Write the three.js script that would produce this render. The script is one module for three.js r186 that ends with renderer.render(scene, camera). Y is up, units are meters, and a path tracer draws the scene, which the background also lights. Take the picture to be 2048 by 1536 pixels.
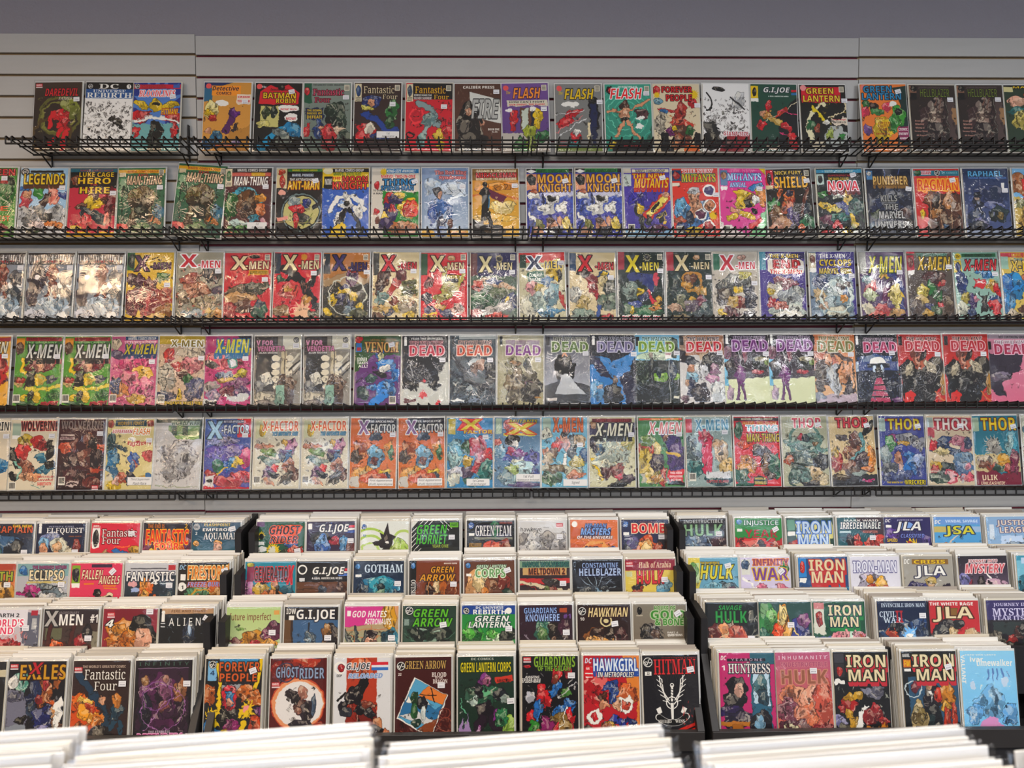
import * as THREE from 'three';
import { RoundedBoxGeometry } from 'three/addons/geometries/RoundedBoxGeometry.js';
import { mergeGeometries } from 'three/addons/utils/BufferGeometryUtils.js';
import { RectAreaLightUniformsLib } from 'three/addons/lights/RectAreaLightUniformsLib.js';
import { createNoise2D } from 'simplex-noise';

// ---------------------------------------------------------------- camera, sky, lights, exposure
const scene = new THREE.Scene();
const camera = new THREE.PerspectiveCamera(2 * Math.atan(768 / 1545) * 180 / Math.PI, 2048 / 1536, 0.05, 60);
camera.position.set(-0.1099, 1.5189, 2.888);
camera.rotation.set(-0.0461, -0.015, -0.0027, 'YXZ');
camera.focus = 2.75;
camera.userData.fStop = 9.5;
const renderer = new THREE.WebGLRenderer({ antialias: true });
renderer.toneMapping = THREE.LinearToneMapping;
renderer.toneMappingExposure = 1.14;
renderer.shadowMap.enabled = true;
RectAreaLightUniformsLib.init();
scene.background = new THREE.Color().setRGB(0.62, 0.8, 1.0);   // daylight outside the shop window
scene.backgroundIntensity = 1.6;
const CEIL = 3.05;
// x, z, colour, strength of the ceiling light panels (1.2 m wide), depth
const PANELS = [
  [-2.8, 2.6, '#ffdcb4', 22, .6], [-0.25, 2.6, '#fff5e8', 20, .6], [2.3, 2.6, '#fdfaf6', 21, .6],
  [-3.6, 5.2, '#ffdfba', 20, .6], [0.1, 5.2, '#fff5ea', 20, .6], [2.9, 5.2, '#f8f8fc', 20, .6],
];
const WINDOW_LIGHT = ['#dbe8ff', 5];

// ---------------------------------------------------------------- helpers
function rng(seed) { let s = seed >>> 0; return () => { s = (s + 0x6d2b79f5) | 0; let t = Math.imul(s ^ (s >>> 15), 1 | s); t = (t + Math.imul(t ^ (t >>> 7), 61 | t)) ^ t; return ((t ^ (t >>> 14)) >>> 0) / 4294967296; }; }
const used = new Map();
function numbered(name) { const n = used.get(name) || 0; used.set(name, n + 1); return n ? `${name}_${String(n).padStart(3, '0')}` : name; }
function mesh(name, geo, mat, parent) { const m = new THREE.Mesh(geo, mat); m.name = name; m.castShadow = m.receiveShadow = true; (parent || scene).add(m); if (!parent) m.name = numbered(name); return m; }
function tag(o, label, category, group) { o.userData.label = label; o.userData.category = category; if (group) o.userData.group = group; return o; }
function thing(name, label, category, pos = [0, 0, 0], group) { const g = new THREE.Group(); g.name = numbered(name); g.position.set(...pos); scene.add(g); return tag(g, label, category, group); }
function structure(name, pos = [0, 0, 0]) { const g = new THREE.Group(); g.name = numbered(name); g.position.set(...pos); g.userData.kind = 'structure'; scene.add(g); return g; }
const box = (w, h, d, x = 0, y = 0, z = 0) => new THREE.BoxGeometry(w, h, d).translate(x, y, z);
const rbox = (w, h, d, r, x = 0, y = 0, z = 0) => new RoundedBoxGeometry(w, h, d, 1, r).translate(x, y, z);
const std = (o) => new THREE.MeshStandardMaterial(o);
const lin = (r, g, b) => new THREE.Color().setRGB(r, g, b);

// small tiling noise maps (surface grain only)
function noiseTexture(size, seed, octaves, lo, hi, rep) {
  const n = createNoise2D(rng(seed)), d = new Uint8Array(size * size * 4);
  for (let y = 0; y < size; y++) for (let x = 0; x < size; x++) {
    const u = x / size, v = y / size; let s = 0, a = 0;
    for (const [f, w, sx] of octaves) {   // four blended taps make it tile
      const g = (p, q) => n(p * f * sx, q * f);
      s += w * (g(u, v) * (1 - u) * (1 - v) + g(u - 1, v) * u * (1 - v) + g(u, v - 1) * (1 - u) * v + g(u - 1, v - 1) * u * v); a += w;
    }
    const c = Math.max(0, Math.min(255, 255 * (lo + (hi - lo) * (0.5 + 0.5 * s / a))));
    d.set([c, c, c, 255], (y * size + x) * 4);
  }
  const t = new THREE.DataTexture(d, size, size); t.wrapS = t.wrapT = THREE.RepeatWrapping; t.magFilter = THREE.LinearFilter; t.repeat.set(rep, rep); t.needsUpdate = true; return t;
}
function uvMetres(g, ax = 'x', ay = 'y') { const p = g.attributes.position, uv = g.attributes.uv; const i = 'xyz'.indexOf(ax), j = 'xyz'.indexOf(ay); for (let k = 0; k < p.count; k++) uv.setXY(k, p.getComponent(k, i), p.getComponent(k, j)); return g; }

// ---------------------------------------------------------------- materials
const plasterTex = noiseTexture(256, 3, [[10, 1, 1], [30, .8, 1], [70, .6, 1]], 0, 1, 2.2);
const grainTex = noiseTexture(256, 5, [[6, 1, .15], [40, .5, .1], [100, .3, 1]], .88, 1, 1.2);
const M = {
  plaster: std({ color: lin(.285, .268, .30), roughness: .9, bumpMap: plasterTex, bumpScale: .004 }),
  slat: std({ color: lin(.48, .475, .46), roughness: .42, map: grainTex }),
  grooveTan: std({ color: lin(.42, .27, .13), roughness: .8 }),
  grooveRed: std({ color: lin(.26, .04, .055), roughness: .7 }),
  wire: std({ color: lin(.012, .011, .011), roughness: .45, metalness: .2 }),
  board: std({ color: lin(.74, .735, .715), roughness: .55 }),
  boardCream: std({ color: lin(.70, .66, .57), roughness: .6 }),
  boardGrey: std({ color: lin(.58, .58, .575), roughness: .6 }),
  pages: std({ color: lin(.62, .57, .47), roughness: .8 }),
  sticker: std({ color: lin(.84, .84, .85), roughness: .5 }),
  black: std({ color: lin(.018, .017, .019), roughness: .5, bumpMap: plasterTex, bumpScale: .0004 }),
  blackEdge: std({ color: lin(.035, .032, .032), roughness: .4 }),
  ceiling: std({ color: lin(.7, .69, .67), roughness: .9 }),
  wall: std({ color: lin(.33, .32, .31), roughness: .9, bumpMap: plasterTex, bumpScale: .002 }),
  floor: std({ color: lin(.09, .085, .085), roughness: .95, bumpMap: plasterTex, bumpScale: .004 }),
  white: std({ color: lin(.8, .8, .8), roughness: .4 }),
  glass: new THREE.MeshPhysicalMaterial({ color: 0xffffff, transmission: 1, thickness: 0, roughness: .02, ior: 1.5 }),
};
// crinkled clear film of the comic bags: height maps in millimetres, used at several strengths
const BAG_W = .1815, BAG_H = .2725;
const bagMaps = [0, 1, 2, 3].map((k) => {
  const W = 384, H = 576, d = new Float32Array(W * H), R = rng(100 + k), n1 = createNoise2D(R), n2 = createNoise2D(R), n3 = createNoise2D(R), base = [.5, -.35, .15, .75][k];
  for (let y = 0; y < H; y++) for (let x = 0; x < W; x++) {
    const px = x / W * BAG_W, py = y / H * BAG_H, th = base + .7 * n3(px * 6, py * 6), c = Math.cos(th), s = Math.sin(th);
    const wx = .007 * n2(px * 22, py * 22), wy = .007 * n2(px * 22 + 9, py * 22 + 5);
    const a = (px + wx) * c + (py + wy) * s, b = -(px + wx) * s + (py + wy) * c;
    const mask = Math.max(.12, Math.min(1, .62 + 1.0 * n1(px * 9 + 40, py * 9)));
    const ridge = 1 - Math.abs(n1(a * 12, b * 120)), r2 = 1 - Math.abs(n2(a * 18 + 7, b * 210));
    d[y * W + x] = .5 + mask * (.22 * (ridge * ridge - .4) + .035 * (r2 - .5)) + .14 * n2(px * 14 + 3, py * 14);
  }
  const t = new THREE.DataTexture(d, W, H, THREE.RedFormat, THREE.FloatType); t.magFilter = THREE.LinearFilter; t.wrapS = t.wrapT = THREE.RepeatWrapping; t.needsUpdate = true; return t;
});
const bagMats = new Map();
function bagMaterial(k, strength) {
  const q = Math.round(strength * 5) / 5, key = k + ':' + q;
  if (!bagMats.has(key)) bagMats.set(key, new THREE.MeshPhysicalMaterial({ color: lin(.975, .98, .98), transmission: 1, thickness: 0, roughness: .075, ior: 1.55, bumpMap: bagMaps[k], bumpScale: .004 * q, side: THREE.DoubleSide }));
  return bagMats.get(key);
}

// ---------------------------------------------------------------- room shell
const X0 = -5, X1 = 5, Z1 = 7.6, TOP = 2.66, PANEL = 2.4384, SLOT = .0762;
{
  const f = structure('floor'); mesh('floor_slab', uvMetres(box(X1 - X0 + .3, .1, Z1 + .3, 0, -.05, Z1 / 2 - .05), 'x', 'z'), M.floor, f);
  const c = structure('ceiling'); mesh('ceiling_slab', uvMetres(box(X1 - X0 + .3, .1, Z1 + .3, 0, CEIL + .05, Z1 / 2 - .05), 'x', 'z'), M.ceiling, c);
  const l = structure('wall_left'); mesh('plaster', uvMetres(box(.12, CEIL, Z1, X0 - .06, CEIL / 2, Z1 / 2), 'z', 'y'), M.wall, l);
  const r = structure('wall_right'); mesh('plaster', uvMetres(box(.12, CEIL, Z1, X1 + .06, CEIL / 2, Z1 / 2), 'z', 'y'), M.wall, r);
  // shop front behind the photographer: three windows
  const fr = structure('wall_front'), wins = [[-4.3, -1.7], [-1.2, 1.4], [1.9, 4.5]], wy0 = 1.95, wy1 = 2.85;
  const strips = [[-5.12, 5.12, 0, wy0], [-5.12, 5.12, wy1, CEIL], [-5.12, -4.3, wy0, wy1], [-1.7, -1.2, wy0, wy1], [1.4, 1.9, wy0, wy1], [4.5, 5.12, wy0, wy1]];
  mesh('plaster', mergeGeometries(strips.map(([a, b, y0, y1]) => uvMetres(box(b - a, y1 - y0, .12, (a + b) / 2, (y0 + y1) / 2, Z1 + .06)))), M.wall, fr);
  wins.forEach(([a, b], i) => {
    const w = structure('window_' + (i + 1), [(a + b) / 2, wy0, Z1 + .06]), W = b - a, H = wy1 - wy0;
    mesh('window_frame', mergeGeometries([box(W, .05, .06, 0, .025, 0), box(W, .05, .06, 0, H - .025, 0), ...[-1, 0, 1].map((t) => box(.05, H, .06, t * (W / 2 - .025), H / 2, 0))]), M.white, w);
    for (const t of [-1, 1]) mesh('window_pane', box(W / 2 - .06, H - .1, .004, t * W / 4, H / 2, 0), M.glass, w);
    const l = new THREE.RectAreaLight(WINDOW_LIGHT[0], WINDOW_LIGHT[1], W - .1, H - .1); l.position.set((a + b) / 2, (wy0 + wy1) / 2, Z1 - .02); scene.add(l);
  });

  // back wall: painted plaster above, slatwall panels on it
  const b = structure('wall_back');
  mesh('plaster', uvMetres(box(X1 - X0 + .24, CEIL, .12, 0, CEIL / 2, -.083)), M.plaster, b);
  const GAP = .0088, slatGeo = uvMetres(rbox(PANEL - .0022, SLOT - GAP, .0115, .0012), 'x', 'y');
  const backGeo = box(PANEL - .0022, 1.2192, .004, 0, -.6096, -.018);
  for (const [px, col] of [[-PANEL, 0], [0, 1], [PANEL, 2]]) for (const half of [0, 1]) {
    const p = new THREE.Group(); p.name = 'slatwall_panel'; b.add(p);
    p.position.set(px, TOP - half * 1.2212 + [[.006, 0, .002], [.003, 0, -.003]][half][col], 0);
    mesh('panel_core', backGeo, col === 1 ? M.grooveRed : half ? M.grooveRed : M.grooveTan, p);
    for (let i = 0; i < 16; i++) { const s = mesh('slat', slatGeo, M.slat, p); s.position.set(0, -SLOT * i - (SLOT - GAP) / 2, -.0058); }
  }
  const bb = structure('baseboard_back'); mesh('board', rbox(X1 - X0, .1, .015, .003, 0, .05, .003), M.black, bb);
}
// ceiling light panels
for (const [i, [x, z, col, k, dp]] of PANELS.entries()) {
  const side = x < -1 ? 'warm' : x < 1 ? 'neutral' : 'cool', g = thing('ceiling_light', `${side} toned rectangular ceiling light panel, ${i < 3 ? 'in the row nearer the comic wall' : 'in the row by the shop front'}`, 'light', [x, CEIL, z], 'ceiling light panels');
  mesh('light_frame', mergeGeometries([box(1.26, .03, .03, 0, -.015, dp / 2 + .015), box(1.26, .03, .03, 0, -.015, -dp / 2 - .015), box(.03, .03, dp, .615, -.015, 0), box(.03, .03, dp, -.615, -.015, 0)]), M.white, g);
  mesh('diffuser', box(1.2, .006, dp, 0, -.012, 0), new THREE.MeshStandardMaterial({ color: 0xffffff, emissive: col, emissiveIntensity: 1.2, roughness: .6 }), g);
  const l = new THREE.RectAreaLight(col, k, 1.2, dp); l.position.set(x, CEIL - .034, z); l.rotation.x = -Math.PI / 2; scene.add(l);
}
// ---------------------------------------------------------------- wire racks
const rowFloor = (i) => TOP - .4572 + .019 - .3058 * i;
{
  const path = (pts, r, seg) => new THREE.TubeGeometry(pts, seg, r, 6, false);
  const poly = (...p) => { const c = new THREE.CurvePath(); for (let i = 1; i < p.length; i++) c.add(new THREE.LineCurve3(new THREE.Vector3(...p[i - 1]), new THREE.Vector3(...p[i]))); return c; };
  const rod = (a, b, r) => { const A = new THREE.Vector3(...a), B = new THREE.Vector3(...b), d = B.clone().sub(A), g = new THREE.CylinderGeometry(r, r, d.length(), 6, 1); g.applyQuaternion(new THREE.Quaternion().setFromUnitVectors(new THREE.Vector3(0, 1, 0), d.normalize())); return g.translate((a[0] + b[0]) / 2, (a[1] + b[1]) / 2, (a[2] + b[2]) / 2); };
  const joints = (pts, r) => mergeGeometries(pts.slice(1).map((p, i) => rod(pts[i], p, r)).concat(pts.slice(1, -1).map((p) => new THREE.SphereGeometry(r, 6, 4).translate(...p))));
  // floor wire rising to the front, rounded over and down to the lower front rail
  const crossGeo = joints([[0, 0, .042], [0, .021, .188], [0, .0235, .195], [0, .021, .1995], [0, -.0025, .2005]], .0026);
  const bracketGeo = joints([[0, .112, .004], [0, .112, .016], [0, .0, .016], [0, -.004, .075], [0, -.042, .006], [0, -.003, .006], [0, .108, .006]], .0028);
  const rail = (L, y, z, r) => new THREE.CylinderGeometry(r, r, L, 8).rotateZ(Math.PI / 2).translate(0, y, z);
  const ends = ['leftmost', 'second from left', 'third from left', 'rightmost'];
  for (let i = 0; i < 5; i++) {
    const segs = [i ? [-2.43, -1.245] : [-1.79, -1.2], [i ? -1.23 : -1.175, -.008], [.004, i === 3 ? 1.2 : 1.195], [1.215, 2.4]];
    segs.forEach(([a, b], k) => {
      const L = b - a, g = thing('wire_rack', `${!i && !k ? 'short ' : ''}black wire rack, ${ends[k]} of the ${['top', 'second', 'third', 'fourth', 'lowest'][i]} rack row`, 'rack', [(a + b) / 2, rowFloor(i), 0], 'wire racks on the slatwall');
      mesh('rail', rail(L, -.0025, .2005, .0033), M.wire, g).name = 'front_rail';
      mesh('lip_rail', rail(L, .0145, .187, .0031), M.wire, g);
      mesh('floor_rail', rail(L, .0075, .122, .0031), M.wire, g);
      mesh('back_rail', rail(L, -.002, .044, .0034), M.wire, g);
      const n = Math.round((L - .04) / .0365), xs = [-L / 2, L / 2]; for (let j = 0; j <= n; j++) xs.push(-L / 2 + .02 + j * (L - .04) / n);
      for (const x of xs) mesh('cross_wire', crossGeo, M.wire, g).position.x = x;
      for (const s of [-1, 1]) { const m = mesh('end_bracket', bracketGeo, M.wire, g); m.position.x = s * (L / 2 - .045); }
    });
  }
}

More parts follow.
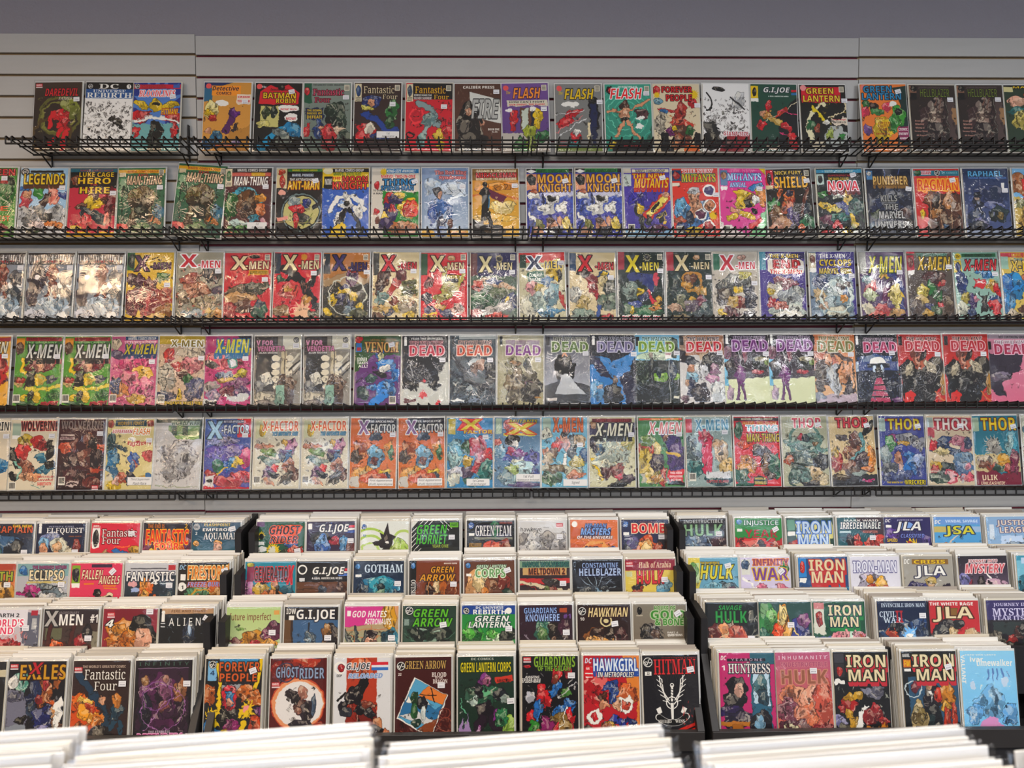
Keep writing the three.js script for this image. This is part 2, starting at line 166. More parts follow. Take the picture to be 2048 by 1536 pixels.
// ---------------------------------------------------------------- printed covers
// Each line: look | drawing commands on a 100 x 152 sheet. A line that starts with "=" repeats the print above it.
const PAL = { k: '#16130f', w: '#f0eee8', r: '#c42a36', y: '#e2c42c', o: '#dd7828', g: '#2f8a3c', b: '#2c58b0', s: '#d4a080', e: '#e6d9b8', n: '#6a4424' };
const COVERS = `
#R1
slanted red title over a red shape on dark olive swirls|B #4a3a30 #241e1e;O #6b6a38 7 55 75 42;O #85854a 4 52 78 34;E #8a9048 74 62 20 30 0;O #5a4a2c 8 40 120 40;K 70 0 10 100 130;S #8c8a50 30 10 20 80 120;E r 58 74 17 16 -20;E r 64 92 13 18 10;L r 9 44 66 34 84 36 98;L r 9 60 104 50 122 36 136;L r 9 70 104 68 125 62 150;K 20 30 60 50 80;M 9 6;T 58 22 72 17 r,#300 bi DAREDEVIL;T 66 36 30 6 w ri FATHER;s 90 39 -4
white ink sketch under a black and blue banner|B #f0eeea;R k 0 0 100 15;R #2c5a90 0 15 100 9;P #2c5a90 0 24 100 24 100 31 70 34 40 32 0 35;T 48 8.5 42 11 w s DC;T 50 20 70 7 w s UNIVERSE;T 50 29 96 11 w,#2c5a90 s REBIRTH;D 9 9 5.5;e w 91 9 5 5;T 91 9 3 5 k b 1;K 560 2 42 96 106;S k 40 4 50 92 90;E k 66 86 16 7 30;E k 58 78 10 4 -20;E k 74 96 12 5 10;E #f0eeea 66 88 6 3 10;K 60 30 60 60 60
red title over a yellow burst on blue and red|B #2f3f86;F #5f86c0 50 52 60 16;R #c03048 0 4 100 10;D 7 8 6;T 42 9 52 7 #e04a60,#511 b THE DEMON ANNUAL;R #4a68a8 84 4 14 8;T 50 24 78 14 #e2343c,#fff si BLOODLINES;E y 20 50 18 8 25;E y 78 50 20 8 -12;E y 48 52 13 16 0;E k 48 47 9 3 0;E r 16 76 24 14 0;E r 86 80 22 12 0;T 78 65 36 13 y,#a01818 bi HITMAN!;P w 0 84 44 76 60 76 100 88 100 92 58 82 40 82 0 90;R #7fb0b0 0 92 100 60;E r 8 110 10 14;E r 90 108 10 16;E k 50 112 20 26 0;E #39443c 50 140 16 22 0;L #d8d8d0 1.5 10 80 50 72 96 86;S #58a09a 40 0 90 100 60;K 50 0 90 100 60;s 84 32 -10
tan cover with an orange title plate and a purple coat shape|B #cf9d55;P #2c3a66 0 0 60 0 30 10 0 12;R #3b6f8c 0 12 18 30;R #f0a040 16 7 62 22;T 46 13 58 10 #2a2040 bi Detective;T 42 24 32 6 #2a2040 b COMICS;e #d66 9 8 6 6;R #e8d8c8 70 26 30 22;T 85 32 26 4 r b CRIME;T 85 41 27 5 r b TERROR;e w 38 46 15 7;E #ece0a0 16 60 14 22 0;E y 14 68 12 8 20;E #b03028 20 80 9 10 0;E s 12 105 12 8 -40;L #5c2c62 14 64 66 58 85 50 108;E #6a3080 66 68 10 10 0;L #3a3038 6 70 96 62 112 56 128;P #b88a48 34 150 60 110 100 95 100 152;E #2f6f8e 30 125 14 20 10;E #2f5f84 16 138 26 12 0;E #7a6a90 70 135 12 10;E #c87858 50 140 20 8;K 30 5 50 80 90;s 88 43
black cover with a red winged title plate over a blue drape|B #1c1a18;P #c8303c 10 20 20 12 32 4 45 10 55 10 70 3 82 12 95 22 92 48 8 48;T 52 15 40 6 k bi Detective Comics;E k 55 10 7 6 0;T 52 28 70 13 y,#300 b BATMAN;T 66 40 42 10 y,#300 b ROBIN;e #d66 8 8 6 6;T 18 9 10 5 #e8e8e8 b 15c;R #c9c486 12 52 40 46;E #3a4a30 24 68 9 14 0;E #2c3c34 40 66 8 14 0;E #d8cf88 18 92 14 8 0;e w 72 57 22 8;T 72 59 34 4 r b INSTANT DEATH;e w 78 78 15 9;T 78 80 20 6 r b NOW!;L #2f94b8 12 20 140 45 105 90 95 100 110;E #2a86b0 80 105 24 14 20;E #7f8a88 58 112 18 10 20;E #8f968c 66 128 20 9 -10;E #2f94b8 20 145 16 10;E k 50 146 22 8 0;K 60 0 50 100 100;s 78 20 -12;z 0.6
grey green cover with a pink title and a dark green mass|B #8d978f #6f7a72;R #2f5f4a 0 0 16 44;E #c84048 6 18 6 9 0;T 52 4 66 4 #303030 b THE GREATEST COMIC MAGAZINE;T 52 20 66 15 #d0607c,#501020 r Fantastic;T 40 38 34 11 #c04a68,#501020 r Four;A;E #24352c 68 72 20 30 8;E #2f4438 60 60 14 18 0;E #33483c 80 85 12 24 0;L #cfd5d0 2 40 120 60 96 80 110;E #e0c8b0 74 106 16 10 0;R #28304c 4 56 38 26;T 23 61 32 5 y b THE DISMAL;T 23 68 32 5 y b DREGS OF;T 23 76 32 7 y b DEFEAT!;E r 8 105 8 16 10;E #2c4a80 32 105 12 20 0;E s 40 100 6 6;E #c03840 52 122 17 26 0;E #a03038 56 138 14 16 0;E #3a4a40 90 125 14 20;K 80 0 45 100 105;s 90 33
brown cover with a cream title and a deep blue swirl|B #42302e;X #3c5a86;T 52 15 66 17 e,#201010 r Fantastic;T 76 31 32 10 e,#201010 r Four;A;E #243a78 38 40 22 16 0;E s 36 44 9 9 0;E #d8d070 28 56 16 5 10;L #2c4a8c 12 20 70 50 78 60 100 90 104;E #3a7a44 82 62 14 28 0;E #2f5a38 76 90 12 14;E r 26 106 22 16 10;E #e8e0d0 34 100 10 14 20;E r 14 125 14 18;E #2a3f7a 58 118 24 9 0;K 70 0 40 100 110;N 73 116 48 14 1st Appearance;s 82 48
red and black cover with a yellow title and a silver streak|B #c0283a;R k 14 0 86 36;X #4a5a6c;T 52 15 66 16 y,#402 r Fantastic;T 76 31 32 10 y,#402 r Four;T 36 27 38 4 w b WHERE SOARS THE;T 36 34 38 6 w,#300 b SILVER SURFER!;A;S k 50 10 40 90 60;O #e04850 5 24 75 15;O #b0283a 4 24 75 9;L #8ea0a0 12 26 44 50 54 62 70 68 94;E #7c9898 50 84 14 22 30;L #a8b8b4 8 46 100 36 120 30 145;E #8fb0ac 34 128 9 26 14;E y 72 116 11 16 0;E y 76 138 9 16 0;S k 40 60 50 40 60;E r 90 110 12 16;O k 4 10 116 6;K 60 0 40 100 110;s 82 53
brick brown cover with grey capitals on a white panel|B #5c4034;S #6e4c3c 60 0 0 100 150;S #4a3028 60 0 0 100 150;P #d8d8d2 32 18 98 36 100 90 34 76;T 66 57 60 44 #b8b8b4,#444 bi FIRE;T 52 8 68 6 w b CALIBER PRESS;E #2a221e 32 100 30 50 0;E #201a18 28 62 13 22 0;E #c89a80 30 64 7 10 0;E #c09078 58 88 7 9 0;L k 5 48 58 52 72 58 88;E #241c1a 40 135 34 26 0;T 84 103 24 5 w b BOOK ONE;T 86 109 12 3 w b $2.95;T 52 145 82 7 w b BRIAN MICHAEL BENDIS;s 90 19;z 0.3
purple cover with a slanted orange title and a doorway|B #7a5a94 #5c4278;T 54 22 60 24 #e89a4c,#401830 bi FLASH;T 14 20 10 7 y ri The;e #d66 9 10 6 6;A;R #d8d2c0 10 38 88 13;T 54 42 76 4 #333 b HOW CAN I FIGHT;T 54 48 76 4 r b OUR ENEMY, THE FLASH!;P #6a4a34 38 54 62 58 62 110 40 104;P #c8d0c4 42 60 56 56 56 100 42 104;P #22263c 62 64 72 62 74 100 62 104;R #bcb6ae 0 112 100 40;E r 26 76 10 18 0;E r 22 96 7 14 10;E y 78 72 11 14 0;E y 76 92 8 14 10;e w 16 60 8 5;e w 66 58 8 5;E #a8b040 58 108 14 16 0;E #3c7a40 40 140 18 20 0;E #2c6a40 84 120 18 14 0;E #8a9a3a 60 136 12 18;K 60 0 54 100 98;s 90 59;z 0.6
grey cover with a slanted yellow title|B #8c8c8a #7a7a78;T 52 23 64 24 y,#222 bi FLASH;T 12 20 10 7 y ri The;e #d66 9 10 6 6;A;e w 32 46 20 6;E r 38 66 22 10 -20;E r 22 86 22 10 -30;L #d88 2 0 110 30 92 60 74;L #ddd 2 0 70 30 66 60 62;L #ddd 2 4 118 40 96 66 78;L k 20 82 40 86 76 80 104;L #232c50 15 82 44 85 78 78 106;L e 6 72 88 70 108 74 128;L #28304c 9 84 106 84 122 82 140;E k 82 38 10 8 0;E r 44 120 13 12 0;E w 44 108 8 8 0;T 14 128 20 5 r b BARRY;T 16 137 20 5 r b ALLEN;E #4a8a8c 40 140 14 10;R #7a8a4a 0 142 100 10;K 40 0 50 100 100;s 96 42
teal rippled cover with a slanted red title|B #4fa08c #3f8878;O #6cc0a8 2 44 62 16;O #6cc0a8 2 44 64 26;O #7cc8b0 2 44 66 38;O #6cc0a8 2 44 68 50;O #58b09c 2 44 70 62;T 50 6 42 4 w b THE FASTEST MAN ALIVE;T 46 21 70 24 #d83a3c,#fff bi FLASH;E k 12 14 9 10 0;E r 12 14 5 6;A;E #5a3c34 42 48 10 12 0;E s 42 68 14 13 0;L s 5 32 62 16 58 4 62;L s 5 54 60 76 46 96 36;E k 42 80 10 4 0;L s 7 38 86 30 104 24 120;L s 7 48 86 58 104 70 120;E #6a4a4c 82 68 16 14 30;e w 76 77 9 5;e w 74 95 9 7;P #3a6a5c 80 152 100 90 100 152;R k 14 130 86 22;E y 14 138 10 9 0;T 56 141 36 7 r b KID FLASH;K 40 0 50 100 80;s 90 22
cream cover with a red block title and a red machine|B #dccfb4;T 52 12 66 13 #c8242c,#400 b FOREVER;T 56 31 56 14 #c8242c,#400 b PEOPLE;E r 8 13 9 9 0;F y 8 24 8 10;F y 88 24 12 14;E #7fa8b8 10 38 11 7 0;E r 86 44 10 10 0;E r 30 60 22 5 10;E #3c78a8 24 62 10 6 20;E #b8b0a0 14 90 14 24 0;E #b03a34 58 62 13 22 0;E #c04838 58 92 24 18 0;E #5a3a2c 58 108 26 14 0;E #78286c 34 108 9 12 0;E y 44 100 6 6;E #2f6a3a 78 104 10 10;L k 14 22 118 22 150;L k 12 94 118 94 150;E #8a4a34 58 130 20 16 0;E #d89a70 42 138 10 10;E #202020 32 148 12 7;R #d87838 64 140 34 12;K 110 5 45 92 105;S #c87840 30 30 60 60 80;s 95 49
untitled black ink sketch on white with a red corner|B #eceae8;K 330 4 30 92 110;S k 30 40 60 56 60;E #d8d8d8 78 36 14 22 20;L k 3 8 20 24 40 10 60;E k 34 12 14 5 10;L #333 3 60 30 76 44 90 58;E #333 18 108 16 24 -30;E k 14 130 20 20 0;K 120 0 70 60 80;K 90 50 50 50 60;P #8a2a34 34 152 40 128 70 108 100 116 100 152;E #5a1a22 52 136 14 10;T 70 112 54 9 #a01c2c,#fff b GIANT-SIZE;T 74 121 38 5 #a01c2c b ASTONISHING;U 86 142
dark green cover with a white title and tumbling red shapes|B #2c5648 #24483c;P #181c22 100 30 58 70 60 152 100 152;R y 0 4 16 28;E k 8 18 4 10 0;R w 0 32 16 8;T 56 14 60 15 w,#123 bi G.I.JOE;R #c02838 88 12 12 5;R #3c78a8 88 19 12 5;T 60 27 44 3 w b A REAL AMERICAN HERO;E r 38 50 6 16 12;E #c89048 34 70 14 10 20;E r 20 92 9 12 20;E s 24 66 6 6;L e 2 100 40 70 58 30 84;E #b84030 66 62 18 7 -40;E #d0b060 56 84 18 8 10;E r 76 96 16 6 30;L #d8487c 2 60 60 100 70;L #d8487c 2 60 110 100 124;E r 84 118 9 14 20;E r 90 138 10 10;K 40 0 40 100 110;R #c8b8a8 30 140 34 8
black cover with a red title plate and yellow letters|B #20201c;R #c8283c 3 5 86 36;T 44 14 60 13 #e6d050,#601 b GREEN;T 47 32 80 14 #e6d050,#601 b LANTERN;e #e8a0a0 8 7 7 7;A;L e 3 96 40 104 60 60 74;L #e6e0c0 10 50 44 24 60 14 92 20 126;L k 5 46 50 28 68 22 92;L #e0cc38 6 26 52 40 66 48 80;E w 54 86 9 7 0;E #2f6a44 22 92 9 12 0;E #9a5038 34 100 8 10 0;R #e4d8c8 66 76 34 16;T 83 80 28 4 r b The Strange;T 83 86 28 4 #333 b WORLD;e #b8bcb8 74 118 24 24;E #a8b860 62 112 9 12 0;E #3f8a48 84 120 10 8 0;e #d8cdb8 36 138 16 10;K 40 0 44 100 105;S #c8b048 14 40 40 60 60;s 96 37
orange cover with a blue title and a dark green wedge|B #e08848;P #1d3a36 70 8 100 4 100 152 72 152 80 100 92 60;T 38 11 62 15 #3c90b8,#123 b GREEN;T 46 27 86 15 #3c90b8,#123 b LANTERN;e #d88 7 7 6 6;E #3f7a44 12 46 9 9 0;E #3a2420 28 52 9 12 0;E #4a8a50 34 62 14 9 0;E #d85068 56 52 10 12 0;E #d85068 8 62 8 12;e w 70 44 8 6;E #4d9a44 80 70 14 24 0;E k 80 60 8 8;L y 24 44 84 44 120;E y 44 102 20 34 0;T 44 78 26 3 #a04018 b AND SO;T 48 88 26 6 #a05818 b GREEN;T 48 95 26 6 #a05818 b LANTERN;T 48 102 26 6 #a05818 b OF EARTH;T 44 112 30 4 #a04018 b MEETS A;E #3c8a44 68 92 11 22 0;E #7a5a90 12 102 10 14;R #8a2c5c 78 96 24 34 -8;T 88 102 20 6 w b COSMIC;T 88 112 20 6 w b ENEMY;T 88 122 20 5 w b NUMBER;E #c87848 20 140 26 12;E #d08858 76 144 24 10;K 50 0 42 100 110;s 82 17 -14
murky brown cover with a scratchy green title, beside the orange one|B #3f3430 #2c2624;R #8a6a58 0 2 16 26;E k 10 8 7 7;R k 2 18 14 16;T 54 6 66 4 k,#877 b JOHN CONSTANTINE;T 56 18 64 18 #7c8a3c,#221 n HELLBLAZER;E #4a3838 50 70 34 44 0;L #8a6a5c 2 60 30 52 60 44 84;L #7a5c50 2 70 30 60 60 56 90;E #9a8478 52 72 15 20 20;E #6a5850 64 66 9 14 10;E #b8a898 46 84 6 12 14;E #33282a 48 110 30 26 0;R #5a4c4a 82 36 14 110;R #a08060 92 54 8 34;L #98948c 1 80 32 80 110;T 18 82 20 4 #d8a898 s From the;T 18 90 20 4 #d8a898 s Master;T 18 98 20 4 #d8a898 s World of;T 20 106 28 4 #d8a898 s Swamp Thing;T 20 116 22 4 #d8a898 s 40 Pages;K 70 0 30 100 110;S #6a5048 60 10 40 90 100;T 56 146 48 4 #b0a8a0 r Jamie Delano and John Ridgway;s 88 34
=further of the two murky brown covers with scratchy green titles
green and yellow picture cut off by the frame edge|B #3a4a3c;R k 0 0 100 9;T 56 5 70 5 y b MARVEL;R #d8d0a0 0 4 20 12;E #d87048 70 24 30 14;E #e8b8a0 28 38 26 12 0;E #3f7a78 30 60 28 10;E #cfc070 40 84 26 26 0;E #5a7a3a 70 100 30 40 0;E y 60 124 20 16;K 60 0 20 100 130
#R2
green cover cut off by the frame edge|B #4a8a3c #5a9440;T 60 10 70 14 r,#400 b GREEN;R #c8b078 70 4 28 14;E #2a3424 80 40 16 20 0;E #b03a34 72 32 8 8;E #2c6a30 60 60 40 30;T 50 90 70 10 #d06030 b THE;T 50 112 80 12 #d06030 b DEADLIEST;E #7a3030 60 134 30 14;E #e0b040 50 148 30 8;K 30 40 20 60 120;s 74 24
pale blue cover with a yellow stretched title and grey faces|B #a9c8de;e k 9 8 9 9;D 9 8 7;R k 20 5 70 5;T 50 24 86 24 y,#222,#5a3a10 b LEGENDS;R #a03838 24 38 58 6;E #c84858 14 70 14 20 0;E s 16 56 9 11 0;E #4a9a4c 40 54 13 14 0;E #3a78b8 10 46 12 6;E #e08878 70 62 15 26 0;E #4a2c2c 56 70 8 22 20;E #2c4c98 98 60 16 10 0;R #c8c8c8 0 90 100 62;E #b8b8b8 18 96 15 14 0;E #989898 44 94 12 16 0;E #404040 60 110 14 14;E #bcbcbc 82 98 12 20 0;E #888 28 116 18 14;E #d8c8c8 50 126 24 9;K 130 0 84 100 66;E #d88848 70 122 14 6;E #2c4a30 36 140 20 6;E #d88848 88 130 10 8;s 91 44
red and black cover with a tall yellow title and a yellow shirt|B #b8304a;R k 0 0 100 44;R #2c6a78 0 1 100 8;T 56 5 70 5 #a03040 b MARVEL COMICS GROUP;T 56 14 74 10 y,#310 b LUKE CAGE;T 52 28 70 14 y,#310 b HERO;T 52 37 14 4 r b FOR;T 54 49 64 15 y,#310 b HIRE;E #7a4028 12 26 11 12 0;E y 52 78 24 16 0;E #5a3424 56 60 8 9 0;E #6a3c28 80 74 14 7 20;E #6a3c28 26 84 14 7 -30;E #22303c 46 102 26 12 20;E #1f4048 68 112 9 18 -20;E #d03040 38 122 16 20 0;E y 18 134 12 6 20;E #701828 90 80 14 40 0;E #e89080 82 110 8 14 0;R #e8c030 0 142 100 10;K 80 0 44 100 100;s 94 56
green swamp cover with a yellow banner, the nearer to the red and black one|B #4c7a58 #3a5c4c;R #e8b838 0 4 100 8;T 52 8 66 5 #a84018 b MARVEL COMICS GROUP;A;R #d8c8a8 2 10 14 10;T 52 16 22 6 #c84038 b THE;T 56 27 76 20 #d8c0a0,#402018 bi MAN-THING;E #5a8a64 10 50 14 30 0;E #6a5a34 54 64 30 22 0;E #4a3f2a 50 84 26 24 0;E #7a6838 42 58 12 10;E #6a5434 70 106 10 26 -8;E #5c4a30 34 108 9 24 8;E #2a3428 52 100 16 14;E #48788c 86 100 16 18 0;E #c07838 82 118 14 6 20;E #5a7a48 50 132 24 10 0;E #d04a44 14 132 14 9 0;L #2a4030 3 84 50 80 90 76 130;L #2a4030 3 12 40 8 80 16 120;K 110 0 36 100 110;S #8a9a68 50 20 50 60 90;w .7;s 90 44
=the tilted one of the two green swamp covers, in a taller board
dark swamp cover with a white title and a turquoise splash|B #5a3434;R #1c1c1c 0 0 100 9;T 58 5 64 6 w b MARVEL COMICS GROUP;R #c86858 2 10 96 8;R #d8b030 56 10 30 8;T 56 29 74 20 w,#301818 bi MAN-THING;X #4a7a4a;E #58a8b8 38 64 36 22 0;E #4fa0b0 60 86 20 40 0;E #6a4a2a 46 78 26 26 0;E #50381f 52 92 20 16;E #2f6a34 14 82 15 34 0;E #e0a038 78 66 13 9 -30;E #d08050 78 94 12 16 0;E #c8d8d0 30 122 24 8;E #4a8a44 30 136 34 8 0;E #b05848 16 146 18 5;E #c898a0 86 120 9 10;K 100 0 40 100 110;S #8a6038 40 24 54 46 50;N 72 128 42 14 1st Appearance;s 88 42
black cover with a yellow title over a round lens shape|B #2c2420;R #3c7a38 24 1 76 6;T 60 4 54 4 y b MARVEL COMICS GROUP;R #d8c8a0 0 0 22 44;E #c85030 10 8 8 7;E #b84030 12 30 6 14;T 56 15 46 6 w,#2c4a78 b MARVEL PREMIERE;T 56 25 58 6 w bi THE ASTONISHING;T 58 38 68 18 y,#a05020 b ANT-MAN;O k 8 54 98 42;e #c8c088 54 98 38 36;O #7a8a88 3 54 98 41;E #9aa8a8 40 76 14 14 0;E r 46 92 18 10 0;E #404440 56 112 22 14 20;E r 44 116 6 18 0;E #2c3a78 66 78 9 10;P k 76 86 100 66 100 78 80 94;e #e8b0a0 12 54 8 6;R #e0a090 4 110 22 9 -10;R #c8b878 0 120 100 1;K 80 10 60 84 84;L #8a9048 2 60 130 80 100;s 84 28 -14;z 0.45
blue cover with a yellow and red title and a white cloak shape|B #3f66b0;R y 0 0 100 44;R k 22 1 78 8;T 58 5 62 6 w b MARVEL COMICS GROUP;e #e8e0c0 12 6 11 7;T 54 13 60 7 #3a7a38 b MARVEL SPOTLIGHT;T 30 22 18 6 r b THE;T 70 24 54 12 #d04838,#400 b MOON;T 60 39 76 16 #d04838,#400 b KNIGHT;R k 4 18 18 28;T 13 30 14 14 w b NOW!;L w 10 16 96 30 66 56 60 80 70 92 94;E w 52 62 9 9 0;E w 52 80 15 14 0;E k 52 78 8 6;E w 40 110 9 20 30;L k 10 48 94 40 114 30 138;L k 10 60 94 74 112 82 140;E w 78 96 9 18 -20;P y 18 140 40 118 56 128 50 152 14 152;W 60 0 48 100 100;K 50 0 48 100 100;S #8fb0e0 40 0 50 100 100
white striped cover with blue letters beside a red green and yellow scene|B #dcd4c8;R #2f78a8 30 1 70 10;T 62 6 62 7 w bi KING-SIZE ANNUAL!;F y 24 8 9 10;T 56 18 74 7 r b MARVEL TWO-IN-ONE;T 58 31 70 14 #2f88b8,#123 b THING;T 54 44 70 10 #2f88b8,#123 b SPIDER-MAN;E r 10 38 7 9 0;R #2f8a3c 24 52 76 100;T 12 50 20 4 #333 b TO DUEL;T 12 56 20 4 #333 b A MAD;E y 52 64 16 12;E r 36 66 10 14 20;E y 80 90 22 26 0;E #d84838 82 92 17 20 0;E #3c2c68 42 96 17 22 0;E #3a3060 48 70 16 10 20;E r 44 90 7 9;E y 30 112 10 14;E #b87848 66 134 34 16 0;E #402c5c 30 126 14 16 0;E r 8 96 6 8;E #7a4a3c 12 116 7 8;K 80 24 50 76 100;S #d8b838 30 24 50 70 60;s 92 30 -20
misty blue cover with a pink rune title and a yellow foot|B #7d92b0 #a9b6c4;T 62 11 68 12 #e8a0a0,#844 s The Red King;T 66 22 58 10 #e8a0a0,#844 s Syndrome;E #c8d4e0 70 46 30 18 -10;E #b8c8d8 24 40 20 20;L #dfe6ea 3 20 110 50 70 96 60;E #2c303c 34 54 8 11 0;E s 40 60 5 7;E #4f78b0 36 88 22 22 0;E #4068a0 60 98 8 22 0;E #3a60a0 22 106 8 20 0;E #6a4030 62 122 6 10;E #38405c 42 122 12 14;E #3f68a8 40 142 14 14;R #d8b040 0 138 28 14;R #d8b040 54 138 46 14;T 76 144 40 6 #903030 b BOOK TWO;W 30 0 30 100 100;w .8;s 88 42
golden sky cover with a red title and a caped dark silhouette|B #c8903c #e0b84c;R #8a6a34 0 0 100 26;T 52 5 86 6 e b GAIMAN & BUCKINGHAM;T 52 14 88 11 #d83828,#501 b MIRACLEMAN;T 52 23 88 5 e b BOOK FOUR: THE GOLDEN AGE;E #e8a038 60 40 50 10 -6;E #f0d890 66 86 34 14 0;E #e8c060 40 110 50 10;L #c87828 4 0 60 40 50 100 70;P #6a2a48 30 42 60 58 74 62 66 76 48 70 34 56;L k 13 27 48 28 76 26 110;E k 27 36 5 6 0;E k 27 54 11 12 0;L k 6 23 84 22 104 20 126;L k 6 30 84 36 104 40 128;L #2f78a0 3 36 60 36 88;P k 0 112 20 124 60 126 72 140 60 152 0 152;E #5a4a34 46 140 26 8 0;S #f0e0a0 30 0 60 100 60;s 92 39;z 0.4
purple cover with a gold title over white, nearer the rack joint|B #40489a;R k 0 0 100 9;R #2f8a48 20 0 72 9;T 56 5 66 7 k b MARVEL COMICS GROUP;P w 10 1 22 6 10 11 -2 6;R #d8a080 0 12 22 36;E k 10 26 9 13 0;T 60 22 72 20 #e0b050,#5a3020 b MOON;T 62 43 72 18 #e0b050,#5a3020 b KNIGHT;E #c8c8e0 60 62 50 12 0;E w 48 90 42 28 0;E #4a60b0 20 92 18 40 20;O #4a60b0 8 82 88 20;E w 56 70 16 11 0;E k 54 66 9 5;E w 36 88 14 10 0;E w 74 92 12 14 0;E #b06040 14 54 12 8 0;E w 14 60 14 7;E #4a4aa0 50 118 44 20 0;L w 5 4 100 20 120 30 150;E s 52 124 11 14 0;E #5a4030 50 116 9 7;E s 72 118 8 12;E #e8d060 86 126 10 18 0;E #8a8a40 26 128 10 14 0;E s 20 142 16 10;E #3c3c48 60 140 16 12;K 90 0 60 100 90;W 40 0 50 100 70;w .9;s 84 28 -14
=purple cover with a gold title over white, farther from the rack joint
violet cover with a tall orange title and a flaming oval|B #5a48a0 #4a3c8c;R #d8d0c0 0 0 16 10;R #e8e0c8 18 2 80 7;T 58 5.5 64 6 #333 b MARVEL COMICS GROUP;R #c8d0c8 0 12 16 28;K 12 0 12 16 28;T 54 17 70 11 y,#b03020 b THE NEW;T 60 33 76 22 y,#b03020,#b03020 bi MUTANTS;E #40389a 28 66 19 22 0;K 20 12 46 32 40;L #c84838 22 50 104 70 84 90 64;L #e8d878 13 54 100 70 84 88 66;L k 7 60 94 72 80;E s 88 60 8 9 0;E k 30 98 9 16 0;E y 34 92 7 12;E k 36 124 6 18;E k 80 108 10 14 20;L y 2 70 116 84 94 92 96 86 126;E k 50 116 6 10;E #7a2c44 72 134 22 10 0;R #8fb0c8 0 136 100 16;E #5a2c48 60 136 24 9;U 6 124;K 50 0 50 100 100;S #9a88d8 30 0 50 100 90;s 84 22 -12
red cover with a yellow green title and round portrait insets|B #cf4636;R #2c4a6a 0 4 20 24;E #b03030 9 16 8 10;T 56 6 68 8 #d04838,#fff s THE NEW;T 58 21 74 18 y,#1f6a5a s MUTANTS;R #e8e0d0 0 32 16 8;E #5a88b8 50 100 30 34 0;E s 46 66 14 20 0;E #c8c8c8 46 50 14 9 0;E s 46 92 18 18 0;E #6aa0c8 18 92 18 26 0;E #7ab8d8 18 78 10 14;E #2c3448 36 112 10 16;e w 80 50 14 14;E #4a3a78 80 50 11 11;e w 80 84 14 14;E #c88a68 80 84 11 11;e w 60 104 13 13;E #6a3a58 60 104 10 10;e w 76 130 14 14;E #b03838 76 130 11 11;E #b05838 14 118 14 10;E #3a4a78 18 134 14 14;F y 86 106 11 14;U 6 128;E y 46 138 20 8 0;E #d8b070 46 148 22 5;K 90 0 40 100 110;s 94 60;z 0.4
hot pink cover with a blue white title and tumbling yellow shapes|B #d84894 #cf5a98;P #e8dcd8 0 120 40 140 60 152 0 152;P #8fc898 60 152 100 86 100 152;T 50 5 54 7 #e890b8 s THE NEW;T 54 19 74 16 #c8e4f4,#2a5a98 s MUTANTS;T 40 37 36 10 #c8e4f4,#2a5a98 s ANNUAL;R #6a88a8 2 4 15 34;E #c89a78 9 16 6 9;R w 2 40 15 8;E y 60 64 26 14 20;E k 56 78 16 7 20;E #4a88b8 78 42 18 8 -20;E y 44 76 9 16 0;E #7a4a30 70 66 12 7;E s 34 96 16 6 20;E y 26 108 14 6 -20;E w 78 70 9 10;E k 74 96 10 6 30;E y 58 104 20 6 20;P #c83838 58 130 84 108 92 118 64 144;E y 88 54 12 10;E #e8a058 92 66 8 20;P y 86 0 100 0 100 14;K 100 16 36 80 100;U 6 128;s 86 46
black cover with a tall yellow title over an orange suited shape|B #2c241e;R #c83848 0 2 18 40;E k 9 22 5 14 0;R #d8c8a0 0 36 16 8;T 52 9 60 9 y b NICK FURY,;T 56 30 74 26 #e8b830,#3a2a10 b SHIELD;A;E #d87838 50 66 13 18 0;E #403a50 52 54 8 9 0;E #b84a28 54 74 9 9;E #d87838 30 50 5 20 14;E #704030 82 74 6 34 18;E #3f8a48 10 84 16 20 0;E #8a6848 20 100 16 20;E #c8704a 44 88 16 14;E #5a4a80 46 112 10 26 20;E #4c3c6c 64 114 9 26 -24;E #2c3a48 88 92 9 20;E #3c7a58 88 122 22 16 0;E #b08058 30 120 20 18;E #d87838 72 134 8 10;E #d8a088 16 132 18 10 0;K 120 0 46 100 105;S #8a7048 30 0 70 100 80;s 90 28 -8
dark teal cover with a blue banner and jagged pink letters|B #22282a;R #4a9ab8 0 2 100 8;T 50 6 62 6 #c8d8d0 b MARVEL COMICS GROUP;R #c8d8d0 0 12 16 24;E k 8 24 5 9;T 52 16 54 4 r b SUPERSPECIAL;T 48 23 46 6 y,#222 bi THE MAN CALLED;T 58 39 68 22 #d84858,#fff,#601 b NOVA;E #4a8a48 12 58 13 8 0;R #d8d8c8 32 58 40 10 -14;T 52 63 34 5 #333 b ORIGIN!;E #c8a038 62 56 14 8 20;E #3c4a88 48 86 22 12 -16;E #d8b838 22 86 20 8 10;E #d0b040 66 70 12 12;E #e8d868 36 92 14 6;E #4a68a0 70 100 18 9 30;E y 76 120 8 20 -20;E #2f5a54 84 88 18 20;E #3a7a70 40 110 30 10;E #6a2c48 18 116 14 14;E r 40 128 9 12;R #c8c8c0 0 134 100 18;E y 60 140 12 8;E r 20 142 16 6;K 110 0 60 100 90;S #5a8a58 40 0 60 100 80;w 1.5;s 80 15 -16
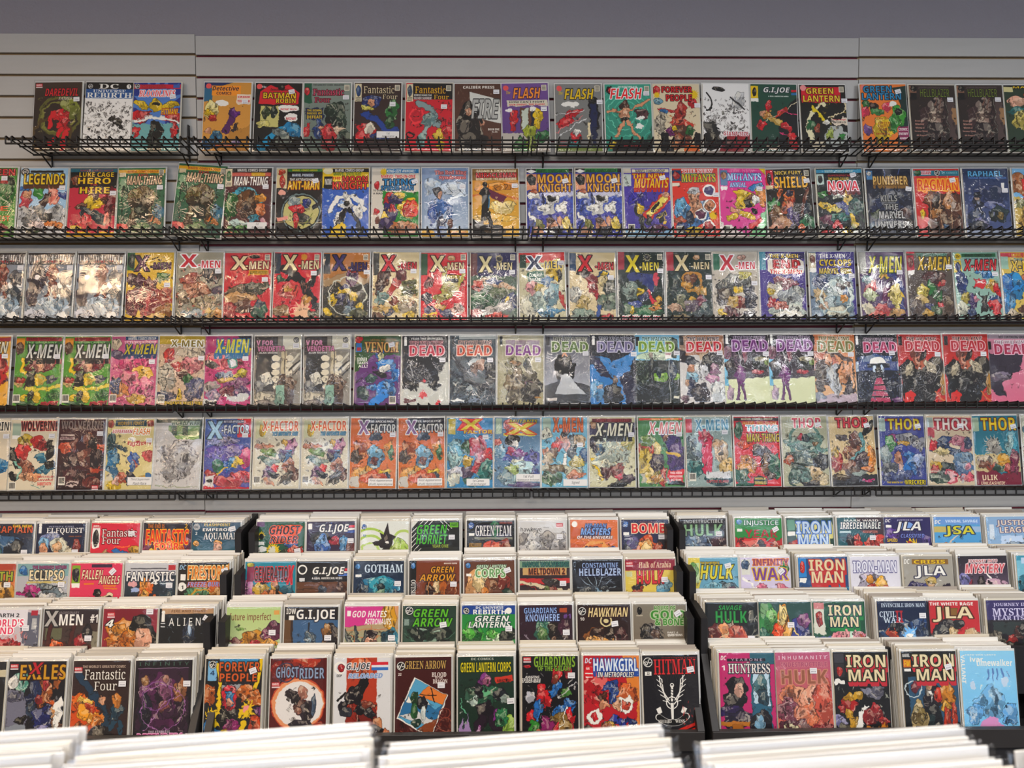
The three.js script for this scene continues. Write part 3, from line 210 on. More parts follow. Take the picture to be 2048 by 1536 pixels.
dark slate cover with a chunky gold title|B #2c3040;L #5a6a98 2 40 0 44 10 40 20;L #5a6a98 2 76 0 72 12;R #5a88b0 2 4 13 20;E w 8 10 5 5;T 54 26 76 20 #d8b878,#4a3418,#8a6a34 b PUNISHER;E #3f485c 50 60 36 16 0;E #4a5670 30 72 30 9;E #38405a 40 96 40 30;E #4a5a3c 20 104 16 12;E #5a3c34 80 100 16 12 0;E #4a4038 88 126 14 12;E #34506a 14 130 14 12;K 120 0 44 100 100;S #6a7488 50 4 44 92 90;T 48 67 36 14 #a8a8a4,#333 b KILLS;T 52 86 30 12 #a8a8a4,#333 b THE;T 52 104 56 16 #b0b0ac,#333 b MARVEL;T 52 126 76 15 #a8a8a4,#333 b UNIVERSE;s 92 46 10
red cover with a flaming orange title and a brown curtain|B #c23a38;R #3a8090 0 4 100 12;E #2c6a3c 8 10 7 8;D 52 9 7;T 28 9 22 8 r,#fff bi RAGMAN;T 80 9 34 5 #9ac8d0 b DC COMICS;P #e89038 6 22 98 20 100 50 84 54 60 50 30 54 8 52;T 52 36 88 26 #d85830,#f0c040 b RAGMAN;R #5a3828 24 56 76 96;E #7a4a2c 40 70 18 22 0;E #3a2a20 46 84 14 26 0;E #a87848 44 100 16 14;E #6a4430 84 96 16 44 0;E #5c3a24 62 122 20 26 0;E #3c5a78 62 132 6 8;E y 14 102 5 11 0;E #c89058 70 70 10 26 16;L #c8a888 1.5 52 16 54 152;L #c8a888 1.5 74 16 76 152;L #c8a888 1.5 30 56 30 152;K 90 24 54 76 98;s 84 26 -14
deep blue dusk cover with a pale blue title|B #2f3c5a #59648a;T 50 12 76 12 #78b8e0,#245 b RAPHAEL;T 54 22 84 5 #5a88c0 b TEENAGE MUTANT NINJA TURTLES;E #3c4668 60 60 40 20 0;R #2a3450 42 46 12 26;R #2c3850 58 42 18 28;R #303c58 80 50 14 22;E #7078a0 50 82 50 7;E #283044 28 84 12 24 0;E #c8b0a0 28 66 6 8 0;E #202838 30 60 9 8;E #3c4a68 24 108 20 20;E #8a88a8 34 120 18 8 30;E #38464a 74 102 20 20 0;E #8a7440 76 106 8 10 0;E #202c30 64 108 10 12;R #a0a8b8 0 138 100 14;E #2c3444 24 128 22 10;K 80 0 50 100 90;S #8088b0 40 0 60 100 70;R w 84 32 7 14;s 90 50
blue and red building picture cut off by the frame edge|B #8ab8d8;R #c8b068 0 66 100 86;E #a87048 14 36 24 24;P #c83838 20 24 100 8 100 60 24 70;R e 40 34 40 26;E #8a8a60 20 80 20 14;E #b89858 50 110 40 30;K 40 0 20 100 130
#R3
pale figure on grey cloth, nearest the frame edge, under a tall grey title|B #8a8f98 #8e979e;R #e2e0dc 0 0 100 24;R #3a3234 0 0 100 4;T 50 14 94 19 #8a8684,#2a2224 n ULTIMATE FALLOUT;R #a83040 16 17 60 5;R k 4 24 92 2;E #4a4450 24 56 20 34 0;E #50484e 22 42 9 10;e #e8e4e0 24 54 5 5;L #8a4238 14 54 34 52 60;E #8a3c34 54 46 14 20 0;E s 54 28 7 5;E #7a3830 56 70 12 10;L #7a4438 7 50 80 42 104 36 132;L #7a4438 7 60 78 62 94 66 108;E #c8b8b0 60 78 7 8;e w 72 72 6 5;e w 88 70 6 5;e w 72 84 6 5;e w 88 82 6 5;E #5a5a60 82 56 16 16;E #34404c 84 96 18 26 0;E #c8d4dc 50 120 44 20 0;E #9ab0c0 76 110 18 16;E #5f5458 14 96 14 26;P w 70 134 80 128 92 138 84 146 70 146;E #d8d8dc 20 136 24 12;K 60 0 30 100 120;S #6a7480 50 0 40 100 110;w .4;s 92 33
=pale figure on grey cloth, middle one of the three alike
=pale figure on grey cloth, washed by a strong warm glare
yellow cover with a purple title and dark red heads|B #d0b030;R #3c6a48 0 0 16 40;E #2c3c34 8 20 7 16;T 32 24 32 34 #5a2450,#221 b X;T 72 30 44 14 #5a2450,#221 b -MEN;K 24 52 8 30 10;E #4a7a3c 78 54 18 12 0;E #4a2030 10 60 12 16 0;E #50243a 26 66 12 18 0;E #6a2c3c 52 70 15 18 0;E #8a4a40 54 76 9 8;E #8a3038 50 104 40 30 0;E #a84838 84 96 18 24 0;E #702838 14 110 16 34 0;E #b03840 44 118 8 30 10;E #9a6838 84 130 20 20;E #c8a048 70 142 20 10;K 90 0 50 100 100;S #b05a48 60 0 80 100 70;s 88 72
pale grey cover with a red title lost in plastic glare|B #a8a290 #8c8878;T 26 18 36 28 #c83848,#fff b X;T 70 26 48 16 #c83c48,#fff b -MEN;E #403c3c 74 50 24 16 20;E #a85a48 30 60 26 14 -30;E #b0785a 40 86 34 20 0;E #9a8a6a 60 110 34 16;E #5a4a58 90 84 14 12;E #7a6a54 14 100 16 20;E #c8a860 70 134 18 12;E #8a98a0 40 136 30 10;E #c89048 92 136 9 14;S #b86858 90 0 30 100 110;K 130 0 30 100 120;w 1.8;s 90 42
red cover with a cream title and a yellow oval|B #c03a44;T 32 22 36 30 #e8d8b0,#5a1820 b X;T 70 28 50 17 #e8d8b0,#5a1820 b -MEN;E k 64 9 12 4;A;R #d0a040 52 38 44 13;T 74 44 38 7 #6a6a20 b SUPER-HEROES;E #7a6a54 44 86 44 16 -10;E #5a5c50 70 76 30 14;E #c8a070 40 100 40 12 0;E #3a6a58 78 128 18 24 0;E #6a4a3c 40 120 26 16;E #b04848 14 126 16 20;E #4a5a68 78 112 9 9;S #d0a088 80 0 40 100 110;K 130 0 40 100 110;w 1.6;s 88 60
red cover with a cream title and black wing streaks|B #c2333f;R #38404c 0 2 14 46;T 34 22 32 34 #e4d8ac,#401018 b X;T 74 28 44 18 #e4d8ac,#401018 b -MEN;F #d8a048 64 10 9 12;A;L k 16 20 36 52 50 70 84 96 120;L k 10 72 84 92 44 100 40;L k 8 60 70 40 50 26 60;E #c85a50 34 86 22 18 0;E #d8a850 30 80 10 8;E #c89848 70 104 10 12;F #e8c0a0 64 134 26 12;E #8a6a44 14 130 24 12;E #5a5a40 88 136 18 10;E #3f6a4c 14 60 9 9;S #d88878 50 0 60 80 60;K 80 0 40 100 110;R k 44 142 44 6;w 1.2;s 86 46
orange cover with a purple title and a dark throne shape|B #c88848 #7a6a50;R #40464c 0 2 14 46;T 34 22 30 34 #40306a,#201 b X;T 74 32 40 18 #40306a,#201 b -MEN;A;P #a89070 0 60 50 44 100 60 100 76 0 84;E #6a2c5c 64 56 14 20 0;E #402848 64 52 9 11;E #c04848 64 40 8 6;P #3a3830 0 76 30 66 60 76 100 66 100 152 0 152;E y 44 84 13 12 0;E #3c3c68 46 76 8 7;E y 66 96 10 12;E #404060 36 104 16 14 0;E #38405c 60 116 10 14;E y 20 104 9 14 0;E y 12 132 12 6 40;E y 80 122 8 12;E #8a9aa0 58 128 16 14;O #c8c8b8 3 52 96 40;E #5a5c44 80 136 20 12;E y 60 146 8 5;K 100 0 46 100 105;S #8a7a50 40 0 70 100 80;s 94 44
cream cover with a bold red title and a brown wing|B #d8c8a0;R #50504c 0 2 13 48;T 34 24 32 36 #c8303c,#301 b X;T 74 30 40 16 #c8303c,#301 b -MEN;E #5a3c30 20 64 14 30 20;L #b04438 10 60 46 46 70 38 92;E #b84838 56 62 10 18 20;E #6a3030 62 52 12 12;E #88a098 18 100 14 16;R #6a6a38 64 62 32 34;T 80 68 26 6 k b RE-ENTER;T 80 78 16 5 k b THE;T 80 88 28 9 k b MIMIC!;E #8a4a38 48 110 10 12 0;E y 56 124 14 10;E #4a4a60 34 130 14 10;E #c8a868 20 124 18 10;E #b8a888 76 120 18 18;E y 80 138 14 10;E #7a5a48 12 142 14 8;K 100 0 46 100 105;S #c08060 40 0 60 100 80;w 1.1;s 88 42
red cover with a cream title and a pale green flying shape|B #c8343e;R #3c5a40 0 2 14 48;T 36 24 32 36 #e0d4a8,#401 b X;T 72 30 42 16 #e0d4a8,#401 b -MEN;E #d8b080 66 12 9 6;A;L #b8b060 9 52 100 48 70 52 36;L #b8b060 9 70 90 86 66 94 50;E #b0a858 60 80 16 24 20;E #a8a050 44 100 20 10 -20;E #d0c888 60 68 8 9;R #3a3838 54 46 34 16 12;T 70 54 28 8 y bi BANSHEE!;E #6a2028 18 68 9 16 30;E #3c3848 12 100 12 12;E #4a3c5c 20 126 14 10;E #d8a848 44 120 12 8;E #404468 54 134 16 10;E #c8a090 78 124 14 14;R y 2 134 34 4;T 18 144 30 9 y,#222 b OGRE;K 90 0 46 100 105;L #e8a0a0 1.5 4 70 30 60;S #e08878 40 0 60 100 80;s 90 42
navy cover with a cream title over green wings|B #2f2c58;R #6a3c3c 0 2 14 50;T 32 26 30 36 #e0d4a8,#101 b X;T 70 30 40 16 #e0d4a8,#101 b -MEN;F #d8c890 62 14 10 14;E k 62 14 6 6;A;R #5a6a5c 0 52 100 100;E #c8a888 54 70 40 9 16;E #c05a48 14 74 14 14;E #3c6a44 26 104 26 22 10;E #2c5438 20 120 18 14;E #6a7458 64 92 30 14;E #3c4668 84 110 16 20;E y 80 104 6 8;E #a84848 12 134 12 12;E #b8b0a8 60 124 36 10 -14;E #d85848 56 140 26 6;E #4a5a80 50 64 20 7;K 110 0 50 100 100;S #a8a898 60 0 60 100 90;w 1.3;s 90 44
red top and pale cover with a blue title and red beam|B #c4bea0;R #c83c3c 0 0 100 22;T 34 22 34 30 #303858,#fff b X;T 72 28 44 16 #383c58,#e8d060 b -MEN;R #3c6a5c 18 42 34 24;T 36 50 28 7 w b COBALT;T 36 60 24 7 w b MAN!;E y 80 40 20 24;E #d8a0a0 30 80 16 18;E #c8b048 42 78 10 9;E #6a88a8 60 66 14 14;L #b04038 7 78 74 90 100 100 124;E #88a8b0 70 96 16 34 20;E #4f88a8 62 132 30 12 0;E #d8d4c0 20 120 20 30;E k 88 52 6 14;R #2f4a3c 2 4 14 30;E #a8b8b0 40 110 20 20;K 110 0 30 100 120;S #e0dcc0 50 0 50 100 100;w 1.5;s 92 24
cream cover with a bold red title and a winged red shape|B #d4c4a0;R #38506a 0 2 14 40;T 34 24 32 36 #c8303c,#301 b X;T 76 30 40 16 #c8303c,#301 b -MEN;E #3a3838 32 48 14 12;E #8a2c30 50 60 14 12 0;E #a03038 50 76 12 14;L #a83840 9 56 84 62 104 66 120;E #2f5a90 76 50 14 8 0;E y 76 48 8 5;E #d8c898 74 64 12 14 0;E #3c4440 90 84 20 26 0;E #6a7a68 84 110 22 20;E #c8b070 30 112 14 16 0;E #b0b0a8 10 92 14 20;L #3f5a90 8 62 120 62 148;E #8a9a8c 30 140 30 12;E r 84 144 16 6;K 110 0 46 100 105;S #b8a888 40 0 60 100 90;w 1.4;s 90 56
black green cover with a bright yellow title|B #20302a;R #a03c48 0 0 14 40;T 32 26 32 38 #e0d048,#221 b X;T 68 32 42 18 #e0d048,#221 b -MEN;F #c8c0a0 64 12 10 12;E k 64 12 6 6;A;L #303c70 20 30 56 60 54 76 66;L #303c70 14 56 60 70 80;L #c04858 9 82 50 84 72;L #c83848 9 66 90 76 112;E #d8a838 86 112 8 16 20;E #8a9890 26 84 24 20 0;E y 48 88 9 9 0;E #404870 56 100 12 10;E #2f6a44 70 134 34 16 0;E #3c6040 24 126 22 14;E y 30 130 7 9;E #40508c 38 116 14 8;E #d09048 80 124 14 6;R #d8d0c0 0 140 100 12;T 50 146 84 9 r,#fff b BLOB! VANISHER;K 90 0 46 100 95;S #98a898 40 0 70 70 70;w 1.2;s 92 42
dark green cover with a cream title and a golden hooded arc|B #24352e;R #a83c48 0 0 16 42;T 34 24 32 36 #e0d0a8,#221 b X;T 74 30 40 16 #e0d0a8,#221 b -MEN;E #d8b088 66 12 8 6;A;O #b88838 8 56 66 20;E #704830 52 62 14 14 0;E #c8963c 40 72 20 6 10;E #d0a040 74 86 12 12 20;E #3c4c48 20 80 14 30;E #7a3a50 70 108 18 10 0;E #6a5a68 50 120 20 12;E #8a8a70 30 108 12 20;E #c8a890 18 124 18 9 0;E #d8b048 54 104 8 6;E #4a5c5c 84 128 16 16;R #8a7a58 8 138 40 14;K 110 0 44 100 105;S #a09878 50 0 60 100 90;w 1.3;s 92 56
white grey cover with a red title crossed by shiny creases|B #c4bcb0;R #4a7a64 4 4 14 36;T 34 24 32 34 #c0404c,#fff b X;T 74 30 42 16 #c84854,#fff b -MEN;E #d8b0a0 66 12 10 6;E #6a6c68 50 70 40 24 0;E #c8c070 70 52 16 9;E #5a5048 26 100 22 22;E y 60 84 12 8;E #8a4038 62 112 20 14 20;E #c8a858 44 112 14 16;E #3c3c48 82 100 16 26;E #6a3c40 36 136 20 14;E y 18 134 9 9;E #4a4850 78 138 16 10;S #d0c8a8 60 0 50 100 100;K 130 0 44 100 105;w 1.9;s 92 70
purple bordered cover with red capitals on white|B #4c3c84;R #5a98a8 0 0 14 40;R #38305c 14 2 86 14;T 54 9 64 9 y b THE X-MEN;P #ece4d8 18 18 30 16 90 16 98 22 98 44 86 48 26 50 18 42;T 60 27 58 18 #c83438,#600 b END;T 58 44 70 10 #c83438 b THE X-MEN!;E #8a4a58 56 70 28 14 10;E #a05a60 46 62 14 8;E #c8c0b0 30 86 16 20 20;E #c8b048 24 88 8 9;E #8a8f90 70 100 30 24;E #b8c0b8 60 130 40 20;E #c87868 40 118 22 9;E #e0dcd0 56 140 36 12;E #b04048 22 112 9 12;K 110 14 50 82 100;S #d8d8cc 50 14 70 82 80;w 1.4;s 90 36
purple top cover with two lines of yellow capitals|B #7a8a9a;R #443a80 16 0 84 50;R #d0c8b0 0 2 15 38;E #8a5a4c 8 16 6 10;T 52 9 56 9 w b THE X-MEN;T 58 24 70 14 y,#221 b CYCLOPS;T 58 43 72 12 #d8c060,#442 b MARVEL GIRL;R w 2 36 14 10;E #3c4c70 24 68 18 20;E #b8c8c8 66 92 36 30 0;E #8aa0a8 50 120 40 26 0;E #c8b088 20 96 14 16 0;E #6a5a58 74 76 14 10;E #506c8c 82 92 12 10;E #d89848 74 104 9 10;E #c8a890 28 120 14 9;E #e0dcc8 60 134 24 16;R #443a80 94 0 6 152;O #d8e0d8 4 56 100 34;K 120 0 52 94 100;S #d8e0dc 60 10 60 84 90;w 1.8;s 92 54
purple cover with a leaning yellow title and a swooping blue arm|B #5a4468;T 58 28 76 36 #d8cc40,#352 bi X-MEN;R #a8a8a0 0 0 16 50;E #c8b848 60 52 16 8 0;L #34407a 14 66 44 88 64 90 100;L #d8b840 8 90 92 90 104;L #34407a 9 88 108 90 132;L #d0a030 5 50 58 60 52;E #c0444c 22 78 16 20 0;E #c8d0a8 20 96 14 14;E #6a2c5c 56 96 10 20;E #d8c878 76 100 14 30 0;E #b84048 48 130 24 16 0;E #d05048 28 140 26 10;E #c8a068 76 136 18 10;E #d8d0b8 14 124 14 14;E #5a8088 14 60 14 10;K 100 0 44 100 105;S #e0dcc8 40 0 60 60 90;w 1.4;s 88 46
brown grey cover with a yellow title and a green leaping shape|B #6e645c #4c4440;R #c84050 0 0 18 4;R #b03848 0 8 16 34;E #8a4a48 8 24 6 12;T 56 7 68 6 #333,#8ac8b0 b THE STRANGEST;T 60 26 74 30 #d8b840,#442 bi X-MEN;R w 2 42 14 9;E #5a3a38 60 56 24 14 0;E #3a7a48 54 84 9 22 -14;E #2c6a40 70 104 9 16 10;E #b84848 74 72 12 6 -20;E #d8c868 34 90 14 16 0;E #c8b078 28 108 16 12;E #404878 46 122 8 10;E #3c5a3c 60 130 18 12;E #6a5848 84 120 16 24;E #c8a048 42 138 12 9;E #5a4c44 14 126 14 20;E r 70 118 6 6;K 90 0 50 100 100;S #8a7a68 50 0 50 100 100;w .8;s 92 34
pale teal cover with a red title on a green banner|B #9ab8ac;R #2f6a48 20 3 76 8;T 58 7 60 6 k b MARVEL COMICS GROUP;F y 12 9 9 12;T 12 9 9 6 k b 25c;T 60 14 66 3 #246 b LAST ISSUE OF THE OLD;T 60 29 74 24 #c83844,#411 bi X-MEN;R #d8c048 2 18 16 28;E #3a4a78 10 32 6 10;P #c83c44 44 60 68 60 68 76 56 86 44 76;T 56 67 20 6 w b X;E #3f88b8 56 44 10 7 0;E #3880b0 74 52 12 12 0;E #d8b048 84 76 13 16 -20;E r 92 86 8 18 -20;E #38507a 90 110 16 10 20;E #344a7c 16 70 12 30 0;E #c8b868 20 100 14 14;E #d8d8c8 12 128 14 16;E k 62 114 9 18 0;L k 3 52 92 62 110 54 136;L k 3 72 92 64 112 74 134;E r 86 124 13 20 -10;E #4a3c6c 36 112 10 16;E #d090a0 44 104 6 9;E #2c4470 32 136 9 14;K 80 0 46 100 105;w .9;s 90 50
blue and yellow cover cut off by the frame edge, below the green banner|B #d8c070;R #c84858 0 2 100 10;T 60 7 70 7 y b MARVEL COMICS GROUP;T 64 17 70 7 #38a b THE ALL-NEW;T 60 31 76 24 y,#224 b X-MEN;R #a8c8b8 0 10 16 28;E #3f98c8 22 80 26 34 0;E #2c78b8 12 70 12 20;L #2f88c0 6 4 90 40 80 50 60;E #3a88b8 12 120 14 30;E #d87848 70 54 30 10;E #3a6a4c 70 110 20 20;E #6a4a3c 50 132 20 12;E #c8b8a0 20 140 20 12;K 70 0 40 100 110
#R4
yellow and red cover cut off by the frame edge, in the fourth row|B #d8a838;R #a82c3c 0 2 100 8;T 60 24 70 24 #e8e4d0,#222 bi X-MEN;E k 60 70 40 30;E #b03030 70 80 30 40 0;E y 60 100 20 30;E #7a2030 40 130 40 20;K 60 0 40 100 110;s 90 43
green cover with a red banner and yellow gloves, nearer the frame edge|B #5f9440 #6a9c48;R #a82c3c 20 2 78 8;T 58 6 66 6 #4a1018 b MARVEL COMICS GROUP;R #d89838 0 4 18 24;E #6a4a38 8 26 9 14;R #3a6a3c 18 10 80 8;T 54 13 66 5 #9ac888 b THE UNCANNY;T 60 32 76 30 #dcdcd4,#222,#222 bi X-MEN;E #7a2030 56 64 32 14 -6;E #8a2c38 80 56 22 10 0;E s 54 66 9 11 0;L y 8 18 52 14 70 24 80;E k 36 94 12 24 10;E y 54 94 13 14 0;E #2c2c24 40 126 14 12;E y 18 134 12 7 -20;E y 50 132 8 14;E #b04838 12 96 9 9;E #c8b078 12 106 10 8;L #d8c848 8 30 112 60 118 100 106;E #4a4a58 80 92 14 9 0;E #3c7a34 84 132 20 12;E #2f5a38 26 146 24 6;R #b03844 58 142 40 10;T 78 147 34 6 #4a1018 b HELLFIRE;U 0 126;K 70 0 46 100 105;S #84b860 40 0 60 100 90;s 90 44
=green cover with a red banner and yellow gloves, farther from the frame edge
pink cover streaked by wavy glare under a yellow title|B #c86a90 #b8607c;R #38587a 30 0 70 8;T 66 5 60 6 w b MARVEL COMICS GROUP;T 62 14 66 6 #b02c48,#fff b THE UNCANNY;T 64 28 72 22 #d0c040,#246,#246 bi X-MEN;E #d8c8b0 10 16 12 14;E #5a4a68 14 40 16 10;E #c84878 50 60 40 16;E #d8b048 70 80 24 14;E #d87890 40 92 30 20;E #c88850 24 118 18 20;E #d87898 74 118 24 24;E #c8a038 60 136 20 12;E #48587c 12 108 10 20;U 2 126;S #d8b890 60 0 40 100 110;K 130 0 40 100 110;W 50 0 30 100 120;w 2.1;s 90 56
yellow top cover with grey rubble and a red arm|B #c8b098;R #c0a838 0 0 100 18;T 60 16 70 14 #8a7820,#fff b X-MEN;E #b8b0a0 18 90 20 34 0;L k 1.5 4 74 34 70;L k 1.5 6 90 36 96;L k 1.5 20 66 16 118;E #c84038 22 44 12 18 20;E #c03838 40 66 16 9 20;E #3f7a44 66 94 14 16 0;E #5a3c38 50 84 12 10;E #c88068 74 112 7 14;E #d0b038 82 124 5 12;E #c8787c 76 62 24 18;E #4a4c6c 80 116 22 26;E #38405c 20 130 24 10;E y 48 128 6 12;E #d8c8b0 70 36 34 14;U 2 128;T 58 146 80 8 y,#222 b PHOENIX MUST DIE!;S #b08878 60 20 40 80 100;K 120 0 30 100 120;w 2.0;s 92 48
magenta cover with a tilted yellow title and a blank white label|B #b84878;P #2c2c3c 70 0 100 0 100 30;T 58 22 74 30 #d8d040,#3878a0,#3878a0 bi X-MEN;E #c84860 40 54 40 20;E k 12 62 16 9 20;E y 88 34 12 9;e #d8d8d8 60 58 11 10;O #3a8878 3 60 58 11;E #6a7a98 44 88 20 12 0;E #c8b838 78 84 18 10 -30;E #8a4c78 70 104 34 14;E #b8b0a8 16 108 16 14;E #c8a848 44 96 20 6;E #58406c 80 124 20 14;E #7a3c48 50 122 20 12;E #9a8aa0 20 130 16 12;R #d8d4cc 0 138 26 14;E k 8 146 6 4 20;E k 20 146 6 4 -20;R #d0d0cc 46 128 50 14;S #d8a0b0 60 0 30 100 110;K 120 0 40 100 100;w 1.7;s 88 50
greyed cover with a pink title and round bulbs, under warm glare|B #8f897e;R #4a4644 0 2 50 40;R #d8d4c4 60 0 40 30;L #68645c 1.5 60 0 60 40;e #d8d4c4 76 8 8 7;e k 90 9 6 6;D 90 9 5;T 22 15 36 11 #d89aba,#755 b V FOR;T 36 28 60 11 #d08cb0,#755 b VENDETTA;T 30 37 40 4 #e8e4dc b ALAN MOORE;R #3c3a38 4 42 40 80;R #c8bca0 58 34 12 64;L #5c564c 2 66 34 66 90;e #e0d8c4 46 49 9 7;e #e0d8c4 46 65 9 7;e #e0d8c4 46 80 9 7;e #e0d8c4 46 95 8 7;e #d8d0bc 76 49 8 7;e #d8d0bc 76 64 8 7;e #d8d0bc 74 79 8 7;e #e0d8c4 48 110 7 6;L #c8c4b4 4 80 60 96 40;L #3c3a36 3 76 76 98 54;L #3c3a36 4 84 86 100 70;L #d8d4c8 4 84 74 100 58;E #d8d4c8 26 96 14 16 0;E #8a8a88 12 112 12 14;E #6a5648 68 122 20 36 0;E #7a6454 74 104 18 16 0;R #8fae9c 48 108 18 42;E #8fae9c 56 138 12 16;E #c0b8a4 20 136 24 14;E #8a8078 20 146 20 6;K 60 0 40 100 110;w 1.0;s 90 22;z 0.4
=greyed cover with a pink title and round bulbs, the cleaner of the pair
purple cover with dripping green top and a bright blue body|B #6e3f7c #64386e;R #3a5a2c 0 0 100 26;P #3a5a2c 0 20 100 20 100 44 84 40 60 48 40 42 22 60 10 76 0 80;S #2c4a24 40 0 10 100 40;E r 8 8 8 8 0;R #3c78b0 2 16 13 20;R #b03844 4 26 9 7;T 62 9 56 5 #a0642c b LETHAL PROTECTOR;T 58 25 74 22 #d8b870,#6a2c14 s VENOM;T 16 52 22 8 w b SINNER;T 17 60 24 6 w b TAKES;T 18 67 20 6 w b ALL!;E #1f6ab0 54 37 10 12 0;E k 54 34 7 6;E #c8c898 56 46 8 9 0;E #3a88c8 66 66 24 14 10;E w 64 72 12 9 0;E #2c78b8 88 78 9 20 -14;E #2c78b8 80 98 14 6;E k 54 84 16 7 20;E #2f7cb8 40 112 14 7 -20;E #3a88c8 68 118 22 20 -20;L #3a88c8 16 66 126 50 140 40 152;E #2c6a9c 84 124 8 14;E #28443c 20 126 16 12 20;E #3a5a54 36 94 14 8;U 76 132;K 60 0 44 100 105;w .4;s 80 20 -14
charcoal and white cover with a pink red title and red splats|B #c8c8c0;R #26262a 0 0 100 30;T 54 6 68 5 w b FEAR THE HUNTERS;T 52 17 74 10 #26262a,#e09aa0 bi THE WALKING;T 54 33 76 22 #c84858,#f0d0d0 b DEAD;I 7 12 w;E #2c2c30 36 74 36 36 0;P #2c2c30 0 30 100 30 100 60 80 70 76 116 62 116 50 92 36 96 30 120 4 116 0 100;E #3a3c40 22 70 8 18 -10;L #8a8a88 5 18 56 24 90;E k 20 108 16 9 20;E k 70 110 12 9 10;E #4c4c4c 84 62 6 20;F r 46 98 5 9;F r 44 130 10 11;F r 76 148 6 8;R #5a1820 6 140 26 6;W 20 0 40 60 60;K 60 0 40 100 80;s 88 54
slate blue cover with an orange red title and crossing beams|B #525c62 #464e54;R #c8ccc8 20 0 80 8;T 54 17 74 10 #52606a,#e8c0b0 bi THE WALKING;T 54 33 76 22 #d06040,#f0d8c8 b DEAD;I 7 14 #444;L #2c3034 9 0 40 40 90 60 152;L #2c3034 10 30 152 70 116 100 96;L #34383c 6 0 80 50 104 100 124;P #a8b0b0 40 60 60 46 80 56 70 78 54 86;E #8a7468 54 74 10 12 0;E #b09080 66 64 9 14 0;E #333 90 80 14 30;E #5a6468 20 110 18 20;E #34383c 60 130 9 24;R #e8e8e4 4 140 26 5;L #8a9498 1.5 70 44 90 20;L #8a9498 1.5 76 116 70 152;E #6a7880 46 126 14 16;K 80 0 44 100 105;W 20 0 30 100 60;w .9;s 88 54
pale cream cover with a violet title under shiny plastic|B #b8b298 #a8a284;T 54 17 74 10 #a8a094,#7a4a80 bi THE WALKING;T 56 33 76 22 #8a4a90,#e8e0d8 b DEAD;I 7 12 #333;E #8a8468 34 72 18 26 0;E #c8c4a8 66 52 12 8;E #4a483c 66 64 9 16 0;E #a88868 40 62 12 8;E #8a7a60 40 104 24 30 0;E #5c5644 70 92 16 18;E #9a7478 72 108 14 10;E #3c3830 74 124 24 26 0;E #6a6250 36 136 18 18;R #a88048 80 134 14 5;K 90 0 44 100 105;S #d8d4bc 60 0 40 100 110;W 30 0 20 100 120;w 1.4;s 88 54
grey cover with an olive title and a crouched dark silhouette|B #62626a #b8babe;T 56 9 76 10 #3a3a3c,#c8c8b8 bi THE WALKING;T 56 26 80 22 #68803c,#d8dcc8 b DEAD;R k 3 4 8 18;E k 44 66 20 26 0;E #6a5248 44 30 7 9 0;L s 4 40 46 44 36 48 46;L k 8 24 66 30 88 34 104;L k 8 64 66 60 88 56 104;E k 44 62 16 16;P #2c2c30 0 112 34 100 36 106 24 130 90 130 56 106 58 100 100 112 100 152 0 152;P #b8babc 42 84 50 84 90 130 22 130;R #2c2c30 0 132 100 20;R #c8c0b8 6 138 22 6;R w 30 149 60 1;s 90 40;z 0.4
blue sky cover between dark arms under a grey violet title|B #3f86b8 #3a7ab0;R #22222c 0 0 100 34;T 56 9 74 9 #22222c,#c8c8d0 bi THE WALKING;T 56 26 78 22 #8880a0,#d8d4e0 b DEAD;I 8 12 w;P #1c1c28 0 30 100 30 80 44 50 60 42 50 0 44;P #2a2840 0 40 20 50 40 78 50 96 30 94 0 60;P #2a2840 100 74 80 82 62 92 70 110 80 152 100 152;E #3a3658 20 66 14 10 40;E #5a98c0 14 122 16 22;L #a8d0e8 1.5 6 110 10 150;E k 50 130 22 26 0;E #8a7a70 54 98 6 10 0;E #484850 44 126 6 18;P #1c1c28 100 50 90 60 88 90 100 100;K 60 0 40 100 110;E #c0a898 22 114 6 5;R w 30 149 50 1;s 96 42
green lawn cover with a lime title behind a white placard|B #8ac0d8;T 50 9 66 9 #3a6a6a,#d8e8e0 bi THE WALKING;T 50 26 78 22 #88a83c,#e0ecc8 b DEAD;R k 4 4 8 20;E #25382a 86 30 14 22;E #2a3c2c 60 44 12 10;E #c8d8c0 50 48 40 9;R #1f2a22 0 56 100 96;S #5a6a50 80 0 56 40 50;S #3c4a34 60 0 60 100 60;E #84b038 58 92 20 10 0;E #84b038 90 92 14 9;E #1c2420 38 80 6 34 0;E #c8b8a8 37 44 4 6;E #2c3c44 54 84 5 12;E #3c4c5c 84 80 10 24;L #b8b8b0 1.5 76 50 78 150;R w 68 6 15 46;O #333 2 75 30 6;T 75 18 12 5 #702 b SAFE;T 75 42 12 5 #702 b ZONE;R #d8d4c0 84 134 14 5;R #1c221e 0 112 74 40;R w 24 149 58 1;s 94 40;z 0.4
white and black cover with a red title and a grey hat|B #d0ccc8;R #2a2228 0 0 20 60;E #c8a890 20 20 30 20;P #a87858 20 0 100 0 100 44 14 44;T 54 9 72 9 #2a2228,#e8d8d0 bi THE WALKING;T 56 26 78 22 #c83844,#f0dcd8 b DEAD;R k 3 4 8 18;E #2c303c 26 60 17 8 -10;E #38404c 24 54 10 8;E s 26 72 9 9 0;E #9ac0d0 26 92 15 14 0;E #28304c 26 118 10 20;E #c8a080 16 104 6 8;R #c8b49c 46 40 22 16;E k 72 70 24 26 0;E #8a5a78 80 78 12 14;E #d8d8d8 50 80 14 20 -20;E #c890b0 70 98 16 10;E #e0e4e4 86 124 18 28 0;E #3c3438 46 130 20 24;E #28242c 80 42 14 20;E #6a4858 10 140 10 8;K 70 0 40 100 110;s 90 40
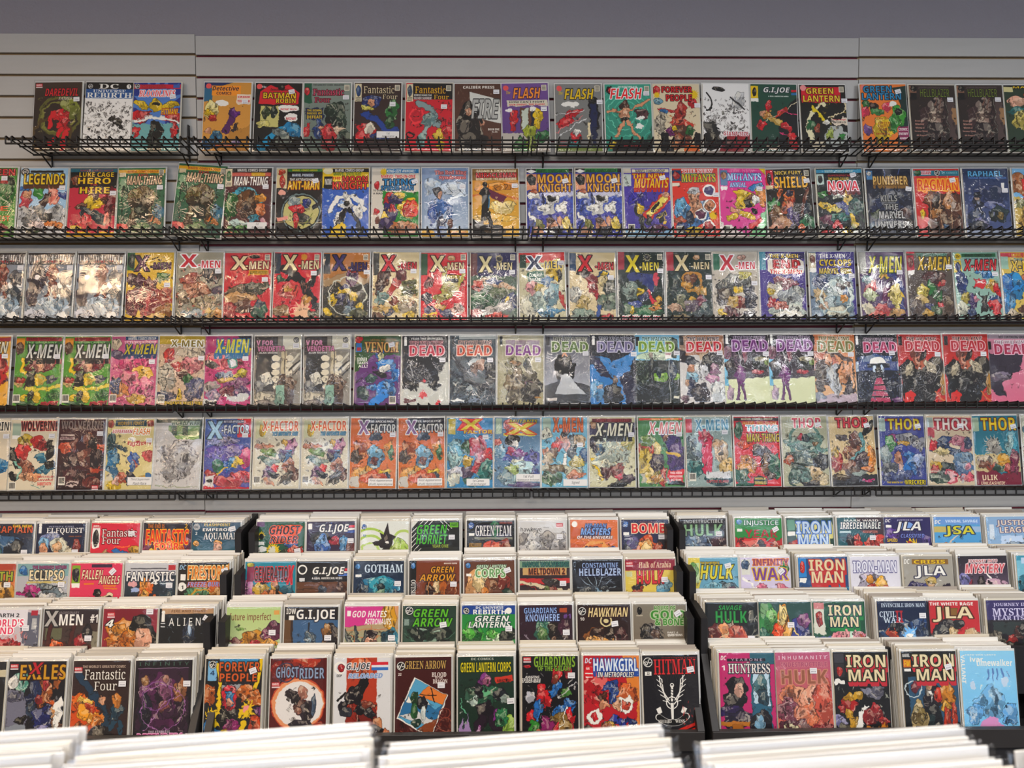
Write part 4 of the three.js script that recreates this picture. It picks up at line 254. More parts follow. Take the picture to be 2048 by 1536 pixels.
purple skirt cover over pale green ground, its glare low|B #3a3038;R #28202c 0 0 100 16;T 56 8 72 9 #28202c,#d8c8dc bi THE WALKING;T 58 24 78 24 #7c3c80,#d8b8d8 b DEAD;I 7 10 w;E #8a6070 8 40 10 14;R #d8dcb8 0 92 100 60;P #4a4048 0 80 100 72 100 92 0 100;R #7ab8d0 0 54 9 60;E #30282c 12 70 12 20;E #4a3048 30 48 11 34 0;E k 30 26 8 22;E #7a2c78 34 88 12 22 0;E #8a4a58 46 44 6 18;L #c8c8c8 1.5 30 22 36 64;E #303830 80 66 20 22 0;E #b03844 74 82 16 5 0;E #88a048 94 60 5 8;E #a8a080 84 54 18 5;L #6a3c6a 5 32 108 28 140;L #6a3c6a 5 40 108 44 142;E #c0a8b8 12 128 8 16;K 50 0 40 100 60;s 92 42;z 0.6
=purple skirt cover with the widest white glare across its foot
orange sky cover with an olive title and a grey vest|B #cf8456 #d8b890;T 54 9 70 9 #6a5c3c,#e0d8b8 bi THE WALKING;T 58 26 80 24 #8a8850,#e0dcc0 b DEAD;R k 3 4 8 20;E #b87058 20 60 40 20;E #4a3c34 30 84 24 34 20;E #5c463c 44 44 11 9 0;E s 40 56 9 13 0;L #50403a 8 54 38 70 48 90 58;E #b8bcc0 52 98 16 36 -8;E #3c3430 76 92 14 36 -16;E #4a3f38 22 104 12 26;L #4c4038 3 84 60 92 130;L #4c4038 3 92 56 98 130;E #38303c 84 126 14 14;R #b8a8b0 0 132 100 20;E #8a90a0 14 136 16 10;E #d8a078 76 84 14 20;K 70 0 40 100 110;s 90 44
black aisle cover with a pink title and a white half dome|B #1c2028 #202838;T 54 12 66 9 #1c2028,#d8c0cc bi THE WALKING;T 58 28 74 22 #b83c68,#e8b8cc b DEAD;I 7 12 w;E #3c5a88 50 62 46 20 0;R #30487a 0 60 100 20;e w 50 64 18 15;R #1c2434 26 64 50 10;L #1c2434 2 30 66 70 66;E #c8d8e8 42 76 5 9;E #c8d8e8 58 76 5 9;E #b8c8d8 4 72 5 12;E #b8c8d8 96 70 4 10;E k 50 80 7 12 0;R #1c2230 0 86 100 66;P #a8385c 44 96 56 96 74 152 26 152;L k 3 38 112 62 112;L k 3 34 124 66 124;L k 3 30 138 70 138;S #38486a 60 0 84 40 60;S #38486a 60 60 84 40 60;K 40 0 90 40 60;E #6a3c70 88 146 14 8;s 82 41;z 0.3
red cover with a red title and a tan collar, nearer the rack seam|B #b83a34;T 54 10 68 9 #3c1c1c,#e8c0b8 bi THE WALKING;T 56 26 76 22 #c03c48,#f0c8c8 b DEAD;R k 3 4 8 20;E #1f2022 50 112 46 50 0;E #262424 20 80 24 20 -30;E #28221e 84 78 20 34 20;E #8a5040 46 40 17 16 0;E #b87058 46 64 13 20 0;E #2c2220 56 48 6 14 30;E #c8bca4 24 76 9 18 30;E #c8bca4 70 72 10 20 -40;E k 46 84 14 8;e #e8e0d8 46 75 4 2;P #c83a34 10 130 26 122 34 132 30 150 8 152;L #c87848 3 78 128 96 148;E #b0884c 96 110 6 24 0;K 60 0 50 100 100;S #40383a 30 10 90 80 60;s 88 44;z 0.6
=red cover with a red title and a tan collar, nearer the pink profile
pink cover with a dark profile, cut off by the frame edge|B #c890a0 #d07890;R #b0a0a8 0 0 100 10;T 60 6 60 6 #333 b BEST CONTINUING SERIES;T 56 18 76 9 #a8808c,#fff bi THE WALKING;T 58 33 80 22 #b03c5c,#f0c8d4 b DEAD;R k 3 16 8 18;E #3a3240 30 66 40 34 0;P #3a3240 0 46 80 44 78 60 70 80 50 88 30 110 36 140 10 130 0 120;E #6a5a68 24 96 20 10;E #8a8090 30 90 18 8;E #3c2c34 90 90 8 24;K 40 0 44 80 90
#R5
white cover with a dark title, cut off at the start of the lowest rack|B #d8ccb8;T 60 14 90 20 #201c1c,#f0e8d8 b WOLVERINE;E #c8b868 40 50 30 20;E #c83c3c 40 70 40 20;E #2f78a0 70 100 40 14;E k 30 110 40 14;T 60 132 50 6 r b SABRETOOTH;K 50 0 40 100 100;s 92 36
cream cover with a ragged black title over red blue and yellow shapes|B #dcd2bc;R #a8b8a8 4 8 18 26;T 62 14 80 20 #1c1818,#a83030 b WOLVERINE;R w 4 34 18 8;E #c8b048 34 46 18 14 0;E #d8a888 34 56 9 8;E #c83c3c 28 70 18 18 0;E #b83838 64 50 22 14 20;E k 84 54 9 10;E #201c1c 10 80 9 24 -20;E #2f7890 70 84 18 9 20;E #2f7890 76 108 24 9 -20;E k 88 74 10 14 20;E k 86 98 12 8;E #a87058 38 108 14 22 0;E k 14 122 16 9 10;E #d8a078 46 124 22 10 0;E #7a4434 26 96 7 14;L #88b8a8 3 10 92 30 100 20 130;L #88a898 2 50 140 70 148;T 80 124 34 4 #b03838 b HERE'S A KILLER;T 80 131 34 4 #b03838 b SAVAGE;T 78 139 30 7 #c83030 b SABRETOOTH;U 2 134;K 80 0 40 100 105;w .5;s 90 36
dark maroon cover with a grey title and a bare dark figure|B #4c2028 #301418;T 50 12 92 18 #8a7c78,#2c1014 b WOLVERINE;T 62 22 66 4 #a09088 b BEST THERE IS;R #b8a8a0 4 32 30 4;R #b8a8a0 4 38 30 6;T 18 41 26 4 #402 b RED RIGHT HAND;E #c85a34 16 62 18 12;E #c85a34 92 62 12 10;E #8a5c48 66 46 12 18 0;E #2a1c1c 74 54 9 18;E #6a4038 60 90 18 26 0;E #8a5848 54 78 12 12;E #7a4438 34 56 9 18 20;E #3c1c20 30 96 18 26;E #2c1418 84 90 16 26;E #a84828 72 112 26 7 -6;E #4a1c20 40 120 30 20;E #6a2c24 80 138 26 12;U 4 124;R #c8b8b0 22 134 24 4;R #c8b8b0 22 141 24 4;M 84 146;K 100 0 30 100 120;w .6;s 90 31
cream cover with small flying red and blue shapes and a pen note|B #d4c794;R #2c4c5c 16 2 68 13;T 50 9 58 8 #c8a038 b WORLD'S FINEST;E #a84838 6 10 8 8;E #a84838 92 9 8 8;T 32 26 44 8 #b03c3c,#fff bi SUPERMAN;T 74 27 38 14 #d88838,#fff bi FLASH;R #b04038 44 50 52 8 -3;T 70 54 44 6 e b FINISH;E #2f5a60 10 54 12 26 0;E #38789c 14 96 14 34 0;E #2c4a58 26 60 20 5 20;E #3f68a8 60 86 12 16 -20;E #b03838 62 98 8 9;E #c86060 88 78 12 14 -20;E #38689c 58 104 8 12;E y 20 142 18 12 0;E #c86a48 34 126 14 12 0;E #2a2a38 54 128 14 14;E #d8a838 84 128 16 6;R #3a6890 90 118 10 9;E #d8b0a0 24 132 8 10;e w 54 43 9 4;R #d8d0b8 4 116 10 16;K 90 0 20 60 110;S #e0d8a8 50 0 30 100 100;w 1.4;s 92 46;N 76 134 52 17 Third Superman Flash Race
pale pencil sketch cover with a green strip at its top|B #cac6c2;R #2c3c34 0 0 100 8;T 64 9 62 8 #2c3434,#b8c8a8 b WORLD WAR;R #6a8a58 28 14 68 28;R #3c5440 34 14 12 24;R #3c5440 58 14 12 24;R #84a860 34 36 62 8;P #cac6c2 0 24 28 24 44 40 60 60 0 60;R #3a4c44 95 8 5 36;E #b8b4b2 40 76 34 24 0;E #bcb8b4 60 96 30 28;E #a8a4a2 44 118 26 16;O #8a8484 2 56 72 26;O #8a8484 2 62 84 30;K 70 4 40 90 100;S #e0dcd8 70 0 40 100 110;S #a09a9a 50 10 60 80 80;R #a0a48c 4 146 92 2;L #9a9494 2 10 70 40 60 70 70;L #9a9494 2 20 90 50 100 84 96;w .7
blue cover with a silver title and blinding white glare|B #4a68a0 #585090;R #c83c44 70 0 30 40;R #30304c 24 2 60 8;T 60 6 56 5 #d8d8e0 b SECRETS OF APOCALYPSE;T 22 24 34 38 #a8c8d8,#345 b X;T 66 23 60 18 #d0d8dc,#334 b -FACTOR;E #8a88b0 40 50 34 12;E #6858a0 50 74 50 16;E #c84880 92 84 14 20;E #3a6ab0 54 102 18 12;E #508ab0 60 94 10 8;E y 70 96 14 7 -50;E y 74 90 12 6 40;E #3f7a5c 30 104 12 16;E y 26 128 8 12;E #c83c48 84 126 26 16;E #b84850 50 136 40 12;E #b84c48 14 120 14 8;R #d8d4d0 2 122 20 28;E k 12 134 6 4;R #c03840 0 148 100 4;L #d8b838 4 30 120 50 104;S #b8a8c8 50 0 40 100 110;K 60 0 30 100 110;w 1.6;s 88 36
white cover with a faint orange title, without a pen note|B #d2ccba;R #c8c8a8 4 4 20 48;E #c8a838 16 26 5 14;T 58 16 78 22 #d0704c,#f0e8d8 b X-FACTOR;L y 3 22 34 30 20 40 4;T 68 33 56 8 #6aa8c0,#246 bi THE MUTANTS ARE!;R #c0bcae 4 42 26 10;E #c89078 24 60 22 5;E #7a9a58 34 74 18 7 20;E #b07898 82 60 14 18 20;E #d8b050 68 52 8 7;E #5a88b0 74 82 12 14 30;E #6a4a78 66 74 14 5;E #4a6a58 24 88 14 7 20;E #404858 62 84 8 9;E #d04848 46 108 10 8;E #a87868 78 104 14 18 0;E #7a5a50 86 118 12 18 -20;E #8a6a88 32 118 14 14;E #38404c 44 122 14 7 20;E s 36 138 14 6 30;E #50504c 74 128 10 16 30;E #98a8a0 40 94 16 7;U 2 124;K 110 0 44 100 100;S #a89890 40 20 60 70 80;w .9
=white cover with a faint orange title, carrying a pen note
orange cover with a pale blue shouting shape, carrying a pen note|B #c86c3c #c88048;R #2c2c38 20 0 80 28;R #c87848 2 4 18 34;T 62 7 62 5 w b ENTER: APOCALYPSE!;T 28 20 24 30 #8a6890,#ddd b X;T 68 22 60 19 #d0d0cc,#222 b -FACTOR;E #3c4a5c 54 40 14 10;E #5a88a8 54 86 21 28 0;E #80b0c8 54 74 18 14;E #6a98b4 54 100 14 14;E #6a3428 54 92 10 8;E #c8d8d8 54 106 9 5;E #a05830 20 70 16 20;E #5a5048 14 84 12 14;E #d89848 86 70 12 20;E #3c7a58 90 76 6 16;E #d8a04c 30 118 26 14;E #c8b890 34 124 12 12;E y 76 122 16 6 40;E y 78 120 14 5 -40;E #3a4a58 80 128 10 9;E #c05c38 50 130 30 14;R #c8c4bc 2 128 18 22;S #e0b080 60 0 40 100 100;K 110 0 40 100 105;w 1.5;s 92 36;N 68 139 54 16 First Appearance (Full) Apocalypse
=orange cover with a pale blue shouting shape, without a pen note
blue cover with a big yellow X title and a pen note|B #3f88b0;R #c8b860 2 2 16 34;P #d84c38 20 28 38 2 62 2 80 28;T 52 15 48 24 #d8c838,#c84030 b X;T 68 30 62 8 #d8c838,#a03020 b FACTOR;E #6aa8b8 18 64 18 20;E #2f6a48 42 64 12 16 0;E #a83c4c 66 66 20 26 0;E #b04450 72 92 16 22;E r 88 78 12 16;E #a0c0c0 16 92 18 18;E #c8a838 44 94 10 12;E #d0d0d8 24 118 24 14;E #2c7a70 86 114 16 24;E #503c58 46 118 14 16;E #d8d8c8 14 134 14 16;E #b84048 62 112 10 10;E #2c6858 60 140 24 10;S #c8d8d8 60 0 40 100 110;K 110 0 30 100 120;w 1.8;s 84 42;N 68 140 50 15 1st Cameo of Archangel
blue violet cover with a yellow X behind plastic ripples and a pen note|B #6a88a0;R #a8b8a0 2 2 14 34;T 64 8 62 8 #c8b838,#333 bi MUTANTS;E #c86a60 28 16 10 14;T 58 24 62 24 #d8c850,#c86040 b X;R #d8c850 20 34 70 6;E k 40 48 16 14 0;E w 46 56 8 10;E #3c4890 40 82 26 14 0;E #a83c5c 40 74 14 9;E #8a4a88 54 78 16 10;E #c8c8b0 60 96 24 8;E #6a98b0 12 70 14 16;E #c86858 8 54 9 8;E #58589c 82 90 16 20;E #b8d0d0 60 118 40 20;E #4a5a98 90 120 10 14;E #a8b878 40 112 14 12;E #6a5a80 66 146 34 7;E #88a0a8 24 130 20 16;S #d0dce0 60 0 40 100 110;K 100 0 40 100 110;w 1.9;N 74 131 52 16 1st Full Appearance Archangel
pale blue cover with orange jagged letters and a small signed slip|B #7ab0c4;T 58 16 66 30 #d07848,#8a4020 b X-MEN;R #a8b8a8 2 2 18 34;E #d8d8c8 10 36 16 14;E #c85048 36 60 12 16 0;E s 48 46 9 10 0;E #3c302c 52 36 9 7;E #3c4448 66 62 11 26 0;E #d0a090 56 60 8 14;L w 8 52 80 48 96 54 112;E #c88868 12 80 12 14;E #8a7060 26 78 10 12;E #48688c 92 84 10 16;E #c8b090 84 50 14 14;R #b8b4a0 0 104 60 14;E #c8b8a0 14 92 14 14;E #c8b868 74 98 20 16;E #c0c0a8 66 118 20 12;E #5a7a58 20 128 22 20 0;E #c88868 74 126 20 10;E #7a6a4c 30 112 20 10;K 110 0 40 100 105;S #e0dcc8 60 0 60 100 90;w 1.3;s 84 60;N 73 142 52 14 Signed
crowded cream cover with a black and white slanted title|B #c8c4a4;R #6a2c38 6 3 88 8;T 52 7 74 6 #a84c4c b GIANT ANNIVERSARY;R #3a3050 0 12 100 26;T 54 27 84 28 #e0dcc8,#222,#222 bi X-MEN;E #a88060 10 18 9 9;E #c8d0c0 46 70 40 30 0;E #b0b8ac 50 84 36 18;E #c8c078 86 52 16 18 30;L y 6 4 90 16 112 26 134;E #5a2c30 38 114 16 20 0;E #8a4a44 62 118 16 20;E k 70 142 40 10 -20;E #402c3c 84 134 14 12;E #c84858 64 130 8 9;E #6a88a0 20 70 14 14;E #2c2438 8 62 8 20;E #d8d8c0 30 100 24 8;S #8aa0a0 80 10 40 80 70;S #c8a878 60 10 40 80 70;K 150 0 40 100 110;w 1.7;s 92 38
green cover with a violet caped shape and a red slip of text|B #5a8a5c;R #c85a48 2 2 96 5;T 60 5 60 4 y b MARVEL COMICS GROUP;T 60 24 76 26 #d08c88,#fff bi X-MEN;E #2f7a48 90 44 14 24;E #4c2c64 58 34 10 10 0;E #a06a50 62 46 9 9;L #40306a 32 76 56 82 80 80 116;E #50386e 82 86 22 30 10;R #c8a838 62 74 30 5 16;E #d8c888 40 72 18 16 20;E #c86048 18 64 18 20;E #c8b048 16 94 20 26;E #84a058 20 50 18 14;E #b04c48 54 130 8 26 0;E #d8c068 24 122 22 20;E #3c3040 40 100 16 20;E #c89858 40 136 14 10;R #c83c44 64 116 34 26;T 81 122 26 5 w b THIS ISSUE;T 81 130 28 5 w b EXPLOSIVE;T 81 137 22 5 w b ACTION!;R k 64 142 34 8;R #b8b4a8 4 124 12 18;S #e0d4a8 60 0 60 60 90;K 120 0 40 100 105;w 1.6;s 90 38
grey blue cover with a raised pink fist and a blank slip|B #98a8a4;R #c04c58 0 4 14 30;T 58 18 72 24 #4a88a0,#c8d8d8 b X-MEN;E #c8405c 42 44 16 20 0;L #c03c5c 22 46 56 46 84 44 116;E #a82c48 40 50 9 7;E #d8c0a0 76 74 16 26 0;E #c8a888 70 60 14 10;E k 76 82 6 4;E #4c5c5c 18 84 18 12;E #3c7a78 18 112 18 20;E #d8b878 86 108 16 20;E #2c5a60 70 140 34 10;E #5a6a6c 10 64 14 20;R #d4d4d4 42 120 54 15;T 66 141 48 6 r b CAPTIVE ISLAND;U 4 122;S #d0d8d0 60 0 40 100 110;K 110 0 30 100 110;w 1.6;s 86 34;z 0.5
red cover with blue and yellow stacked letters and a brown beast shape|B #c23a44;R #3a2c2c 0 2 100 7;T 52 5 70 5 #d8c8a8 b MARVEL COMICS GROUP;T 58 14 76 7 #d8b038 b MARVEL TWO-IN-ONE;T 62 25 70 13 #88b0b8,#fff b THING;T 64 46 72 18 #d8c048,#221 b MAN-THING;E #4a7058 10 30 10 20;E #c85838 20 60 18 9;E #6a4a34 54 74 18 16 0;E #3c2c24 50 74 9 9;E #b8803c 28 104 22 18 20;E #c89040 22 116 20 14;E #4a3830 74 92 16 22;E #6a4c38 72 116 14 14;E #8a6a48 66 108 9 14;E #2f6a54 88 108 14 30 0;E #3c6a5c 14 130 16 18;E #402c2c 80 130 12 10;R #2c3c34 40 132 28 18;T 54 136 24 4 y b WORLD;T 54 145 26 6 y b TREMBLES;R #2f5c4c 0 146 40 6;K 100 0 50 100 100;S #a87848 40 10 80 60 60;w .9;s 82 30
pale green grey cover with a pink title over swirling teal|B #b4b49c;T 56 14 66 22 #c85868,#e8dcd0 b THOR;E #7a9488 50 50 46 12 -6;O #6a8a80 6 50 52 34;E #6a8c84 56 68 44 10 10;E #b84858 42 46 9 9;E #3c4c54 52 48 10 8;E #4c6058 40 84 40 10;E #a85c3c 14 96 14 12;E #4a5850 40 104 24 14;E #34383c 84 100 18 24 20;E #c8b088 60 128 24 20;E #6a8880 34 130 26 18 0;O #445850 5 34 134 22;E #302c30 60 148 24 6;E #d0c09c 88 136 14 14;E #8a6a48 72 62 8 6;S #c8d0c0 60 0 30 100 110;K 120 0 30 100 115;w 1.6;s 80 18 -12
tan cover with a bold red title and a brown wrestling shape|B #d0bc94;T 52 14 74 22 #c83444,#501 b THOR;E k 88 26 8 22 40;E #7a5040 60 52 18 18 0;E #5c3a30 54 62 12 10;E #8a5c48 48 82 20 18;E #4a3830 30 48 16 8 20;L #6a9898 9 70 40 78 66 60 88 46 94;E #4a3440 74 98 22 20 0;E #3c3030 70 112 22 14;E #8a604c 40 110 14 16 20;E #5a4034 46 122 16 12;E #d89038 92 88 9 24 0;E #c88038 82 116 16 6;E #a83c3c 12 100 14 22;E #c8a848 12 78 10 12;R #303034 0 128 100 24;E #8a9890 60 126 14 6;E #50402c 20 134 24 8;R #c03c78 66 138 26 3;R #c03c78 72 143 16 3;O #c8b088 2 20 84 20;K 110 0 30 100 110;w .9;s 84 20 -14
blue violet cover with a yellow title and green and grey shapes|B #3f4888;R #a8b8b0 0 4 14 30;R #b03c38 14 6 20 5;T 56 18 72 24 #d8c838,#6a2c14 b THOR;E #8a2c6c 30 48 12 10;E #8a8a90 60 50 26 14;E #9a9aa0 88 62 14 14;E #3f8a4c 22 62 12 20 0;E #c8a048 50 60 16 7;E #404c8c 44 72 14 10;E #b88870 40 92 9 14 0;E #3a78b0 66 86 14 10;E #3f7cb8 66 112 14 22 0;E #8a9898 12 90 16 26;E #4a5058 18 114 18 16;E #c8a8a0 44 118 6 18;E #3c4c88 88 110 14 24;E #98a8c8 84 94 14 14;E #34406c 20 134 20 10;E #5a6488 50 130 20 12;T 34 146 46 4 y b THE WRATH OF THE;T 74 145 46 10 #d8c838,#221 b WRECKER!;K 100 0 36 100 100;S #a8b0c0 40 0 44 100 90;w .8;s 86 22 -14
cream cover with a white and red title and sweeping blue grey arms|B #d0c0a8;R #b03848 16 4 84 26;R #a8b0a8 0 4 14 22;R #b03c48 2 26 14 20;T 56 18 76 26 #e0d8d0,#7a2430 b THOR;E #3c5074 30 62 30 12 -30;E #344868 54 76 24 9 20;E #b07080 70 54 24 12 0;E #a86878 84 70 14 12;E #404c68 90 58 9 14;E #c83c48 12 64 10 14;E #d8c898 30 80 20 10;E #6a88a0 76 92 24 14;E #58789c 76 116 24 18;E #2c3c40 40 118 22 16;E #c8a848 14 110 12 14;E #b04448 14 120 10 12;E #d890a0 88 112 8 9;e #b84858 48 134 16 15;e #d8b0b0 48 134 12 11;T 14 122 22 4 #d8d8c8 b MIND;T 14 134 22 6 #d8d8c8 b SLAVE!;E #d06878 84 136 18 10;E #344c40 20 134 24 12;K 100 0 34 100 105;S #a8b0c0 30 50 60 50 90;w .9;s 74 22 -10
teal cover with a yellow title and a bursting grey stone|B #2f7888;R #a8b8a0 0 4 14 30;R #b03c48 18 6 20 6;T 58 18 78 28 #e0c830,#6a2c14 b THOR;F #c0bcb4 42 68 24 18;E #a8a49c 42 70 16 16;K 40 24 48 40 44;R #d0c098 0 100 24 20;R #c8b890 0 84 100 40;E #c8b8a0 20 100 18 16;E #8a5c48 20 108 14 9;E #d0a040 64 96 14 12 20;E #c8983c 70 106 20 8;E #b05c48 40 114 16 10;E #3c5a4c 50 116 14 8;E #a83c3c 74 120 10 12;P #7a2840 0 124 40 120 60 130 100 122 100 152 0 152;T 30 136 34 12 e b ULIK;T 36 148 54 7 e bi UNLEASHED!;E #5aa0b0 84 60 16 30;E #8a3c58 88 100 12 30;E #a8c8c8 80 60 8 26 14;K 60 0 80 100 60;w .9;s 90 24 -14
pale cover sliver at the frame edge, at the end of the lowest rack|B #c8c8b8;E #6a8a98 40 40 40 30;E #c89080 40 90 40 40;K 30 0 0 100 140
#T1
dark blue sketchy cover cut off by the frame edge|B #2c3448 #3a4a58;T 60 12 76 14 #c86848,#222 b CAPTAIN;T 76 5 40 5 y b THE NEW;E #4a6a88 30 40 40 20;E #1c2430 60 60 24 26;E #4a7078 16 70 24 26;W 20 40 30 60 60;K 50 0 20 100 110;w .9;s 84 58
midnight blue cover with a white serif title and pale haired heads|B #1c2440;I 7 10 w;T 50 6 52 3 #a8a8b8 b WENDY PINI;T 58 16 76 14 w s ELFQUEST;T 80 27 26 3 #c87838 b FINAL QUEST;E #8a94b8 30 30 20 14;E #8ab8d8 16 44 12 16 0;E s 16 50 9 9 0;E #d8d8c8 48 46 20 18 0;E #e0b890 44 48 8 11 0;L #e0dcc8 4 54 36 68 50 74 60;E #d8a880 44 70 18 12 0;E #c89878 16 70 14 9;E #8a3834 84 48 10 16;E #6a2c34 76 70 20 16;E #d8d0b8 62 60 8 14 20;K 50 0 36 100 60;s 82 58
red cover with a white storybook title|B #c8304a #d04050;R w 2 6 16 44;E #2c2c30 10 30 6 16 0;M 10 6;T 58 20 72 16 w,#601 r Fantastic;T 42 36 38 13 w,#601 r Four;s 84 21 -10;E #b08a58 34 66 12 14;L #3f78b0 7 50 56 62 60 78 68;L w 5 40 84 60 64;E #c8a048 90 56 14 10;E #d85048 60 84 30 10;L #e87848 3 50 50 80 46;K 30 18 46 80 60
orange and yellow cover with a red outlined title|B #5a3448;R #2c2834 0 0 100 14;T 26 7 34 8 #d88838 b THE END IS;T 88 7 6 9 #d8b040 b 2;T 50 29 88 30 #d84430,#f0b840 b FANTASTIC;T 50 48 50 14 #d84430,#f0b840 b FOUR;E y 14 64 18 12 0;E y 80 66 18 14 0;E #8a4a78 88 40 12 14;E #8a3c58 6 50 10 16;E #3c302c 52 62 20 10 -20;E #4a3430 40 70 20 6;E #d87838 76 54 12 14;E y 30 80 26 8;E #c84838 94 66 9 10;K 40 0 46 100 50;s 86 62
teal cover with a bat-shaped white title and a red collar|B #2c4a60 #2f8a8c;e #b8b8b8 9 9 7 7;T 9 9 9 5 #234 b DC;T 9 22 4 6 w b 2;E #d8a048 9 42 6 6;T 52 5 54 6 #d8b838 b FLASHPOINT;T 52 15 60 6 w,#234 b EMPEROR;T 60 30 72 18 w,#234 s AQUAMAN;E #d8a058 54 42 9 6 0;E s 54 54 9 14 0;E #c04050 54 76 40 12 0;K 30 20 36 70 50;s 84 13 -14
green cover with fiery orange brush letters and a flame|B #2c5c48;R #6a4a70 0 0 16 10;F y 10 28 9 12;e k 10 30 5 6;R w 2 40 14 8;P #d86a38 26 12 70 6 96 10 90 24 60 34 30 34;T 58 17 66 18 #2c1c1c,#d86038 bi GHOST;T 58 37 60 14 #2c1c1c,#d86038 bi RIDER;F y 34 58 16 16;e #d8d8c8 34 60 8 10;e w 14 56 10 5;E #3f68a8 72 48 16 8 0;E #b84838 82 66 20 20 0;E #3c4c3c 60 70 16 14;E y 56 80 8 10;K 50 0 40 100 60;s 86 60 -10
dark violet cover with a white block title and an icy blue face shape|B #3a2c48;R w 2 4 9 12;T 56 16 64 20 w,#223 bi G.I.JOE;R #c83848 80 8 20 5;R w 80 14 20 4;R #3c5898 80 19 20 5;F #3f68b0 50 7 5 5;E k 28 34 22 14 0;E #6a90c8 34 52 18 26 0;E #4a70b0 36 60 10 12;E #8ab0d8 30 40 12 9;E #b04858 58 40 12 10;E #6aa0c8 78 44 12 16;E #6a3c3c 92 60 12 24;E #3c4468 60 76 24 14;E #28202c 86 72 12 9;K 50 0 30 100 60;s 92 40
white cover with lime green arcs and a dark tumbling shape|B #e0e2dc;O #b0c868 5 20 60 30;O #b0c868 5 20 60 44;O #c0d488 4 20 60 16;O #b8cc78 5 90 40 20;E #b0c868 80 60 18 24 0;E #3f6ab0 7 12 5 5;T 8 14 6 4 w b DC;T 8 30 6 4 #3a5ab0 b 52;P #2c2024 56 4 60 26 74 32 66 40 62 60 58 84 50 70 46 54 30 50 24 44 36 42 44 36 40 24 48 28;E #2c2024 54 44 10 16 0;E #2c2024 56 76 8 10;e w 56 44 3 3;E w 76 70 8 9;K 10 20 10 60 60
black cover with stacked acid green letters and diagonal stripes|B #1c201e;P #d8d8d0 0 0 14 0 0 16;L w 1.5 0 24 24 0;L w 1.5 0 34 34 0;L w 1.5 0 44 44 0;L w 1.5 0 54 26 26;L w 1.5 0 66 20 44;L w 1.5 0 78 20 56;L w 1.5 60 0 78 20;L w 1.5 68 0 84 16;R #7ab83c 80 4 18 10;T 89 9 14 6 #243 b DYNAMITE;T 42 18 66 20 #5ab83c,#123 bi GREEN;T 42 38 66 20 #5ab83c,#123 bi HORNET;T 60 52 34 7 #a8b838 b YEAR ONE;E #3c4844 54 70 32 8 -8;E #28302e 60 78 34 10;s 84 34;z 0.3
black cover with a tall white title and a fireball|B #1c1c20;E #3f6ab0 9 10 6 7;T 9 12 8 4 w b DC;R w 4 26 12 6;E #3a7a58 58 18 12 20;T 56 21 76 22 w,#224 s GREEN TEAM;R #8a8a7c 16 34 80 5;T 82 5 26 4 #c06858 b BRAND NEW;T 18 50 26 8 #d8a838 bi EXCLUSIVE!;E #c85428 54 66 30 26 0;E #d88838 46 76 20 18;E #e8b048 40 82 12 12;L #b03c20 2 56 50 84 40;L #b03c20 2 60 56 88 60;E #8a3c24 80 56 12 18;K 30 20 40 70 50
grey cover with a thin lowercase title and overlapping pale faces|B #b8b4b0;R #d4d2d0 0 0 100 26;T 26 20 44 12 #333 n hawkeye;T 58 15 12 3 #888 n annual;M 86 10;E #9a9694 10 44 12 20;E #d0cecc 32 38 16 18;E #a8a4a2 60 36 18 14;E #d8d6d4 28 60 18 20 0;E #8a8684 60 58 18 20 0;E #c0bcba 82 56 14 20;E #a09c9a 92 44 10 22;E #c8c4c2 10 70 12 18;e #a84848 32 74 5 3;e #a84848 60 74 5 3;K 20 4 30 92 50;s 86 34
orange cover with a pale blue chiselled title and a purple swirl|B #d07a48;P #c06838 0 10 40 30 0 40;P #c06838 0 50 40 50 0 70;e w 9 9 6 6;T 54 12 46 8 #7a9cd0,#335,#335 bi HE-MAN;T 54 24 64 14 #8ab0e0,#335,#335 bi MASTERS;T 52 36 76 6 w,#633 bi OF THE UNIVERSE;P #d88c58 14 40 34 36 90 40 70 50;O #e0a868 6 56 74 28;E #3c3058 60 66 30 12 10;E #2c2448 40 74 16 12;E #4a5a98 86 70 16 14;E #2c2840 60 84 30 8;K 30 10 44 90 40
blue black cover with a blocky red title over a fire column|B #2c3050;E #4a78b8 9 10 6 7;T 9 12 8 4 w b DC;R w 4 26 12 6;T 58 18 72 20 #c83038,#f0d8b8 b BOMB;T 56 6 40 4 #8a4848 b THE EVOLUTION OF;E #c86030 52 64 26 30 0;E #e0a050 50 56 16 16;E #f0d8a0 50 62 9 14;E #e8b868 54 80 16 12;E #2a2830 12 70 14 24;E #302830 88 60 14 34;E #5a4a78 24 46 12 12;E #b84c28 76 66 12 20;S #f0d8a0 30 34 40 36 60;K 30 0 40 100 60;T 12 34 12 3 w b JIMMY;T 12 40 12 3 w b JUSTIN;s 84 36
dark cover with pale green capitals over blue grey armour shapes|B #2a2226;T 52 6 84 7 #b8b8b4,#333 b INDESTRUCTIBLE;T 52 24 82 24 #8fb088,#1c3424 b HULK;E #4c6078 30 50 28 24 0;E #7890a8 26 46 14 12;E #5a6c84 50 64 20 16;E #90a8b8 30 58 8 8;E #6a7c8c 64 72 16 9;E #4a2c34 84 52 18 18;E #6a3430 10 70 12 10;E #a88448 60 84 26 9;L #c8d0d0 1.5 60 40 70 60;W 20 10 30 60 50;K 60 0 30 100 60;s 84 32
